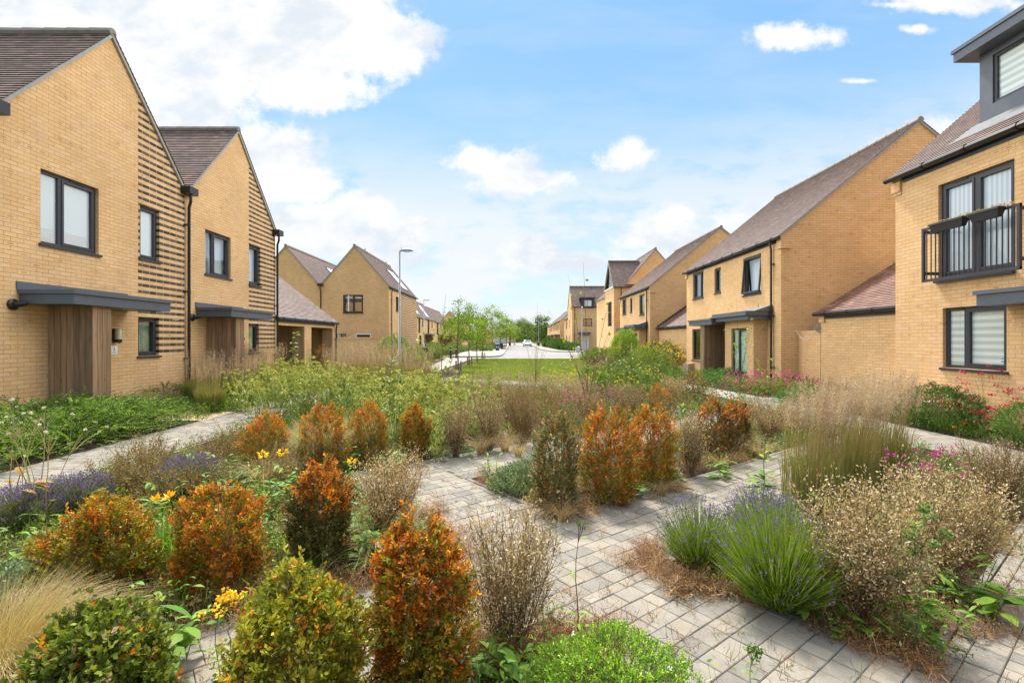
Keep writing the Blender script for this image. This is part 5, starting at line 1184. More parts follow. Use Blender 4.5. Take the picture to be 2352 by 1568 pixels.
def feather(label, seed, H, R0, nb, ns, lean=0.17, plume=True, width=0.005, cols=None, loc=(0, 0, 0), group='feathery grass clumps', m=26, wind=0.05, sz=0.011, pc=PLUME):
    g = PM(seed); grass(g, nb, H*0.62, R0, lean*1.7, width, cols or [(0.10, 0.15, 0.03), (0.16, 0.19, 0.05), (0.28, 0.22, 0.09), (0.07, 0.11, 0.02)], [(0.30, 0.29, 0.09), (0.36, 0.31, 0.12), (0.24, 0.26, 0.06)], curl=0.3)
    st = PM(seed+1); path = grass(st, ns, H*0.94, R0, lean, width*0.7, [(0.30, 0.22, 0.10), (0.24, 0.20, 0.07), (0.36, 0.27, 0.14), (0.2, 0.13, 0.06)], curl=0.05, hv=0.28, wind=wind)
    if plume: plumes(st, path, m=m, size=sz, cols=pc)
    return make_plant('feather_grass', label, 'grass', [('blades', g), ('plumes' if plume else 'stems', st)], loc, group)
def stipa(label, seed, H, R0, n, loc=(0, 0, 0), cols=STRAW, group='pale hair grass tufts', lean=0.75):
    g = PM(seed); grass(g, n, H, R0, lean, 0.0022, [(0.34, 0.27, 0.11), (0.45, 0.37, 0.18), (0.26, 0.25, 0.08), (0.5, 0.42, 0.24)], cols, curl=0.55, K=8, wind=0.1)
    return single('hair_grass', label, 'grass', g, loc, group)
def balls(p, C, r0, cols, k=26, L=0.012):
    r = p.r; n = len(C); d = unit(r.normal(size=(n, k, 3))*np.array([1, 1, 0.75]))
    c = np.repeat(pal(r, n, cols)[:, None, :], k, 1)*r.uniform(0.7, 1.25, (n, k, 1)); rr = np.broadcast_to(r0, (n,))[:, None, None]
    p.leaves((C[:, None, :]+d*rr*0.45*np.array([1, 1, .7])).reshape(-1, 3), d.reshape(-1, 3), np.repeat(rr[:, :, 0]*0.75, k, 1).ravel(), np.repeat(rr[:, :, 0]*0.6, k, 1).ravel(), c.reshape(-1, 3))
def bigleaf(p, P, D, L, W, C, K=6, droop=0.4, side=None, wavy=0.0):
    n = len(P); r = p.r; D = unit(D); t = np.linspace(0, 1, K)[None, :, None]; L = np.broadcast_to(L, (n,))[:, None, None]
    path = P[:, None, :]+D[:, None, :]*L*t-np.array([0, 0, 1])*droop*L*t**2
    wp = np.array([0.18, 0.55, 0.95, 1.0, 0.7, 0.06]) if K == 6 else np.interp(np.linspace(0, 1, K), [0, .2, .45, .65, .85, 1], [.18, .7, 1, .95, .6, .05])
    W_ = np.broadcast_to(W, (n,))[:, None]*wp[None, :]*(1+wavy*r.uniform(-1, 1, (n, K)))
    if side is None: side = np.cross(D, np.array([0, 0, 1.0]))+r.normal(size=(n, 3))*0.15
    p.ribbons(path, W_, C, side=unit(side))
def sage_plant(label, seed, n=26, H=0.95, R=0.38, loc=(0, 0, 0), group='ball flowered sage clumps'):
    st = PM(seed); r = st.r; b, a = disc(r, n, R*0.5); o = np.stack([np.cos(a), np.sin(a), 0*a], 1); h = H*r.uniform(0.6, 1, n)
    t = np.linspace(0, 1, 6)[None, :, None]; path = b[:, None, :]+np.array([0, 0, 1])*h[:, None, None]*t+o[:, None, :]*R*0.7*t**1.6+r.normal(size=(n, 6, 3))*0.012*t
    st.ribbons(path, np.linspace(0.012, 0.008, 6), pal(r, n, SAGE))
    hd = PM(seed+1)
    C = [path[:, -1]]; C.append((path[:, -2]*0.25+path[:, -1]*0.75)[::2]-np.array([0, 0, 0.07])); C = np.concatenate(C)
    balls(hd, C, 0.042, [(0.34, 0.36, 0.08), (0.42, 0.42, 0.11), (0.27, 0.31, 0.06)], 24)
    lf = PM(seed+2); k = 5; tt = lf.r.uniform(0.05, 0.86, (n, k)); kk = np.minimum((tt*5).astype(int), 4); f = (tt*5-kk)[:, :, None]; ii = np.arange(n)[:, None]
    P = path[ii, kk]*(1-f)+path[ii, kk+1]*f; D = unit(lf.r.normal(size=(n, k, 3))*np.array([1, 1, 0.3])+np.array([0, 0, 0.15]))
    bigleaf(lf, P.reshape(-1, 3), D.reshape(-1, 3), lf.r.uniform(0.05, 0.11, n*k), lf.r.uniform(0.02, 0.04, n*k), pal(lf.r, n*k, SAGE+[(0.10, 0.20, 0.04)]), droop=0.75)
    return make_plant('sage_plant', label, 'plant', [('stems', st), ('flower_heads', hd), ('leaves', lf)], loc, group)
def lavender(label, seed, n=900, H=0.5, R=0.36, loc=(0, 0, 0), fl=0.5, cols=None, group='lavender bushes'):
    g = PM(seed); r = g.r; a = r.uniform(0, 2*np.pi, n); el = np.arccos(r.uniform(0.42, 1, n)); d = np.stack([np.sin(el)*np.cos(a), np.sin(el)*np.sin(a), np.cos(el)], 1)
    L = (H*np.cos(el)+R*np.sin(el))*r.uniform(0.75, 1.05, n); b, _ = disc(r, n, R*0.35)
    t = np.linspace(0, 1, 4)[None, :, None]; path = b[:, None, :]+d[:, None, :]*L[:, None, None]*t+np.array([0, 0, 1])*0.10*L[:, None, None]*t**2
    g.ribbons(path, np.array([0.004, 0.0035, 0.003, 0.002]), pal(r, n, cols or [(0.17, 0.27, 0.025), (0.22, 0.33, 0.035), (0.12, 0.19, 0.02), (0.18, 0.22, 0.05)]))
    k = 5; i = np.repeat(np.arange(n), k); P = path[i, 1]*(1-r.uniform(0, 1, (n*k, 1)))+path[i, 2]*r.uniform(0, 1, (n*k, 1)); 
    f = r.uniform(0, 1, (n*k, 1)); P = path[i, 1]*(1-f)+path[i, 2]*f
    g.leaves(P, unit(d[i]+r.normal(size=(n*k, 3))*0.5), 0.03, 0.004, pal(r, n*k, [(0.18, 0.28, 0.03), (0.22, 0.32, 0.04), (0.12, 0.19, 0.02)]))
    s_ = PM(seed+1); j = (s_.r.uniform(0, 1, n) < fl*1.4*np.clip(1.3-el, 0.1, 1)); E = path[j, -1]; dd = unit(path[j, -1]-path[j, -2]); m = 9; tt = s_.r.uniform(-0.2, 1, (len(E), m, 1))
    Ps = E[:, None, :]+dd[:, None, :]*tt*0.035+s_.r.normal(size=(len(E), m, 3))*0.003
    s_.leaves(Ps.reshape(-1, 3), unit(np.repeat(dd[:, None, :], m, 1)+s_.r.normal(size=(len(E), m, 3))*0.6).reshape(-1, 3), 0.009, 0.006, np.repeat(pal(s_.r, len(E), PURPLE+[(0.10, 0.09, 0.14)])[:, None, :], m, 1).reshape(-1, 3))
    return make_plant('lavender_bush', label, 'bush', [('stems', g), ('flower_spikes', s_)], loc, group)
def spreader(label, seed, H=0.45, R=0.7, n=420, L=0.26, per=22, cols=None, leaf=0.016, loc=(0, 0, 0), group=None, up=0.35, name='spreading_shrub', flowers=None):
    p = PM(seed); r = p.r; P, D, z, a, rho = shell_pts(r, n, H, R, 'dome', 0.12, 0.25); P[:, 2] *= 0.75
    D = unit(np.stack([np.cos(a), np.sin(a), np.full(n, up)], 1)+r.normal(size=(n, 3))*0.35)
    t = np.linspace(0, 1, 5)[None, :, None]; path = P[:, None, :]+D[:, None, :]*L*t*r.uniform(0.6, 1.2, (n, 1, 1))-np.array([0, 0, 1])*0.22*L*t**2
    cols = cols or [(0.12, 0.25, 0.015), (0.18, 0.33, 0.02), (0.08, 0.17, 0.012), (0.25, 0.40, 0.03)]
    p.ribbons(path, np.linspace(0.003, 0.0015, 5), pal(r, n, [(0.12, 0.10, 0.04)]))
    tt = np.broadcast_to(np.linspace(0.05, 0.99, per)[None, :], (n, per)); k = np.minimum((tt*4).astype(int), 3); f = (tt*4-k)[:, :, None]; ii = np.arange(n)[:, None]
    Q = path[ii, k]*(1-f)+path[ii, k+1]*f; S = unit(np.cross(D, np.array([0, 0, 1.0])))[:, None, :]*np.where(np.arange(per) % 2 == 0, 1, -1)[None, :, None]
    Dl = unit(S+D[:, None, :]*0.5+r.normal(size=(n, per, 3))*0.15); c = np.repeat(pal(r, n, cols)[:, None, :], per, 1)*r.uniform(0.8, 1.25, (n, per, 1))
    N = n*per; p.leaves(Q.reshape(-1, 3), Dl.reshape(-1, 3), leaf*r.uniform(0.7, 1.2, N), leaf*0.55, c.reshape(-1, 3))
    parts = [('foliage', p)]
    if flowers:
        nf, size, fc = flowers; fl = PM(seed+5); Pf, Df, *_ = shell_pts(fl.r, nf, H*1.15, R*1.0, 'dome', 0.1, 0.6)
        for k_ in range(5): fl.leaves(Pf, unit(Df+fl.r.normal(size=Df.shape)*0.8), size, size*0.7, pal(fl.r, nf, fc))
        parts.append(('flowers', fl))
    return make_plant(name, label, 'shrub', parts, loc, group)
def weed_clump(label, seed, H=0.4, R=0.3, n=50, cols=GREEN, Lr=(0.08, 0.2), Wr=(0.02, 0.05), loc=(0, 0, 0), group=None, name='leafy_weed', flowers=None, stemc=(0.12, 0.16, 0.05), droop=0.5, cat='weed'):
    p = PM(seed); r = p.r; ns = max(3, n//7); b, a = disc(r, ns, R*0.35); t = np.linspace(0, 1, 4)[None, :, None]
    o = np.stack([np.cos(a), np.sin(a), 0*a], 1); h = H*r.uniform(0.5, 1, ns); path = b[:, None, :]+np.array([0, 0, 1])*h[:, None, None]*t+o[:, None, :]*R*0.45*t**1.5
    p.ribbons(path, np.linspace(0.008, 0.003, 4), pal(r, ns, [stemc]))
    i = r.integers(0, ns, n); f = r.uniform(0, 1, n)**0.8; k = np.minimum((f*3).astype(int), 2); ff = (f*3-k)[:, None]; P = path[i, k]*(1-ff)+path[i, k+1]*ff
    a3 = r.uniform(0, 6.28, n); D = np.stack([np.cos(a3), np.sin(a3), r.uniform(0.1, 0.9, n)], 1); sz = r.uniform(0, 1, n)*(1-0.5*f)
    bigleaf(p, P, D, Lr[0]+(Lr[1]-Lr[0])*sz, Wr[0]+(Wr[1]-Wr[0])*sz, pal(r, n, cols), droop=droop, wavy=0.12)
    parts = [('leaves', p)]
    if flowers:
        nf, size, fc = flowers; fl = PM(seed+3); i = fl.r.integers(0, ns, nf); E = path[i, -1]+fl.r.normal(size=(nf, 3))*np.array([R*0.5, R*0.5, H*0.08]); E[:, 2] = np.maximum(E[:, 2], 0.1)
        fl.ribbons(np.stack([path[i, 2], E], 1), np.array([0.003, 0.002]), pal(fl.r, nf, [stemc])); balls(fl, E, size, fc, 14); parts.append(('flowers', fl))
    return make_plant(name, label, cat, parts, loc, group)
def tall_stem(label, seed, H, nl, Lr, Wr, cols=GREEN, stemc=(0.10, 0.13, 0.05), top=None, loc=(0, 0, 0), name='tall_weed', lean=(0.05, 0), sw=0.009, group=None, droop=0.3, up=0.5, cat='weed'):
    p = PM(seed); r = p.r; K = 8; t = np.linspace(0, 1, K)[:, None]; path = np.hstack([lean[0]*t**1.5*H+0.012*np.sin(t*7), lean[1]*t**1.5*H+0.01*np.cos(t*5), H*t])[None]
    for s_ in (np.array([[1.0, 0, 0]]), np.array([[0, 1.0, 0]])): p.ribbons(path, np.linspace(sw, sw*0.4, K), np.array([stemc]), side=s_)
    lf = PM(seed+1); f = np.sort(lf.r.uniform(0.05, 0.95, nl)); k = np.minimum((f*(K-1)).astype(int), K-2); ff = (f*(K-1)-k)[:, None]; P = path[0, k]*(1-ff)+path[0, k+1]*ff
    a = np.arange(nl)*2.4+lf.r.normal(size=nl)*0.3; D = np.stack([np.cos(a), np.sin(a), np.full(nl, up)], 1); sz = 1-0.6*f
    bigleaf(lf, P, D, (Lr[0]+(Lr[1]-Lr[0])*sz), (Wr[0]+(Wr[1]-Wr[0])*sz), pal(lf.r, nl, cols), droop=droop, wavy=0.1)
    parts = [('stem', p), ('leaves', lf)]
    if top:
        nt, size, tcol, spread = top; h = PM(seed+2); E = path[0, -1]+h.r.normal(size=(nt, 3))*np.array([spread, spread, spread*0.4])
        h.ribbons(np.stack([np.repeat(path[0, -2][None], nt, 0), E], 1), np.array([0.003, 0.002]), pal(h.r, nt, [stemc])); balls(h, E, size, tcol, 20); parts.append(('flower_head', h))
    return make_plant(name, label, cat, parts, loc, group)
def tree(label, seed, H, crownR, crown0, trunkr, leafn, L, cols, loc, group=None, name='young_tree', nlimb=9, leader=0.0, kind='egg', clump=0.22, nclump=None, cat='tree'):
    rnd = random.Random(seed); root = empty(name, loc, label, cat, group); g = MB(); x, y, z = loc
    top = H*0.9; pts = [(x, y, 0), (x+0.02*H*rnd.uniform(-1, 1), y, H*0.3), (x+0.02*H*rnd.uniform(-1, 1), y, H*0.6), (x, y, top)]
    g.tube(pts, [trunkr, trunkr*.75, trunkr*.5, trunkr*.12], 7)
    ends = []
    for i in range(nlimb):
        h0 = crown0*H*0.8+(top-crown0*H*0.8)*i/nlimb*0.85; a = i*2.4+rnd.uniform(-.4, .4); zf = (h0/H-crown0)/(1-crown0); rr = crownR*rnd.uniform(.6, .95)*float(max(0.25, 1-max(zf, 0)*0.8))
        e = (x+math.cos(a)*rr, y+math.sin(a)*rr, min(H*0.97, h0+rr*rnd.uniform(.5, .9))); m_ = (x+math.cos(a)*rr*.5, y+math.sin(a)*rr*.5, h0+rr*.3)
        g.tube([(x, y, h0), m_, e], [trunkr*.4, trunkr*.25, trunkr*.06], 5); ends.append(e)
    g.build('trunk', M['bark'], root, smooth=True)
    p = PM(seed); r = p.r; nc = nclump or 60
    P, D, zz, a, rho = shell_pts(r, nc, 1.0, 1.0, kind, 0.15, 0.25)
    C = np.stack([P[:, 0]*crownR, P[:, 1]*crownR, crown0*H+P[:, 2]*(H*(1-leader)-crown0*H)], 1)
    if leader > 0: nl_ = nc//8; C = np.concatenate([C, np.stack([r.normal(size=nl_)*.04, r.normal(size=nl_)*.04, r.uniform(H*(1-leader*1.4), H, nl_)], 1)])
    i = r.integers(0, len(C), leafn); cs = clump*crownR*r.uniform(0.5, 1.2, len(C))
    Q = C[i]+r.normal(size=(leafn, 3))*cs[i][:, None]*np.array([1, 1, 0.7])
    cc = pal(r, len(C), cols)[i]*r.uniform(0.75, 1.25, (leafn, 1))
    p.leaves(Q, unit(r.normal(size=(leafn, 3))+np.array([0, 0, -0.2])), L*r.uniform(.7, 1.3, leafn), L*.65, cc)
    p.obj('crown', root); return root
def sapling(label, seed, H, loc, R=0.35, n=7, leafn=40, L=0.06, cols=LIME, bark=(0.13, 0.075, 0.06), name='sapling', group=None, low=0.15, sw=0.024, sub=3):
    p = PM(seed); r = p.r; a = r.uniform(0, 6.28, n); K = 7; t = np.linspace(0, 1, K)[None, :, None]; h = H*np.concatenate([[1.0], r.uniform(0.45, 0.92, n-1)]); rad = R*np.concatenate([[0.4], r.uniform(0.35, 1, n-1)])
    st0 = np.concatenate([[0], r.uniform(0, low*H, n-1)]); base = np.stack([0*a, 0*a, st0], 1)
    end = np.stack([rad*np.cos(a), rad*np.sin(a), h], 1); path = base[:, None, :]*(1-t)+np.concatenate([end[:, None, :2]*t**1.25, end[:, None, 2:]*t], -1)+r.normal(size=(n, K, 3))*0.012*t
    for s_ in ((1.0, 0, 0), (0, 1.0, 0)): p.ribbons(path, np.linspace(sw, sw*0.15, K)[None, :]*np.concatenate([[1.0], np.full(n-1, .6)])[:, None], pal(r, n, [bark]), side=np.tile(np.array([s_]), (n, 1)))
    m = n*sub; i = np.repeat(np.arange(n), sub); tt = r.uniform(.3, .95, m); k = np.minimum((tt*(K-1)).astype(int), K-2); P0 = path[i, k]; d = unit(r.normal(size=(m, 3))*.6+np.array([0, 0, .8])); sp = P0[:, None, :]+d[:, None, :]*np.linspace(0, 1, 3)[None, :, None]*H*0.14
    p.ribbons(sp, np.array([.004, .003, .0015]), pal(r, m, [bark]))
    lf = PM(seed+1); allp = np.concatenate([path[:, 2:].reshape(-1, 3), sp[:, 1:].reshape(-1, 3)]); j = lf.r.integers(0, len(allp), leafn)
    parts = [('stems', p)]
    if leafn:
        lf.leaves(allp[j], unit(lf.r.normal(size=(leafn, 3))+np.array([0, 0, -.3])), L*lf.r.uniform(.6, 1.2, leafn), L*.75, pal(lf.r, leafn, cols), fold=0.1); parts.append(('leaves', lf))
    return make_plant(name, label, 'sapling', parts, loc, group)
# ================================================================== plants: placing
def BS(px, base, top, hw):
    p = G(px, base); return p, EYE-(top-HY)*p.y/F, hw*p.y/F
def bx(px, base, top, hw, seed, label, f, **kw):
    p, Hh, R = BS(px, base, top, hw); return box(label, seed, Hh, R, f, loc=p, **kw)
GO = [(0.24, 0.27, 0.02), (0.32, 0.32, 0.022), (0.17, 0.20, 0.016), (0.40, 0.34, 0.025)]
# --- near and middle orange box bushes
bx(232, 1385, 1165, 100, 101, 'broad olive and orange box bush at the left, behind the pale hair grass', top_orange(0.75, 0.4, 0.25, 1.0), kind='ball', sprigs=3000)
bx(508, 1350, 1140, 92, 102, 'bright rusty orange round box bush, left of the narrow one in the front bed', top_orange(0.15, 0.3, 0.75, 2.0), sprigs=2600)
bx(738, 1310, 1085, 62, 103, 'narrow box bush, orange on top and dark green below, beside the big dry bush', top_orange(0.62, 0.25, 0.08, 0.4), sprigs=2200, colB=[(0.10, 0.10, 0.02), (0.15, 0.13, 0.02), (0.07, 0.08, 0.015)])
bx(965, 1625, 1240, 104, 104, 'large upright orange box bush in the foreground, right of the yellow green one', top_orange(0.35, 0.5, 0.45, 0.7), sprigs=2400, L=0.021, inner=0.6) if False else None
p_, H_, R_ = BS(965, 1625, 1235, 100); box('large upright orange box bush in the foreground, right of the yellow green one', 104, H_, R_, top_orange(0.35, 0.5, 0.42, 0.7), sprigs=3200, L=0.021, loc=p_)
p_, H_, R_ = BS(680, 1740, 1352, 140); box('yellow green box bush with orange tips at the bottom edge, left of the large one', 105, H_, R_, top_orange(1.3, 0.5, 0.22, 2.7), kind='barrel', sprigs=3400, L=0.023, colB=GO, loc=p_, dead=0.0)
p_, H_, R_ = BS(215, 1790, 1440, 150); box('glossy green box bush cut off by the bottom left corner of the photo', 106, H_, R_, top_orange(1.6, 0.5, 0.10, 1.7), kind='ball', sprigs=2600, L=0.024, W=0.0145, colB=[(0.11, 0.16, 0.015), (0.16, 0.21, 0.02), (0.07, 0.10, 0.012), (0.22, 0.25, 0.03)], loc=p_, dead=0.03)
row = [(612, 1085, 958, 47, 'leftmost of the four orange box bushes in the middle row', 1), (745, 1085, 942, 46, 'second from left of the four orange box bushes in the middle row', 2),
       (847, 1062, 935, 42, 'third from left of the four orange box bushes in the middle row', 3), (953, 1052, 940, 32, 'rightmost, smallest of the four orange box bushes in the middle row', 4)]
for px, b, t, hw, lab, i in row: bx(px, b, t, hw, 110+i, lab, top_orange(0.45, 0.4, 0.45, i*1.3), sprigs=1500, L=0.021, per=8)
bx(1277, 1170, 970, 52, 121, 'green and tan half dead box bush at the front corner of the diamond bed', top_orange(1.2, 0.4, 0.16, .3), sprigs=2000, dead=0.28, colB=[(0.09, 0.13, 0.02), (0.13, 0.17, 0.03), (0.2, 0.14, 0.05)])
bx(1398, 1150, 958, 64, 122, 'widest orange box bush in the diamond bed, right of the half dead one', top_orange(0.2, 0.5, 0.55, 1.9), sprigs=2400, dead=0.08)
bx(1497, 1118, 950, 52, 123, 'orange box bush in the diamond bed with a ragged top, beside a tan dead bush', top_orange(0.3, 0.5, 0.45, 0.9), sprigs=2000, dead=0.06)
bx(1640, 1055, 928, 40, 124, 'dark olive and orange box bush in the diamond bed, right of the tan dead bush', top_orange(0.7, 0.4, 0.35, 2.2), sprigs=1400, L=0.022, per=8, colB=[(0.12, 0.085, 0.02), (0.09, 0.075, 0.015)])
bx(1690, 1036, 930, 30, 125, 'last dark olive and orange box bush at the right end of the diamond bed', top_orange(0.7, 0.4, 0.3, 3.2), sprigs=1100, L=0.024, per=8, colB=[(0.12, 0.085, 0.02), (0.09, 0.075, 0.015)])
bx(1595, 922, 862, 24, 126, 'small dark rusty box bush at the edge of the right hand path', top_orange(0.8, 0.4, 0.25, 0.2), sprigs=520, L=0.035, per=6, colB=[(0.13, 0.09, 0.02), (0.09, 0.07, 0.015)])
bx(1512, 952, 888, 24, 127, 'small rusty box bush half hidden among pink flowers left of the right hand path', top_orange(0.5, 0.4, 0.4, 0.2), sprigs=420, L=0.035, per=6)
bx(738, 868, 800, 20, 128, 'small red brown bush in front of the second car port opening', top_orange(0.5, 0.4, 0.15, 0.2), sprigs=420, L=0.05, per=6, colB=DARKG)
# --- dried bushes
def db(px, base, top, hw, seed, label, **kw):
    p, Hh, R = BS(px, base, top, hw); return drybush(label, seed, Hh, R, loc=p, **kw)
PALE = [(0.50, 0.40, 0.24), (0.60, 0.50, 0.33), (0.40, 0.29, 0.15), (0.33, 0.22, 0.10)]
db(900, 1250, 1045, 72, 201, 'tall tan dried bush between the narrow orange bush and the paved junction', leafn=9000, n=44)
db(1178, 1500, 1190, 104, 202, 'almost leafless grey brown bush in the foreground centre, right of the large orange one', leafn=5200, n=38, sub=30, tc=[(0.15, 0.12, 0.08), (0.22, 0.17, 0.11), (0.10, 0.075, 0.05)])
db(1985, 1440, 1110, 120, 203, 'big bleached dried bush beside the green lavender in the right hand bed', leafn=11000, n=56, lc=PALE, L=0.018)
db(2170, 1345, 1090, 105, 204, 'wide bleached dried bush behind the thistle in the right hand bed', leafn=11000, n=56, lc=PALE, L=0.018)
db(2300, 1180, 1020, 75, 205, 'bare grey dried bush at the right edge beyond the bleached ones', leafn=3000, n=50, sub=34)
db(1585, 1095, 950, 34, 206, 'tan dead bush between orange ones in the diamond bed', leafn=5500, n=36, lc=PALE)
db(1048, 1050, 925, 38, 207, 'first of three brown dried bushes behind the upper path, beside the sage', leafn=4200, n=36, group='brown dried bushes behind the upper path')
db(1124, 1035, 900, 36, 208, 'middle of three brown dried bushes behind the upper path, the greyest', leafn=3500, n=36, group='brown dried bushes behind the upper path')
db(1200, 1025, 898, 38, 209, 'last of three brown dried bushes behind the upper path, the darkest brown', leafn=5200, n=36, lc=BROWN, group='brown dried bushes behind the upper path')
db(1765, 1010, 915, 50, 210, 'bleached dried bush left of the tall right hand feathery grass', leafn=6000, n=40, lc=PALE)
db(1440, 965, 880, 40, 211, 'round brown dried bush behind the orange bushes of the diamond bed', leafn=5000, n=34, lc=BROWN+TAN)
db(1545, 925, 865, 28, 212, 'pale brown dried bush left of the small dark rusty one', leafn=3500, n=28, L=0.024)
db(1350, 985, 900, 34, 213, 'brown dried bush behind the widest orange bush', leafn=4000, n=30, lc=BROWN+TAN)
# --- feathery grasses
def fg_(px, base, top, hw, seed, label, nb=500, ns=150, **kw):
    p, Hh, R = BS(px, base, top, hw); return feather(label, seed, Hh, R*0.95, nb, ns, loc=p, sz=0.014, lean=0.09, **kw)
fg_(1862, 1150, 880, 62, 301, 'front clump of the tall feathery grass over the right hand path', 420, 260, m=46, wind=0.08, cols=[(0.22, 0.21, 0.06), (0.30, 0.26, 0.10), (0.14, 0.20, 0.03), (0.10, 0.17, 0.02)])
fg_(1935, 1130, 862, 70, 302, 'middle clump of the tall feathery grass over the right hand path, plumes leaning right', 600, 330, m=46, wind=0.12, cols=[(0.20, 0.20, 0.05), (0.12, 0.19, 0.025), (0.08, 0.15, 0.018), (0.28, 0.24, 0.09)])
fg_(2010, 1095, 846, 66, 303, 'greener back clump of the tall feathery grass beside the round green shrub', 900, 300, m=46, wind=0.12)
FG = [Proto(lambda lab, s=s: feather(lab, 310+s, 1.34, 0.30, 800, 100, m=20, sz=0.022, width=0.010, wind=0.04, cols=[(0.10, 0.18, 0.02), (0.15, 0.23, 0.03), (0.22, 0.24, 0.06), (0.07, 0.13, 0.015)])) for s in (0, 5, 9)]
gl = 'feathery grass clump growing against the timber porch of the second house'
for i, (px, py, s) in enumerate([(462, 934, .95), (505, 922, 1.0), (545, 910, 1.05), (585, 900, 1.05), (622, 893, 1.1), (485, 945, .8), (560, 925, .85)]): FG[i % 3].put(G(px, py), s*1.06, gl, 'grasses by the second house')
gm_ = 'feathery grass clump in the long drift before the garden wall and lamp post'
for i, (px, py, s) in enumerate([(770, 893, 1.0), (800, 884, 1.12), (828, 895, 1.05), (856, 885, 1.15), (885, 893, 1.0), (912, 884, 1.12), (940, 890, 1.0), (968, 884, .95), (815, 905, .95), (870, 908, .9), (925, 906, .85), (960, 905, .8), (992, 897, .7), (780, 910, .8)]): FG[(i+1) % 3].put(G(px, py), s*1.08, gm_, 'grasses before the garden wall')
BG_ = [Proto(lambda lab, s=s: feather(lab, 330+s, 1.0, 0.22, 160, 110, m=16, sz=0.02, width=0.007, cols=[(0.22, 0.16, 0.08), (0.30, 0.21, 0.11), (0.15, 0.14, 0.05)])) for s in (0, 4)]
gb = 'thin brown feathery grass in the drift just before the lawn'
for i, (px, py, s) in enumerate([(1075, 930, .85), (1100, 922, .95), (1128, 932, .9), (1155, 924, 1.0), (1180, 936, .9), (1208, 926, 1.0), (1235, 934, .95), (1262, 928, 1.0), (1290, 936, .9), (1318, 926, 1.0), (1340, 934, .9), (1115, 945, .85), (1168, 950, .8), (1222, 950, .85), (1275, 952, .85), (1325, 950, .8), (1060, 945, .8)]): BG_[i % 2].put(G(px, py), s*.8, gb, 'brown grasses before the lawn')
# --- sage with ball heads
SG = [Proto(lambda lab, s=s: sage_plant(lab, 350+s, 26+s)) for s in (0, 3, 6)]
sl_ = 'grey green sage with ball shaped heads in the dense patch left of centre'
for i, (px, py, s) in enumerate([(590, 960, .95), (632, 962, 1.0), (675, 958, 1.05), (718, 955, 1.05), (760, 950, 1.0), (800, 948, .95), (612, 938, 1.0), (655, 934, 1.05), (700, 930, 1.1), (742, 926, 1.1), (785, 922, 1.1), (825, 926, 1.0), (680, 912, 1.1), (730, 905, 1.1), (640, 912, 1.05), (775, 902, 1.05), (835, 950, .9), (560, 945, .9)]): SG[i % 3].put(G(px, py), s*(.86+.22*((i*7) % 5)/4), sl_, 'dense sage patch left of centre')
sr_ = 'tall ball headed sage behind and between the row of four orange bushes'
for i, (px, py, s) in enumerate([(872, 1000, 1.0), (905, 1012, .95), (898, 975, 1.1), (935, 985, 1.05), (975, 1000, 1.05), (1000, 1015, 1.0), (1010, 985, 1.1), (965, 965, 1.1), (1040, 975, 1.0), (1082, 1000, .95), (1000, 1045, .8), (1095, 972, .9), (930, 955, 1.0)]): SG[(i+1) % 3].put(G(px, py), s*(.88+.2*((i*3) % 4)/3), sr_, 'sage behind the orange row')
# --- lavender
p_, H_, R_ = BS(1605, 1305, 1140, 68); lavender('smaller left lavender bush beside the big green lavender in the right bed', 401, 1300, H_*.8, R_*.62, p_)
p_, H_, R_ = BS(1790, 1395, 1150, 98); lavender('big green lavender bush beside the bleached dried bush in the right bed', 402, 3000, H_*.84, R_*.66, p_, fl=0.2)
p_, H_, R_ = BS(1750, 1250, 1120, 70); lavender('lavender bush behind the two front ones in the right bed, full of purple spikes', 403, 1200, H_*.8, R_*.6, p_, fl=0.8)
for px, b, t, hw, s, lab in ((60, 1215, 1120, 70, 404, 'grey green lavender at the left edge by the pale path'), (175, 1185, 1095, 60, 405, 'second lavender from the left edge, beside the pale path'), (430, 1140, 1050, 55, 406, 'bright purple flowering lavender mound left of the orange row')):
    p_, H_, R_ = BS(px, b, t, hw); lavender(lab, s, 1500, H_*.85, R_*.7, p_, fl=0.9, cols=[(0.16, 0.18, 0.07), (0.21, 0.22, 0.10), (0.12, 0.14, 0.05)])
# --- shrubs by the left houses
SB = [Proto(lambda lab, s=s: spreader(lab, 420+s, 0.62, 0.72, 560, leaf=0.022, L=0.30, up=0.5, cols=[(0.10, 0.21, 0.013), (0.15, 0.28, 0.018), (0.05, 0.11, 0.01), (0.22, 0.36, 0.025), (0.035, 0.08, 0.008)])) for s in (0, 7)]
ll_ = 'bright green spreading shrub with arching sprays between path and first house'
for i, (x, y, s) in enumerate([(-7.5, 4.5, 1.0), (-6.95, 5.2, 1.0), (-6.85, 6.0, 1.0), (-6.95, 6.9, 1.0), (-6.8, 7.7, 1.05), (-6.85, 8.5, 1.0), (-6.75, 9.2, .85), (-7.8, 5.7, 1.05), (-7.85, 6.8, 1.0), (-7.7, 7.9, .95), (-7.0, 11.6, .5), (-6.7, 12.6, .5), (-7.3, 6.3, 1.0), (-7.3, 7.4, 1.0), (-7.2, 8.4, 1.0)]): SB[i % 2].put((x, y, 0), s*1.18, ll_, 'bright spreading shrubs by the first house')
SD = Proto(lambda lab: spreader(lab, 431, 0.72, 0.62, 420, cols=DARKG, L=0.2, up=0.6))
for i, (x, y, s) in enumerate([(-7.8, 11.15, 1.0), (-7.6, 11.9, 1.05), (-7.7, 12.7, 1.05), (-7.4, 13.4, .8)]): SD.put((x, y, 0), s, 'dark green shrub against the wall between the first and second house', 'dark shrubs at the left wall')
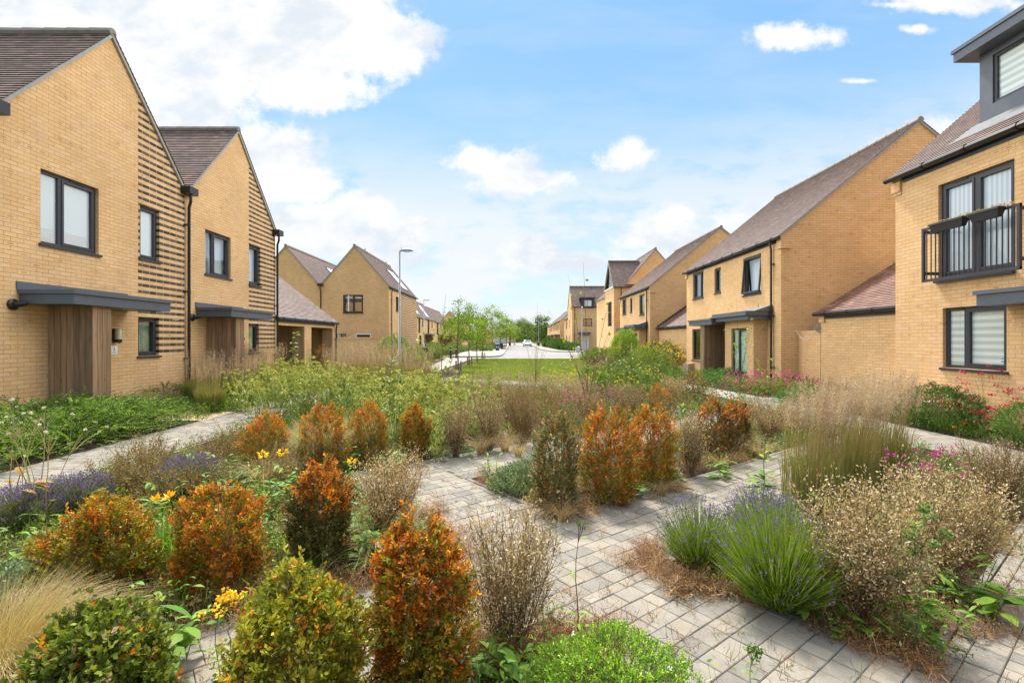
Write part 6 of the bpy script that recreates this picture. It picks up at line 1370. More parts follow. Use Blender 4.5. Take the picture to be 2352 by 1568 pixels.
# --- shrubs and flowers on the right
p, q, _ = leafy_bush(440, 0.70, 0.66, 'ball', 3200, 9, 0.02, 0.012, 0.07, DARKG, [(0.06, 0.15, 0.02), (0.10, 0.22, 0.025), (0.04, 0.09, 0.015)], None)
make_plant('round_shrub', 'round dense green shrub under the nearest right house', 'shrub', [('foliage', p), ('twigs', q)], (7.72, 8.95, 0))
p, q, _ = leafy_bush(441, 0.62, 0.5, 'egg', 1300, 9, 0.022, 0.013, 0.08, DARKG, [(0.10, 0.22, 0.03), (0.14, 0.27, 0.04), (0.06, 0.13, 0.02)], None)
make_plant('small_shrub', 'loose green shrub at the right edge under the nearest house', 'shrub', [('foliage', p), ('twigs', q)], (7.85, 7.45, 0))
for x, y, s, h, lab in ((8.15, 9.75, 451, .55, 'low crimson valerian behind the round green shrub'), (8.2, 9.15, 452, .75, 'crimson valerian left of the window with heads level with the sill'), (8.25, 8.55, 453, 1.1, 'tallest crimson valerian, reaching up under the window sill'), (8.2, 8.0, 454, .7, 'crimson valerian at the right edge against the wall'), (7.95, 8.45, 455, .45, 'short crimson valerian at the foot of the tallest one')):
    weed_clump(lab, s, h, .38, 70, [(0.10, 0.19, 0.05), (0.14, 0.24, 0.06), (0.20, 0.24, 0.06)], (0.05, 0.1), (0.02, 0.035), (x, y, 0), 'crimson valerian by the right wall', 'valerian', (26, 0.04, RED), cat='flower')
weed_clump('small clump of orange marigolds at the foot of the round green shrub', 456, .22, .25, 30, GREEN, (.04, .08), (.015, .03), (7.75, 8.25, 0), None, 'marigold', (8, 0.025, [(0.85, 0.25, 0.01)]), cat='flower')
PK = Proto(lambda lab: spreader(lab, 461, 0.55, 0.6, 330, L=0.18, flowers=(150, 0.032, PINK), name='pink_flowering_shrub'))
for i, (px, py, s) in enumerate([(1690, 893, .9), (1728, 900, 1.0), (1765, 905, 1.05), (1805, 908, 1.05), (1845, 912, 1.0), (1745, 885, .95), (1800, 890, 1.0)]): PK.put(G(px, py), s, 'low green shrub covered in magenta flowers below the bay window', 'magenta shrubs by the right path')
GS = [Proto(lambda lab, s=s: spreader(lab, 470+s, 0.6, 0.6, 330, leaf=0.03, L=0.2, per=14, up=.7, cols=[(0.07, 0.17, 0.02), (0.11, 0.25, 0.03), (0.05, 0.12, 0.02)])) for s in (0, 3)]
for i, (px, py, s) in enumerate([(1635, 885, .9), (1655, 880, 1.0), (1680, 878, 1.1), (1710, 872, 1.15), (1745, 870, 1.2), (1630, 872, .9), (1660, 868, 1.1), (1780, 872, 1.1), (1850, 930, .8), (1810, 925, .7)]): GS[i % 2].put(G(px, py), s, 'bright green leafy shrub along the right hand path below the big house', 'green shrubs by the right path')
def sword(label, seed, x, y, H=0.8, n=26, cols=None):
    p = PM(seed); r = p.r; b, a = disc(r, n, .06); D = np.stack([np.cos(a)*.5, np.sin(a)*.5, np.full(n, 1.3)], 1)+r.normal(size=(n, 3))*.15
    bigleaf(p, b, D, H*r.uniform(.5, 1, n), .05, pal(r, n, cols or [(0.30, 0.11, 0.05), (0.20, 0.08, 0.04), (0.12, 0.14, 0.03), (0.42, 0.2, 0.12)]), droop=.3)
    return single('sword_leaf_plant', label, 'plant', p, (x, y, 0), 'sword leaved plants by the right wall')
sword('bronze and green sword leaved plant by the downpipe of the big house', 481, 8.5, 15.4, .85)
sword('green sword leaved plant before the low garden wall', 482, 8.75, 14.6, .95, 20, [(0.06, 0.12, 0.02), (0.10, 0.16, 0.03), (0.05, 0.09, 0.02)])
sword('bronze sword leaved plant before the left end of the red tiled garage', 483, 8.75, 13.9, .7); sword('bronze sword leaved plant in the middle of the garage wall', 484, 8.7, 12.9, .8); sword('bronze sword leaved plant nearest the corner of the nearest right house', 485, 8.65, 12.3, .7)
p, q, fl = leafy_bush(490, 1.35, 1.15, 'ball', 1500, 8, 0.06, 0.028, 0.16, DARKG, [(0.07, 0.13, 0.02), (0.12, 0.18, 0.025), (0.2, 0.22, 0.03)], None, flowers=(420, 0.055, YEL), stems=14)
make_plant('yellow_flowering_shrub', 'big dark green shrub covered in yellow flowers before the garage with stepped verge', 'shrub', [('foliage', p), ('twigs', q), ('flowers', fl)], (8.0, 26.6, 0))
p, q, fl = leafy_bush(491, 1.1, 1.0, 'ball', 900, 8, 0.06, 0.028, 0.16, LIME, [(0.14, 0.24, 0.03), (0.2, 0.3, 0.04)], None, stems=12)
make_plant('round_shrub', 'lime green shrub left of the yellow flowering one', 'shrub', [('foliage', p), ('twigs', q)], (6.9, 25.0, 0))
# weeping willow like shrub
def weeping(label, seed, x, y, H, R, n=260, cols=LIME, L=.09):
    p = PM(seed); r = p.r; a = r.uniform(0, 6.28, n); rr = R*np.sqrt(r.uniform(0.02, 1, n)); top = H*np.sqrt(np.clip(1-(rr/R)**2*.6, 0, 1))*r.uniform(.75, 1, n); K = 7; t = np.linspace(0, 1, K)[None, :, None]
    st = np.stack([rr*.5*np.cos(a), rr*.5*np.sin(a), top*.85], 1)[:, None, :]; o = np.stack([np.cos(a), np.sin(a), 0*a], 1)[:, None, :]
    path = st+o*(R*.55)*t*r.uniform(.5, 1.1, (n, 1, 1))+np.array([0, 0, 1])*(0.35*t-1.0*t**2)*H*.75*r.uniform(.4, 1, (n, 1, 1)); path[:, :, 2] = np.maximum(path[:, :, 2], .05)
    p.ribbons(path, np.linspace(.008, .003, K), pal(r, n, [(0.16, 0.2, 0.05)])); m = 26; tt = r.uniform(.05, 1, (n, m)); k = np.minimum((tt*(K-1)).astype(int), K-2); f = (tt*(K-1)-k)[:, :, None]; ii = np.arange(n)[:, None]
    Q = path[ii, k]*(1-f)+path[ii, k+1]*f; p.leaves(Q.reshape(-1, 3), unit(r.normal(size=(n, m, 3))*.6+np.array([0, 0, -.7])).reshape(-1, 3), L, L*.25, np.repeat(pal(r, n, cols)[:, None, :], m, 1).reshape(-1, 3))
    root = empty('willow_shrub', (x, y, 0), label, 'shrub'); p.obj('foliage', root)
    g = MB(); g.tube([(x, y, 0), (x+.05, y, H*.5), (x, y, H*.85)], [.06, .045, .02], 7); g.build('trunk', M['bark'], root); return root
weeping('bright yellow green weeping willow shrub before the second long house', 501, 6.75, 29.5, 2.75, 1.15)
weeping('loose green willow like shrub behind the tall street lamp', 502, -7.0, 29.3, 2.35, 1.35, 300, [(0.17, 0.26, 0.04), (0.24, 0.33, 0.06), (0.12, 0.2, 0.03)], .08)
# --- crowded middle and right of the big bed
MGC = [GREEN, [(0.13, 0.20, 0.03), (0.18, 0.26, 0.04), (0.09, 0.14, 0.02)]]
MG = [Proto(lambda lab, s=s: (lambda t: make_plant('leafy_plant', lab, 'plant', [('foliage', t[0]), ('stems', t[1])]))(leafy_bush(510+s*3, .78, .48, 'ball', 520, 9, .045, .016, .12, GREEN, MGC[s], None, stems=12, lump=.25))) for s in (0, 1)]
lm_ = 'leafy green perennial in the crowded right middle of the planting'
for i, (px, py, s) in enumerate([(1392, 908, .7), (1425, 900, .85), (1458, 897, .8), (1492, 908, .7), (1405, 882, .75), (1440, 880, 1.0), (1478, 876, .8), (1512, 884, .85), (1545, 892, .7), (1470, 932, .6), (1352, 884, .7), (1500, 864, .95), (1452, 860, .8), (1412, 864, .9), (1532, 870, .8), (1375, 872, .6)]): MG[i % 2].put(G(px, py), s*1.05, lm_, 'leafy perennials right middle')
YG = Proto(lambda lab: weed_clump(lab, 515, .7, .45, 130, [(0.34, 0.36, 0.03), (0.26, 0.33, 0.04), (0.42, 0.40, 0.04)], (.04, .09), (.012, .022), name='yellow_green_plant', flowers=(30, .035, [(0.55, 0.50, 0.04)]), cat='plant'))
for (px, py, s) in [(1290, 915, 1.0), (1315, 908, 1.1), (1300, 895, 1.1), (1340, 920, .9), (1272, 900, .9), (1420, 905, .9), (1465, 885, 1.1), (1440, 915, .8), (1500, 895, .9), (1390, 890, 1.0)]: YG.put(G(px, py), s, 'yellow green leafy plant at the right end of the brown grass drift', 'yellow green plants by the lawn')
PF = Proto(lambda lab: weed_clump(lab, 520, .55, .45, 110, [(0.10, 0.15, 0.05), (0.17, 0.16, 0.07), (0.2, 0.2, 0.1)], (.03, .07), (.012, .02), name='magenta_flower', flowers=(34, .025, PINK), cat='flower'))
for (px, py, s) in [(1330, 950, .9), (1365, 958, .9), (1400, 945, .9), (1310, 968, .9), (1345, 935, .95), (1480, 945, .8), (1425, 930, .8), (1380, 850, 1.4), (1365, 862, 1.2)]: PF.put(G(px, py), s, 'open magenta flowered plant among dried bushes, right of the bed centre', 'magenta flowers right of centre')
VF = Proto(lambda lab: weed_clump(lab, 523, .5, .35, 40, GREEN, (.04, .09), (.01, .02), name='blue_flower', flowers=(24, .018, [(0.30, 0.25, 0.65)]), cat='flower'))
for (px, py, s) in [(1450, 1010, .9), (1545, 1000, .9), (1520, 985, .9)]: VF.put(G(px, py), s, 'small lilac flowers behind the orange bushes of the diamond bed', 'lilac flowers in the diamond bed')
WF = Proto(lambda lab: tall_stem(lab, 526, .95, 8, (.06, .12), (.015, .03), GREEN, top=(4, .02, [(0.7, 0.7, 0.64)], .12), name='white_scabious', cat='flower'))
for (px, py, s) in [(1415, 905, 1.0), (1440, 915, 1.1), (1385, 900, 1.0), (1460, 925, .9), (1500, 915, .9), (1300, 905, 1.0)]: WF.put(G(px, py), s, 'thin stemmed white flower in the crowded right middle', 'white flowers right middle')
DP = [Proto(lambda lab, s=s: drybush(lab, 530+s, .55, .40, 26, 16, 2200, BROWN+TAN[:1]+[(.16, .18, .04), (.22, .22, .06), (.12, .15, .03)], TWIG, .024, group=None)) for s in (0, 4)]
lb_ = 'low brown dried perennial in the gaps of the middle planting'
for i, (px, py, s) in enumerate([(330, 1135, .9), (270, 1150, .8), (385, 1165, .7), (480, 1150, .7), (350, 1105, .9), (505, 1075, .8), (660, 1115, .7), (1080, 960, 1.0), (1245, 985, 1.0), (1290, 1000, .9), (1160, 975, 1.0), (1330, 1010, .8), (700, 895, 1.0), (1050, 925, 1.0), (1380, 985, .9), (1520, 955, .8), (1560, 950, .8), (1720, 980, .8), (1800, 985, .8), (1830, 1000, .8), (1260, 960, .9), (560, 1060, .9)]): DP[i % 2].put(G(px, py), s, lb_, 'low dried perennials')
# --- hair grass tufts
p_, H_, R_ = BS(40, 1640, 1290, 150); stipa('big pale hair grass tuft at the bottom left corner', 541, .68, .12, 3600, p_+Vector((-.1, 0, 0)))
p_, H_, R_ = BS(695, 1085, 975, 50); stipa('pale hair grass between the first two bushes of the orange row', 542, .78, .16, 2600, p_+Vector((0, .25, 0)), [(0.5, 0.47, 0.28), (0.42, 0.4, 0.2)])
p_, H_, R_ = BS(797, 1062, 965, 35); stipa('pale hair grass between the second and third bushes of the orange row', 543, .75, .12, 1800, p_+Vector((0, .3, 0)), [(0.5, 0.47, 0.28), (0.42, 0.4, 0.2)])
DG_ = Proto(lambda lab: single('dry_grass', lab, 'grass', (lambda g: (grass(g, 150, .6, .06, 1.3, .005, STRAW+[(0.35, 0.22, 0.12)], STRAW, curl=.8, K=8), g)[1])(PM(544))))
for (px, py, s) in [(600, 1120, .85), (640, 1100, .8), (1105, 1045, .8), (1160, 1038, .8), (1190, 1050, .6), (1720, 1040, .8), (1750, 1055, .7), (1655, 1080, .6), (880, 1330, .6), (860, 1290, .8), (1520, 1140, .5), (1290, 1200, .55)]: DG_.put(G(px, py), s, 'straw coloured dry arching grass tuft by a bush', 'dry arching grass tufts')
# --- day lily, poppies, ragwort, thistle, docks, lime hebe
NG = [Proto(lambda lab, s=s: weed_clump(lab, 545+s*2, .34, .26, 60, GREEN+[(0.16, 0.27, 0.04)], (.05, .14), (.012, .035), name='leafy_weed', stemc=(0.14, 0.18, 0.05))) for s in (0, 1)]
for i, (px, py, s) in enumerate([(430, 1170, 1.2), (520, 1105, 1.3), (290, 1115, 1.2), (360, 1190, 1.1), (240, 1175, 1.1), (460, 1110, 1.2), (570, 1090, 1.1), (640, 1245, 1.1), (600, 1190, 1.2), (560, 1160, 1.2), (520, 1125, 1.1), (650, 1150, 1.2), (690, 1130, 1.1), (330, 1240, 1.0), (300, 1280, .9), (845, 1250, 1.3), (800, 1230, 1.2), (930, 1200, .8), (60, 1290, 1.2), (110, 1320, 1.0), (350, 1480, 1.1), (390, 1530, .9), (1090, 1560, .9), (1150, 1580, .8), (1260, 1570, .8), (2230, 1400, 1.1), (2160, 1440, .9), (2060, 1480, .7), (2200, 1250, 1.0), (1900, 1180, .9), (2120, 1180, 1.0), (1430, 1140, .7), (1250, 1150, .7), (1540, 1110, .7), (2040, 1230, .9), (770, 1130, 1.0), (890, 1090, 1.0), (1010, 1060, .9), (1080, 1050, .8)]): NG[i % 2].put(G(px, py), s, 'leafy green weed filling a gap between the bushes', 'leafy weeds between the bushes')
for (px, py, s) in [(2100, 1140, .8), (2150, 1120, .9), (2180, 1160, .7)]: PF.put(G(px, py), s, 'magenta flowered plant before the bare grey bush at the right', 'magenta flowers at the right')
g = PM(551); grass(g, 110, .5, .10, .8, .014, [(0.13, 0.28, 0.03), (0.18, 0.34, 0.04), (0.09, 0.2, 0.02)], curl=.5, K=8)
fl = PM(552); E = np.array([[.02, -.05, .52], [-.12, .02, .48], [.10, .1, .50], [-.02, .12, .42]]); fl.ribbons(np.stack([np.zeros((4, 3)), E*np.array([.5, .5, .6]), E], 1), np.array([.005, .004, .003]), pal(fl.r, 4, GREEN))
for k_ in range(7): fl.leaves(E, unit(np.array([[0, 0, 1.0]])+fl.r.normal(size=(4, 3))*.6), .055, .028, pal(fl.r, 4, [(0.85, 0.38, 0.01), (0.9, 0.5, 0.02)]))
make_plant('day_lily', 'day lily with bright strap leaves and orange yellow blooms behind the bright rusty bush', 'flower', [('leaves', g), ('flowers', fl)], G(395, 1310))
for (px, py, h, s, lab) in ((620, 1200, .62, 553, 'yellow poppy with two blooms between dry grass and the narrow orange bush'), (815, 1130, .35, 554, 'single small yellow poppy left of the tall tan dried bush'), (65, 1370, .32, 555, 'single orange yellow poppy by the left edge')):
    tall_stem(lab, s, h, 9, (.04, .09), (.008, .016), GREEN, top=(2 if h > .5 else 1, .045, [(0.9, 0.48, 0.01), (0.95, 0.6, 0.02)], .05), loc=G(px, py), name='poppy', cat='flower')
tall_stem('tall ragwort with a flat yellow head rising over the front left path', 556, .44, 16, (.03, .06), (.012, .02), GREEN, (0.10, 0.12, 0.04), (22, .016, YEL, .035), G(497, 1605), 'ragwort', sw=.006, cat='flower')
tall_stem('tall single weed with narrow drooping leaves in the foreground centre', 557, .66, 9, (.05, .11), (.012, .02), [(0.16, 0.3, 0.03), (0.22, 0.36, 0.04)], (0.09, 0.035, 0.035), (5, .012, GREEN, .015), G(1322, 1500), 'tall_weed', (.03, 0), .007, up=.9, droop=.6)
tall_stem('short budded weed growing in the paving at the bottom right', 558, .27, 7, (.03, .05), (.008, .014), GREEN, (0.1, 0.2, 0.03), (9, .015, GREEN, .02), G(1722, 1640), 'budded_weed', sw=.006)
tall_stem('narrow leaved tall green weed among the sage left of the lamp post foot', 559, 1.35, 60, (.10, .2), (.02, .035), GREEN, loc=G(893, 985), sw=.014, up=.8)
tall_stem('second narrow leaved green weed right behind the taller one', 560, 1.1, 50, (.10, .18), (.02, .03), GREEN, loc=G(915, 975), sw=.014, up=.8)
tall_stem('leafy upright weed before the right hand feathery grass', 561, .62, 26, (.07, .17), (.02, .045), LIME[:1]+GREEN, loc=G(1752, 1150), sw=.01, up=.5)
tall_stem('upright lettuce like weed in front of the tan dead bush', 562, .85, 26, (.08, .16), (.018, .035), [(0.14, 0.32, 0.04), (0.2, 0.38, 0.05)], loc=G(1560, 1075), sw=.012, up=1.2)
tall_stem('hollyhock like tall plant with yellow leaves before the car port', 563, 2.0, 46, (.12, .22), (.09, .15), [(0.22, 0.3, 0.04), (0.3, 0.36, 0.05), (0.10, 0.16, 0.03)], loc=(-7.75, 17.5, 0), sw=.02, up=.3, name='hollyhock', cat='flower')
for i, (px, py, h) in enumerate([(1140, 1120, .36), (1122, 1095, .3)]): tall_stem(['bright upright weed at the left corner of the diamond bed', 'smaller bright weed beside the left corner of the diamond bed'][i], 565+i, h, 9, (.07, .13), (.014, .025), [(0.2, 0.38, 0.04), (0.28, 0.44, 0.05)], loc=G(px, py), up=1.2)
# sow thistle gone to seed
def seedweed(label, seed, loc, H, n=7):
    p = PM(seed); r = p.r; b, a = disc(r, n, .12); K = 6; t = np.linspace(0, 1, K)[None, :, None]; h = H*r.uniform(.7, 1, n)
    path = b[:, None, :]+np.array([0, 0, 1])*h[:, None, None]*t+np.stack([np.cos(a), np.sin(a), 0*a], 1)[:, None, :]*.22*t**2+r.normal(size=(n, K, 3))*.01
    p.ribbons(path, np.linspace(.012, .006, K), pal(r, n, [(0.22, 0.24, 0.09), (0.24, 0.16, 0.09)])); m = 9; i = np.repeat(np.arange(n), m); P0 = path[i, 4]; E = path[i, 5]+r.normal(size=(n*m, 3))*np.array([.10, .10, .08])
    p.ribbons(np.stack([P0, (P0+E)/2+np.array([0, 0, .02]), E], 1), np.array([.004, .003, .002]), pal(r, n*m, [(0.22, 0.22, 0.09)])); bigleaf(p, path[:, 2], r.normal(size=(n, 3))+np.array([0, 0, .3]), .16, .06, pal(r, n, [(0.24, 0.36, 0.05), (0.42, 0.25, 0.10)]), wavy=.3); bigleaf(p, path[:, 1], r.normal(size=(n, 3))+np.array([0, 0, .3]), .18, .07, pal(r, n, [(0.24, 0.36, 0.05), (0.3, 0.4, 0.06)]), wavy=.3)
    hd = PM(seed+1); j = hd.r.uniform(0, 1, len(E)); balls(hd, E[j < .14], .013, [(0.6, 0.6, 0.55)], 40); 
    gb_ = PM(seed+2); balls(gb_, E[j >= .14], .011, [(0.2, 0.26, 0.07), (0.3, 0.22, 0.12), (0.45, 0.42, 0.33)], 14)
    return make_plant('sow_thistle', label, 'weed', [('stems', p), ('seed_heads', hd), ('buds', gb_)], loc)
seedweed('tall sow thistle gone to white fluffy seed at the left, before the bright spreading shrub', 571, G(105, 1215), 1.02)
seedweed('second sow thistle with white seed heads at the far left edge', 572, G(20, 1180), .9, 4)
def thistle(label, seed, loc, H):
    p = PM(seed); r = p.r; K = 6; t = np.linspace(0, 1, K)[:, None]; path = np.hstack([.04*t, 0*t, H*t])[None]
    for s_ in (np.array([[1.0, 0, 0]]), np.array([[0, 1.0, 0]])): p.ribbons(path, np.linspace(.014, .007, K), np.array([(0.2, 0.27, 0.12)]), side=s_)
    lf = PM(seed+1); n = 30; f = lf.r.uniform(0, .85, n); a = lf.r.uniform(0, 6.28, n); P = np.stack([.04*f, 0*f, H*f], 1); D = unit(np.stack([np.cos(a), np.sin(a), lf.r.uniform(.0, .6, n)], 1)); L = .24*(1-.65*f)
    bigleaf(lf, P, D, L, .02, pal(lf.r, n, GREEN), droop=.3); m = 12; tt = np.tile(np.linspace(.1, 1, m), n); i = np.repeat(np.arange(n), m); S = unit(np.cross(D, np.array([0, 0, 1.0])))[i]*np.where(np.arange(n*m) % 2 == 0, 1, -1)[:, None]
    Q = P[i]+D[i]*L[i][:, None]*tt[:, None]-np.array([0, 0, 1])*(.3*L[i]*tt**2)[:, None]; lf.leaves(Q, unit(S+D[i]*.5+lf.r.normal(size=(n*m, 3))*.25), L[i]*.30*(1.15-tt), L[i]*.09, pal(lf.r, n*m, GREEN))
    h = PM(seed+2); E = np.array([[.04, 0, H], [.09, .03, H*.93], [-.03, -.02, H*.9], [.12, -.03, H*.84], [.0, .05, H*.8], [.10, .02, H*.74]]); balls(h, E, .030, [(0.22, 0.34, 0.09), (0.30, 0.40, 0.14)], 60)
    return make_plant('thistle', label, 'weed', [('stem', p), ('leaves', lf), ('buds', h)], loc)
thistle('spiky green thistle with round buds in front of the bleached bushes', 575, G(2105, 1500), .74)
thistle('low spiky thistle beside the narrow dark green box bush', 576, G(830, 1320), .28)
DK = [Proto(lambda lab, s=s: weed_clump(lab, 580+s, .24, .24, 20, GREEN+[(0.09, 0.22, 0.03)], (.12, .28), (.04, .085), name='dock_weed', droop=.35)) for s in (0, 1, 2)]
docks = [(1215, 1600, .95, 'big dock with upright dark leaves left of the lime green hebe'), (1120, 1630, .9, 'second dock at the bottom edge beside the large orange bush'), (1480, 1640, .7, 'dock leaves poking out right of the lime green hebe'), (845, 1285, 1.2, 'dark broad leaved dock at the foot of the tan dried bush'), (905, 1320, .9, 'dock spreading towards the paving below the tan dried bush'),
         (330, 1560, 1.15, 'big jagged dock between the hair grass and the front left path'), (260, 1500, 1.0, 'dock behind the glossy green bush at bottom left'), (1895, 1440, .6, 'dock seedling on the kerb before the bleached bush'), (1950, 1470, .55, 'small dock on the kerb left of the thistle'), (2260, 1430, 1.0, 'big dock leaves right of the thistle'),
         (1660, 1095, .9, 'dock on the paving edge below the dark olive bushes'), (1560, 1120, .8, 'dock at the foot of the tan dead bush'), (1465, 1145, .9, 'dock between the two orange bushes of the diamond bed'), (1740, 1120, .7, 'dock at the foot of the leafy upright weed'), (800, 1085, 1.2, 'dark leaved dock between the second and third of the orange row'), (30, 1010, 1.0, 'dock against the timber porch at the left'),
         (560, 1120, .9, 'dock below the leftmost of the orange row'), (920, 1080, .9, 'dock below the rightmost of the orange row'), (1240, 1120, .8, 'dock at the left foot of the half dead box bush')]
for i, (px, py, s, lab) in enumerate(docks): DK[i % 3].put(G(px, py), s, lab, 'dock weeds')
p, q, fl = leafy_bush(590, .34, .34, 'ball', 3800, 9, 0.012, 0.006, 0.04, LIME, [(0.22, 0.42, 0.03), (0.34, 0.52, 0.05), (0.14, 0.30, 0.02)], None, lump=.07, flowers=(26, .014, [(0.75, 0.8, 0.7)]))
make_plant('hebe', 'dense lime green hebe dome at the bottom edge of the photo', 'shrub', [('foliage', p), ('twigs', q), ('flowers', fl)], G(1405, 1690)+Vector((0, 0, 0)))
p, q, fl = leafy_bush(593, .22, .30, 'ball', 900, 8, 0.016, 0.011, 0.06, SAGE, [(0.17, 0.25, 0.12), (0.24, 0.32, 0.18), (0.10, 0.18, 0.07)], None)
cu_ = make_plant('grey_leaved_shrub', 'low grey green small leaved mound at the left corner of the diamond bed', 'shrub', [('foliage', p), ('twigs', q)], G(1185, 1128))
dupl(cu_, G(1225, 1105), 1.0, None, 'second grey green mound, against the half dead box bush'); dupl(cu_, G(20, 1440), 1.3, None, 'low green mound with tiny pale flowers at the left edge')
# --- saplings
sapling('thin reddish sapling with heart shaped lime leaves left of the lawn', 601, 2.5, G(1011, 955), .75, 7, 44, .085)
sapling('tall bare branching sapling right of the lawn with a few leaves', 602, 3.2, G(1352, 965), 1.0, 11, 36, .075, bark=(0.17, 0.12, 0.10), sw=.022)
sapling('slender leafless sapling standing before the middle of the road', 603, 2.7, G(1229, 905), .7, 9, 0, bark=(0.2, 0.15, 0.12), sw=.02)
sapling('sapling with small lime leaves before the porch of the long brick house', 604, 2.75, G(1700, 912), .75, 7, 90, .07, sw=.016)
sapling('low arching lime leaved sapling by the downpipe of the long brick house', 605, 1.2, (7.9, 15.2, 0), .8, 5, 80, .08)
# --- young street trees and far trees
YT = [(0.14, 0.23, 0.018), (0.19, 0.29, 0.022), (0.10, 0.165, 0.015), (0.26, 0.36, 0.03)]
yt = [((1053, 853), 3.95, 1.05, 'nearest young tree on the lawn edge, with a thin leader above the crown', .42, .3), ((1078, 842), 3.6, .85, 'second young tree along the lawn edge', .4, .15), ((1096, 833), 3.8, .75, 'third and slimmest young tree along the lawn edge', .36, .22), ((1110, 826), 3.6, .95, 'fourth young tree along the lawn edge, the smallest crown', .42, .1)]
for i, (pp, hh, rr, lab, c0, ld) in enumerate(yt): tree(lab, 620+i, hh, rr, c0, .04, 2300, .09, YT, tuple(G(*pp)), 'young trees along the lawn', leader=ld, nclump=60)
for i, (px, Yd, hh, rr, lab) in enumerate([(1131, 76, 6.6, 2.2, 'young tree with a wide crown before the slate roofed brick house'), (1148, 84, 5.9, 1.9, 'young tree just left of the third street lamp'), (1163, 98, 5.6, 1.6, 'small tree right of the street lamp by the blue bin'), (1172, 112, 5.6, 1.6, 'small tree before the pale slate roofed house'), (1181, 128, 5.0, 2.0, 'loose pale green tree at the left side of the far road')]):
    tree(lab, 630+i, hh, rr, .32, .09, 1700, .2, YT, ((px-CX)*Yd/F, Yd, 0), 'small trees left of the far road', nclump=40)
FT = [(0.09, 0.15, 0.02), (0.13, 0.19, 0.03), (0.07, 0.11, 0.015), (0.17, 0.23, 0.04)]
for i, (px, Yd, hh, rr, lab) in enumerate([(1188, 250, 9.0, 6.5, 'far tree left of the tallest one at the end of the road'), (1200, 268, 11.5, 7.0, 'tallest round tree at the end of the road'), (1214, 262, 8.8, 6.0, 'broad dark tree behind the white car'), (1228, 270, 8.2, 6.0, 'far tree right behind the white car'), (1244, 205, 10.2, 4.6, 'tall separate tree right of the road end, beside the terrace'), (1256, 250, 8.0, 6.0, 'far tree half hidden by the last terrace house'), (1165, 275, 8.5, 6.5, 'far tree behind the dark roofed house'), (1275, 280, 8, 6.5, 'far tree mostly behind the stepped terrace')]):
    tree(lab, 640+i, hh, rr, .1, .3, 3600, .55, FT, ((px-CX)*Yd/F, Yd, 0), 'trees at the end of the road', nclump=46, nlimb=6, clump=.2)
p = PM(660); r = p.r; n = 14000; P = np.stack([r.uniform(-160, 200, n), 300+r.normal(size=n)*4, r.uniform(0, 1, n)**.7*6.5], 1); P[:, 2] *= 0.75+.25*np.sin(P[:, 0]*.13)+.12*np.sin(P[:, 0]*.41); p.leaves(P, unit(r.normal(size=(n, 3))), 1.5, 1.1, pal(r, n, FT)); o = p.obj('woodland'); tag(o, 'distant belt of woodland closing the view', 'woodland', None, 'stuff')
# clipped hedge balls on the right, shrubs by the left terrace
HB = Proto(lambda lab: (lambda t: make_plant('clipped_shrub', lab, 'shrub', [('foliage', t[0]), ('twigs', t[1])]))(leafy_bush(670, 1.5, 1.15, 'ball', 900, 8, .11, .06, .22, DARKG, [(0.06, 0.15, 0.02), (0.09, 0.21, 0.03)], None, stems=10)))
for (x, y, s, lab) in [(7.3, 104, .75, 'small clipped shrub at the far end of the hedge by the black bin'), (7.2, 96, 1.15, 'tallest clipped round shrub near the far end of the right hedge'), (7.3, 88, .9, 'clipped round shrub after the tallest one in the right hedge'), (7.4, 83, 1.0, 'clipped round shrub in the middle of the right hedge'), (7.4, 78.5, 1.0, 'clipped round shrub before the terrace porch'), (7.5, 74.5, .9, 'clipped shrub beside the three storey end house corner'), (7.9, 71, .75, 'low clipped shrub third from the cabinet'), (8.1, 68, .7, 'low clipped shrub second from the cabinet'), (8.3, 65, .68, 'low clipped shrub nearest the cabinet')]:
    HB.put((x, y, 0), s, lab, 'clipped hedge shrubs on the right')
LS = Proto(lambda lab: (lambda t: make_plant('garden_shrub', lab, 'shrub', [('foliage', t[0]), ('twigs', t[1])]))(leafy_bush(675, 1.0, 1.2, 'ball', 700, 7, .1, .05, .2, GREEN, [(0.10, 0.18, 0.03), (0.16, 0.24, 0.04), (0.2, 0.2, 0.06)], None, stems=10)))
for (x, y, s) in [(-9.2, 47, .8), (-8.2, 50, .8), (-7.2, 45.5, .7), (-10.6, 52, .9), (-12, 58, .9), (-9.4, 60, .8), (-7.0, 55, .7), (-13.0, 66, .9), (-11, 70, 1), (-8.2, 68, .8), (-4.4, 63, .8), (-3.2, 64, .7), (-3.6, 68, .8), (-6.3, 49.5, .7), (-7.6, 44, .7), (-6.2, 62, .7), (-12.6, 78, 1), (-9.5, 82, 1), (-5.0, 84, 1), (-3.6, 92, .9), (-2.6, 100, .9), (-6, 98, 1), (-8, 105, 1.1), (-2.8, 78, .7), (-5.8, 75, .8)]:
    LS.put((x, y, 0), s, 'low green garden shrub between the far left pavement and the terrace', 'shrubs before the left terrace')
for (x, y, s) in [(5.9, 33, .9), (6.6, 36, .8), (5.4, 30.5, .7), (7.4, 34, .8), (6.4, 39, .7), (8.0, 38, .8)]:
    LS.put((x, y, 0), s, 'low green shrub at the right end of the lawn', 'shrubs right of the lawn')
for (x, y, s) in [(-6.6, 34, .75), (-7.4, 37, .8), (-6.4, 40.5, .6), (-7.6, 41.5, .8), (-6.3, 31, .6)]:
    LS.put((x, y, 0), s, 'low green shrub beside the banded brick wall', 'shrubs beside the banded wall')

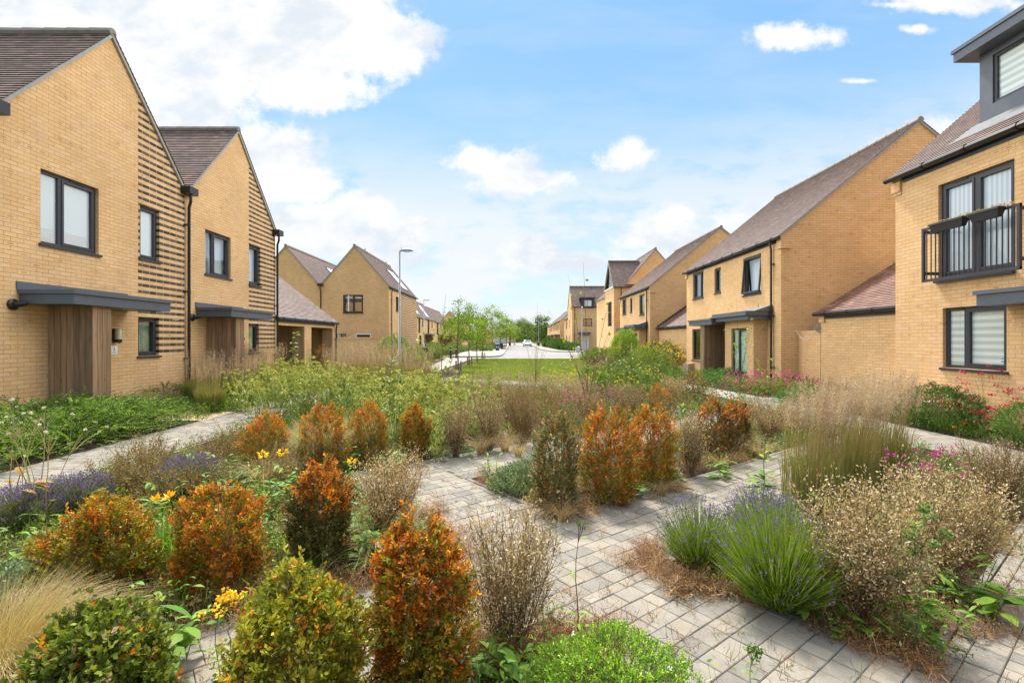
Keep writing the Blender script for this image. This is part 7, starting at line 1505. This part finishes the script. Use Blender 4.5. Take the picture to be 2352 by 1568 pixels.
# ================================================================== ground cover (uncountable)
def bed_points(r, n, x0, x1, y0, y1, near=True):
    out = []
    while len(out) < n:
        yv = y0+(y1-y0)*(r.uniform()**(1.6 if near else 1)); xv = r.uniform(x0, x1)
        if abs(xv) > yv*1.15+0.6: continue
        if in_paved(xv, yv): continue
        out.append((xv, yv, 0))
    return np.array(out)
gr = np.random.default_rng(77)
def mat_cover(name, label, centers, per, rad, hgt, cols, leafsz, seed, blades=0, bladeH=.15, bcols=GREEN, avoid=True, kind_cols=None):
    p = PM(seed); r = p.r; n = len(centers)
    if per:
        C = np.repeat(centers, per, 0); N = len(C); off = r.normal(size=(N, 3))*np.array([rad, rad, 0]); z = np.abs(r.normal(size=N))*hgt
        P = C+off; P[:, 2] = z+0.01; d = unit(r.normal(size=(N, 3))*np.array([1, 1, .6])+np.array([0, 0, .3])); L = .05*r.uniform(.5, 1.6, N)[:, None]
        path = np.stack([P, P+d*L+r.normal(size=(N, 3))*.012, P+d*L*1.7+r.normal(size=(N, 3))*.022], 1); path[:, :, 2] = np.maximum(path[:, :, 2], .008)
        cc = np.repeat(pal(r, n, cols), per, 0)*r.uniform(.7, 1.3, (N, 1)); p.ribbons(path, np.array([.0028, .0022, .0012]), cc)
        k = 2; i = np.repeat(np.arange(N), k); p.leaves(path[i, 1+(np.arange(N*k) % 2)]+r.normal(size=(N*k, 3))*.006, unit(r.normal(size=(N*k, 3))), leafsz*r.uniform(.5, 1.4, N*k), leafsz*.6, cc[i]*r.uniform(.8, 1.4, (N*k, 1)))
    if blades:
        C = np.repeat(centers, blades, 0); N = len(C); b = C+r.normal(size=(N, 3))*np.array([rad, rad, 0]); a = r.uniform(0, 6.28, N); h = bladeH*r.uniform(.4, 1.2, N)[:, None, None]; t = np.linspace(0, 1, 4)[None, :, None]
        o = np.stack([np.cos(a), np.sin(a), 0*a], 1)[:, None, :]; path = b[:, None, :]+np.array([0, 0, 1])*h*t+o*h*.5*t**2*r.uniform(.2, 1.4, (N, 1, 1)); p.ribbons(path, np.array([.004, .0038, .003, .001]), pal(r, N, bcols))
    return tag(p.obj(name), label, None, None, 'stuff')
keep = lambda pts, f: np.array([q for q in pts if f(q[0], q[1])])
c_ = bed_points(gr, 620, -4.7, 6, 1.6, 9)
mat_cover('dry_clover', 'tangled brown dried clover covering the soil of the near beds', c_, 34, .07, .035, RUST+BROWN+TAN[2:3]+[(0.08, 0.045, 0.025)]*2, .010, 701)
# heavier rust coloured mats where the photo shows them
spots = [(1000, 1300, .16), (1040, 1260, .14), (960, 1290, .14), (1010, 1230, .12), (1050, 1350, .12), (1330, 1480, .14), (1400, 1470, .13), (1290, 1520, .14), (1240, 1480, .14), (1370, 1540, .12), (1480, 1300, .13), (1530, 1320, .12), (1500, 1270, .1), (700, 1350, .18), (780, 1340, .16), (620, 1370, .18), (560, 1400, .16), (480, 1420, .16), (830, 1350, .12), (1130, 1460, .14), (1080, 1500, .12), (1280, 1190, .12), (1350, 1175, .12), (1430, 1155, .12), (1540, 1125, .12), (1130, 1110, .14), (1250, 1160, .12), (2040, 1480, .16), (2100, 1530, .14), (1960, 1450, .14), (2200, 1440, .16), (2280, 1380, .16), (1900, 1430, .10), (1700, 1370, .10), (2080, 1270, .2), (2250, 1250, .2), (420, 1330, .2), (330, 1400, .2), (870, 1200, .16), (980, 1180, .14), (1560, 1360, .08), (1620, 1360, .08), (1180, 1540, .14), (1600, 1075, .2), (1690, 1060, .2)]
cen = []; 
for (px, py, rr) in spots:
    q = G(px, py)
    for k_ in range(15): cen.append((q.x+gr.normal()*rr*.6, q.y+gr.normal()*rr*.6, 0))
cen = np.array(cen)
mat_cover('dried_weeds', 'rust brown mats of dried weeds spilling over the paving edges', cen, 26, .035, .035, RUST[:2]+BROWN+[(0.48, 0.31, 0.15), (0.42, 0.28, 0.14), (0.12, 0.07, 0.04)], .009, 702)
c_ = bed_points(gr, 1000, -4.7, 6, 1.8, 12)
mat_cover('low_weeds', 'low green weeds and grass between the bushes', c_, 20, .06, .07, GREEN+SAGE, .026, 703, 14, .20)
c_ = bed_points(gr, 1100, -8.2, 9.0, 8.0, 19, False); c_ = keep(c_, lambda x, y: not (-2.3 < x < 1.5 and y > 18.2))
mat_cover('mixed_undergrowth', 'mixed green and straw undergrowth filling the middle of the big bed', c_, 16, .12, .14, GREEN+GREEN+DARKG+BROWN, .05, 704, 12, .34, GREEN+DARKG+STRAW[:1])
c_ = bed_points(gr, 160, -8.2, -6.2, 10, 16, False); mat_cover('left_undergrowth', 'grassy undergrowth along the foot of the left houses', c_, 8, .12, .10, GREEN+DARKG, .03, 705, 18, .30, GREEN)
c_ = bed_points(gr, 420, 7.4, 9.0, 6, 24, False); mat_cover('right_undergrowth', 'green undergrowth along the foot of the right houses', c_, 16, .12, .12, GREEN+DARKG, .03, 706, 14, .28, GREEN)
c_ = bed_points(gr, 700, -8.2, 8.4, 19, 41, False); c_ = keep(c_, lambda x, y: (x < -5.6 or x > 5.2) )
mat_cover('far_undergrowth', 'green and brown growth either side of the lawn', c_, 14, .25, .18, GREEN+SAGE+BROWN, .06, 707, 26, .5, GREEN+STRAW)
# weeds in the paving joints
jp = []
while len(jp) < 420:
    yv = 1.7+gr.uniform()**1.5*7; xv = gr.uniform(-3, 6)
    if in_paved(xv, yv) and abs(xv) < yv*1.1: jp.append((xv, yv, .008))
mat_cover('joint_weeds', 'tiny weeds and dead sprigs in the paving joints', np.array(jp), 7, .022, .008, RUST+BROWN+[(0.12, 0.16, 0.03)], .007, 708, 3, .045, GREEN+STRAW)
# wood chips
p = PM(709); r = p.r; c_ = bed_points(gr, 5000, -3.5, 5, 1.6, 6); d = unit(r.normal(size=(5000, 3))*np.array([1, 1, .15])); c_[:, 2] = .004+r.uniform(0, .012, 5000)
p.leaves(c_, d, .05*r.uniform(.4, 1.4, 5000), .012, pal(r, 5000, [(0.05, 0.035, 0.028), (0.11, 0.085, 0.07), (0.02, 0.016, 0.014), (0.2, 0.17, 0.15)], [4, 3, 4, 1])); tag(p.obj('wood_chips'), 'dark wood chip mulch on the near beds', None, None, 'stuff')
# lawn blades
def inside(x, y, poly):
    c = False; j = len(poly)-1
    for i in range(len(poly)):
        if (poly[i][1] > y) != (poly[j][1] > y) and x < (poly[j][0]-poly[i][0])*(y-poly[i][1])/(poly[j][1]-poly[i][1])+poly[i][0]: c = not c
        j = i
    return c
p = PM(710); r = p.r; P = np.stack([r.uniform(-3.3, 6.1, 60000), 18.3+22.2*r.uniform(0, 1, 60000)**1.2, np.zeros(60000)], 1); msk = np.array([inside(x, y, lawn_pts) for x, y, _ in P]); P = P[msk]; n = len(P); a = r.uniform(0, 6.28, n)
t = np.linspace(0, 1, 3)[None, :, None]; h = (.05+.03*r.uniform(0, 1, n)+.05*(r.uniform(0, 1, n) > .96))[:, None, None]; o = np.stack([np.cos(a), np.sin(a), 0*a], 1)[:, None, :]
patch = .5+.5*np.sin(P[:, 0]*1.3+2*np.sin(P[:, 1]*.5))*np.cos(P[:, 1]*.7); isd = r.uniform(0, 1, n) < .15+.3*patch
p.ribbons(P[:, None, :]+np.array([0, 0, 1])*h*t+o*h*.6*t**2, np.array([.016, .013, .003]), np.where(isd[:, None], pal(r, n, [(0.30, 0.27, 0.10), (0.24, 0.25, 0.07)]), pal(r, n, [(0.15, 0.23, 0.02), (0.20, 0.28, 0.03), (0.11, 0.18, 0.015)])))
tag(p.obj('lawn_grass'), 'short patchy grass of the lawn', None, None, 'stuff')

# small solid things in the beds
def stone(label, x, y, rz, sz, mat):
    g = MB(); sx, sy, sz_ = sz; c, s = math.cos(rz), math.sin(rz); R_ = lambda a, b: (x+a*c-b*s, y+a*s+b*c)
    lo = [R_(-sx, -sy), R_(sx, -sy), R_(sx, sy), R_(-sx, sy)]; hi = [R_(-sx*.7, -sy*.9), R_(sx*.7, -sy*.9), R_(sx*.8, sy*.9), R_(-sx*.9, sy*.9)]
    g.hexa([(*q, 0) for q in lo]+[(*q, sz_) for q in hi]); return tag(g.build('stone_block', mat, loc=(x, y, 0)), label, 'stone')
M['pinkstone'] = plain('pinkish_stone', (0.42, 0.30, 0.25), .85, .3, 12, bump=.4)
stone('pinkish stone block at the foot of the long brick house, left of its porch', 8.1, 22.6, .5, (.28, .16, .5), M['pinkstone'])
stone('pale pink stone slab between the feathery grass and the round green shrub', 8.25, 10.25, .1, (.3, .5, .36), M['pinkstone'])
# hanging basket by the left window of the long house
hb = empty('hanging_basket', (8.45, 21.0, 1.45), 'hanging basket with pink flowers before the narrow window of the long house', 'basket')
g = MB(); g.ball((8.45, 21.0, 1.3), .17, (1, 1, .75)); g.build('basket', plain('coir', (0.10, 0.06, 0.035), .9), hb); g = MB(); g.tube([(8.45, 21.0, 1.75), (8.45, 21.0, 1.35)], .004, 4); g.build('chain', M['black'], hb)
p = PM(720); r = p.r; P, D, *_ = shell_pts(r, 300, .3, .22, 'ball'); p.leaves(P, D, .05, .03, pal(r, 300, GREEN)); p.leaves(P[:40]*1.05, D[:40], .04, .035, pal(r, 40, [(0.75, 0.35, 0.35)])); o = p.obj('flowers', hb); o.location = (0, 0, -.12)
# dead plants in the balcony troughs
for i, tr in enumerate((pt1, pt2)):
    p = PM(730+i); r = p.r; P = np.stack([r.uniform(-.08, .08, 240), r.uniform(-.42, .42, 240), r.uniform(.14, .19, 240)], 1); p.leaves(P, unit(r.normal(size=(240, 3))+np.array([0, 0, .6])), .05, .015, pal(r, 240, TAN+[(0.45, 0.28, 0.08)])); o = p.obj('dead_plants', tr)
# silvery plant on the low wall and string of lights
p, q, _ = leafy_bush(740, .26, .16, 'ball', 260, 7, .03, .01, .06, [(0.42, 0.44, 0.42)], [(0.5, 0.52, 0.5), (0.36, 0.38, 0.36)], None); make_plant('silver_plant', 'small silvery plant hanging over the end of the low garden wall', 'plant', [('foliage', p)], (9.28, 14.82, 1.78))
g = MB(); pts = [(9.12, 15.85-i*.12, 1.88-.5*math.sin(min(i, 8)/8*math.pi)*(.6 if i < 8 else .2)) for i in range(9)]; g.tube(pts, .004, 4)
for q_ in pts[::1]: g.ball((q_[0]-.01, q_[1], q_[2]-.02), .014)
tag(g.build('string_lights', M['white'], loc=(9.12, 15.3, 1.6)), 'string of small white lights draped on the low garden wall', 'lights')
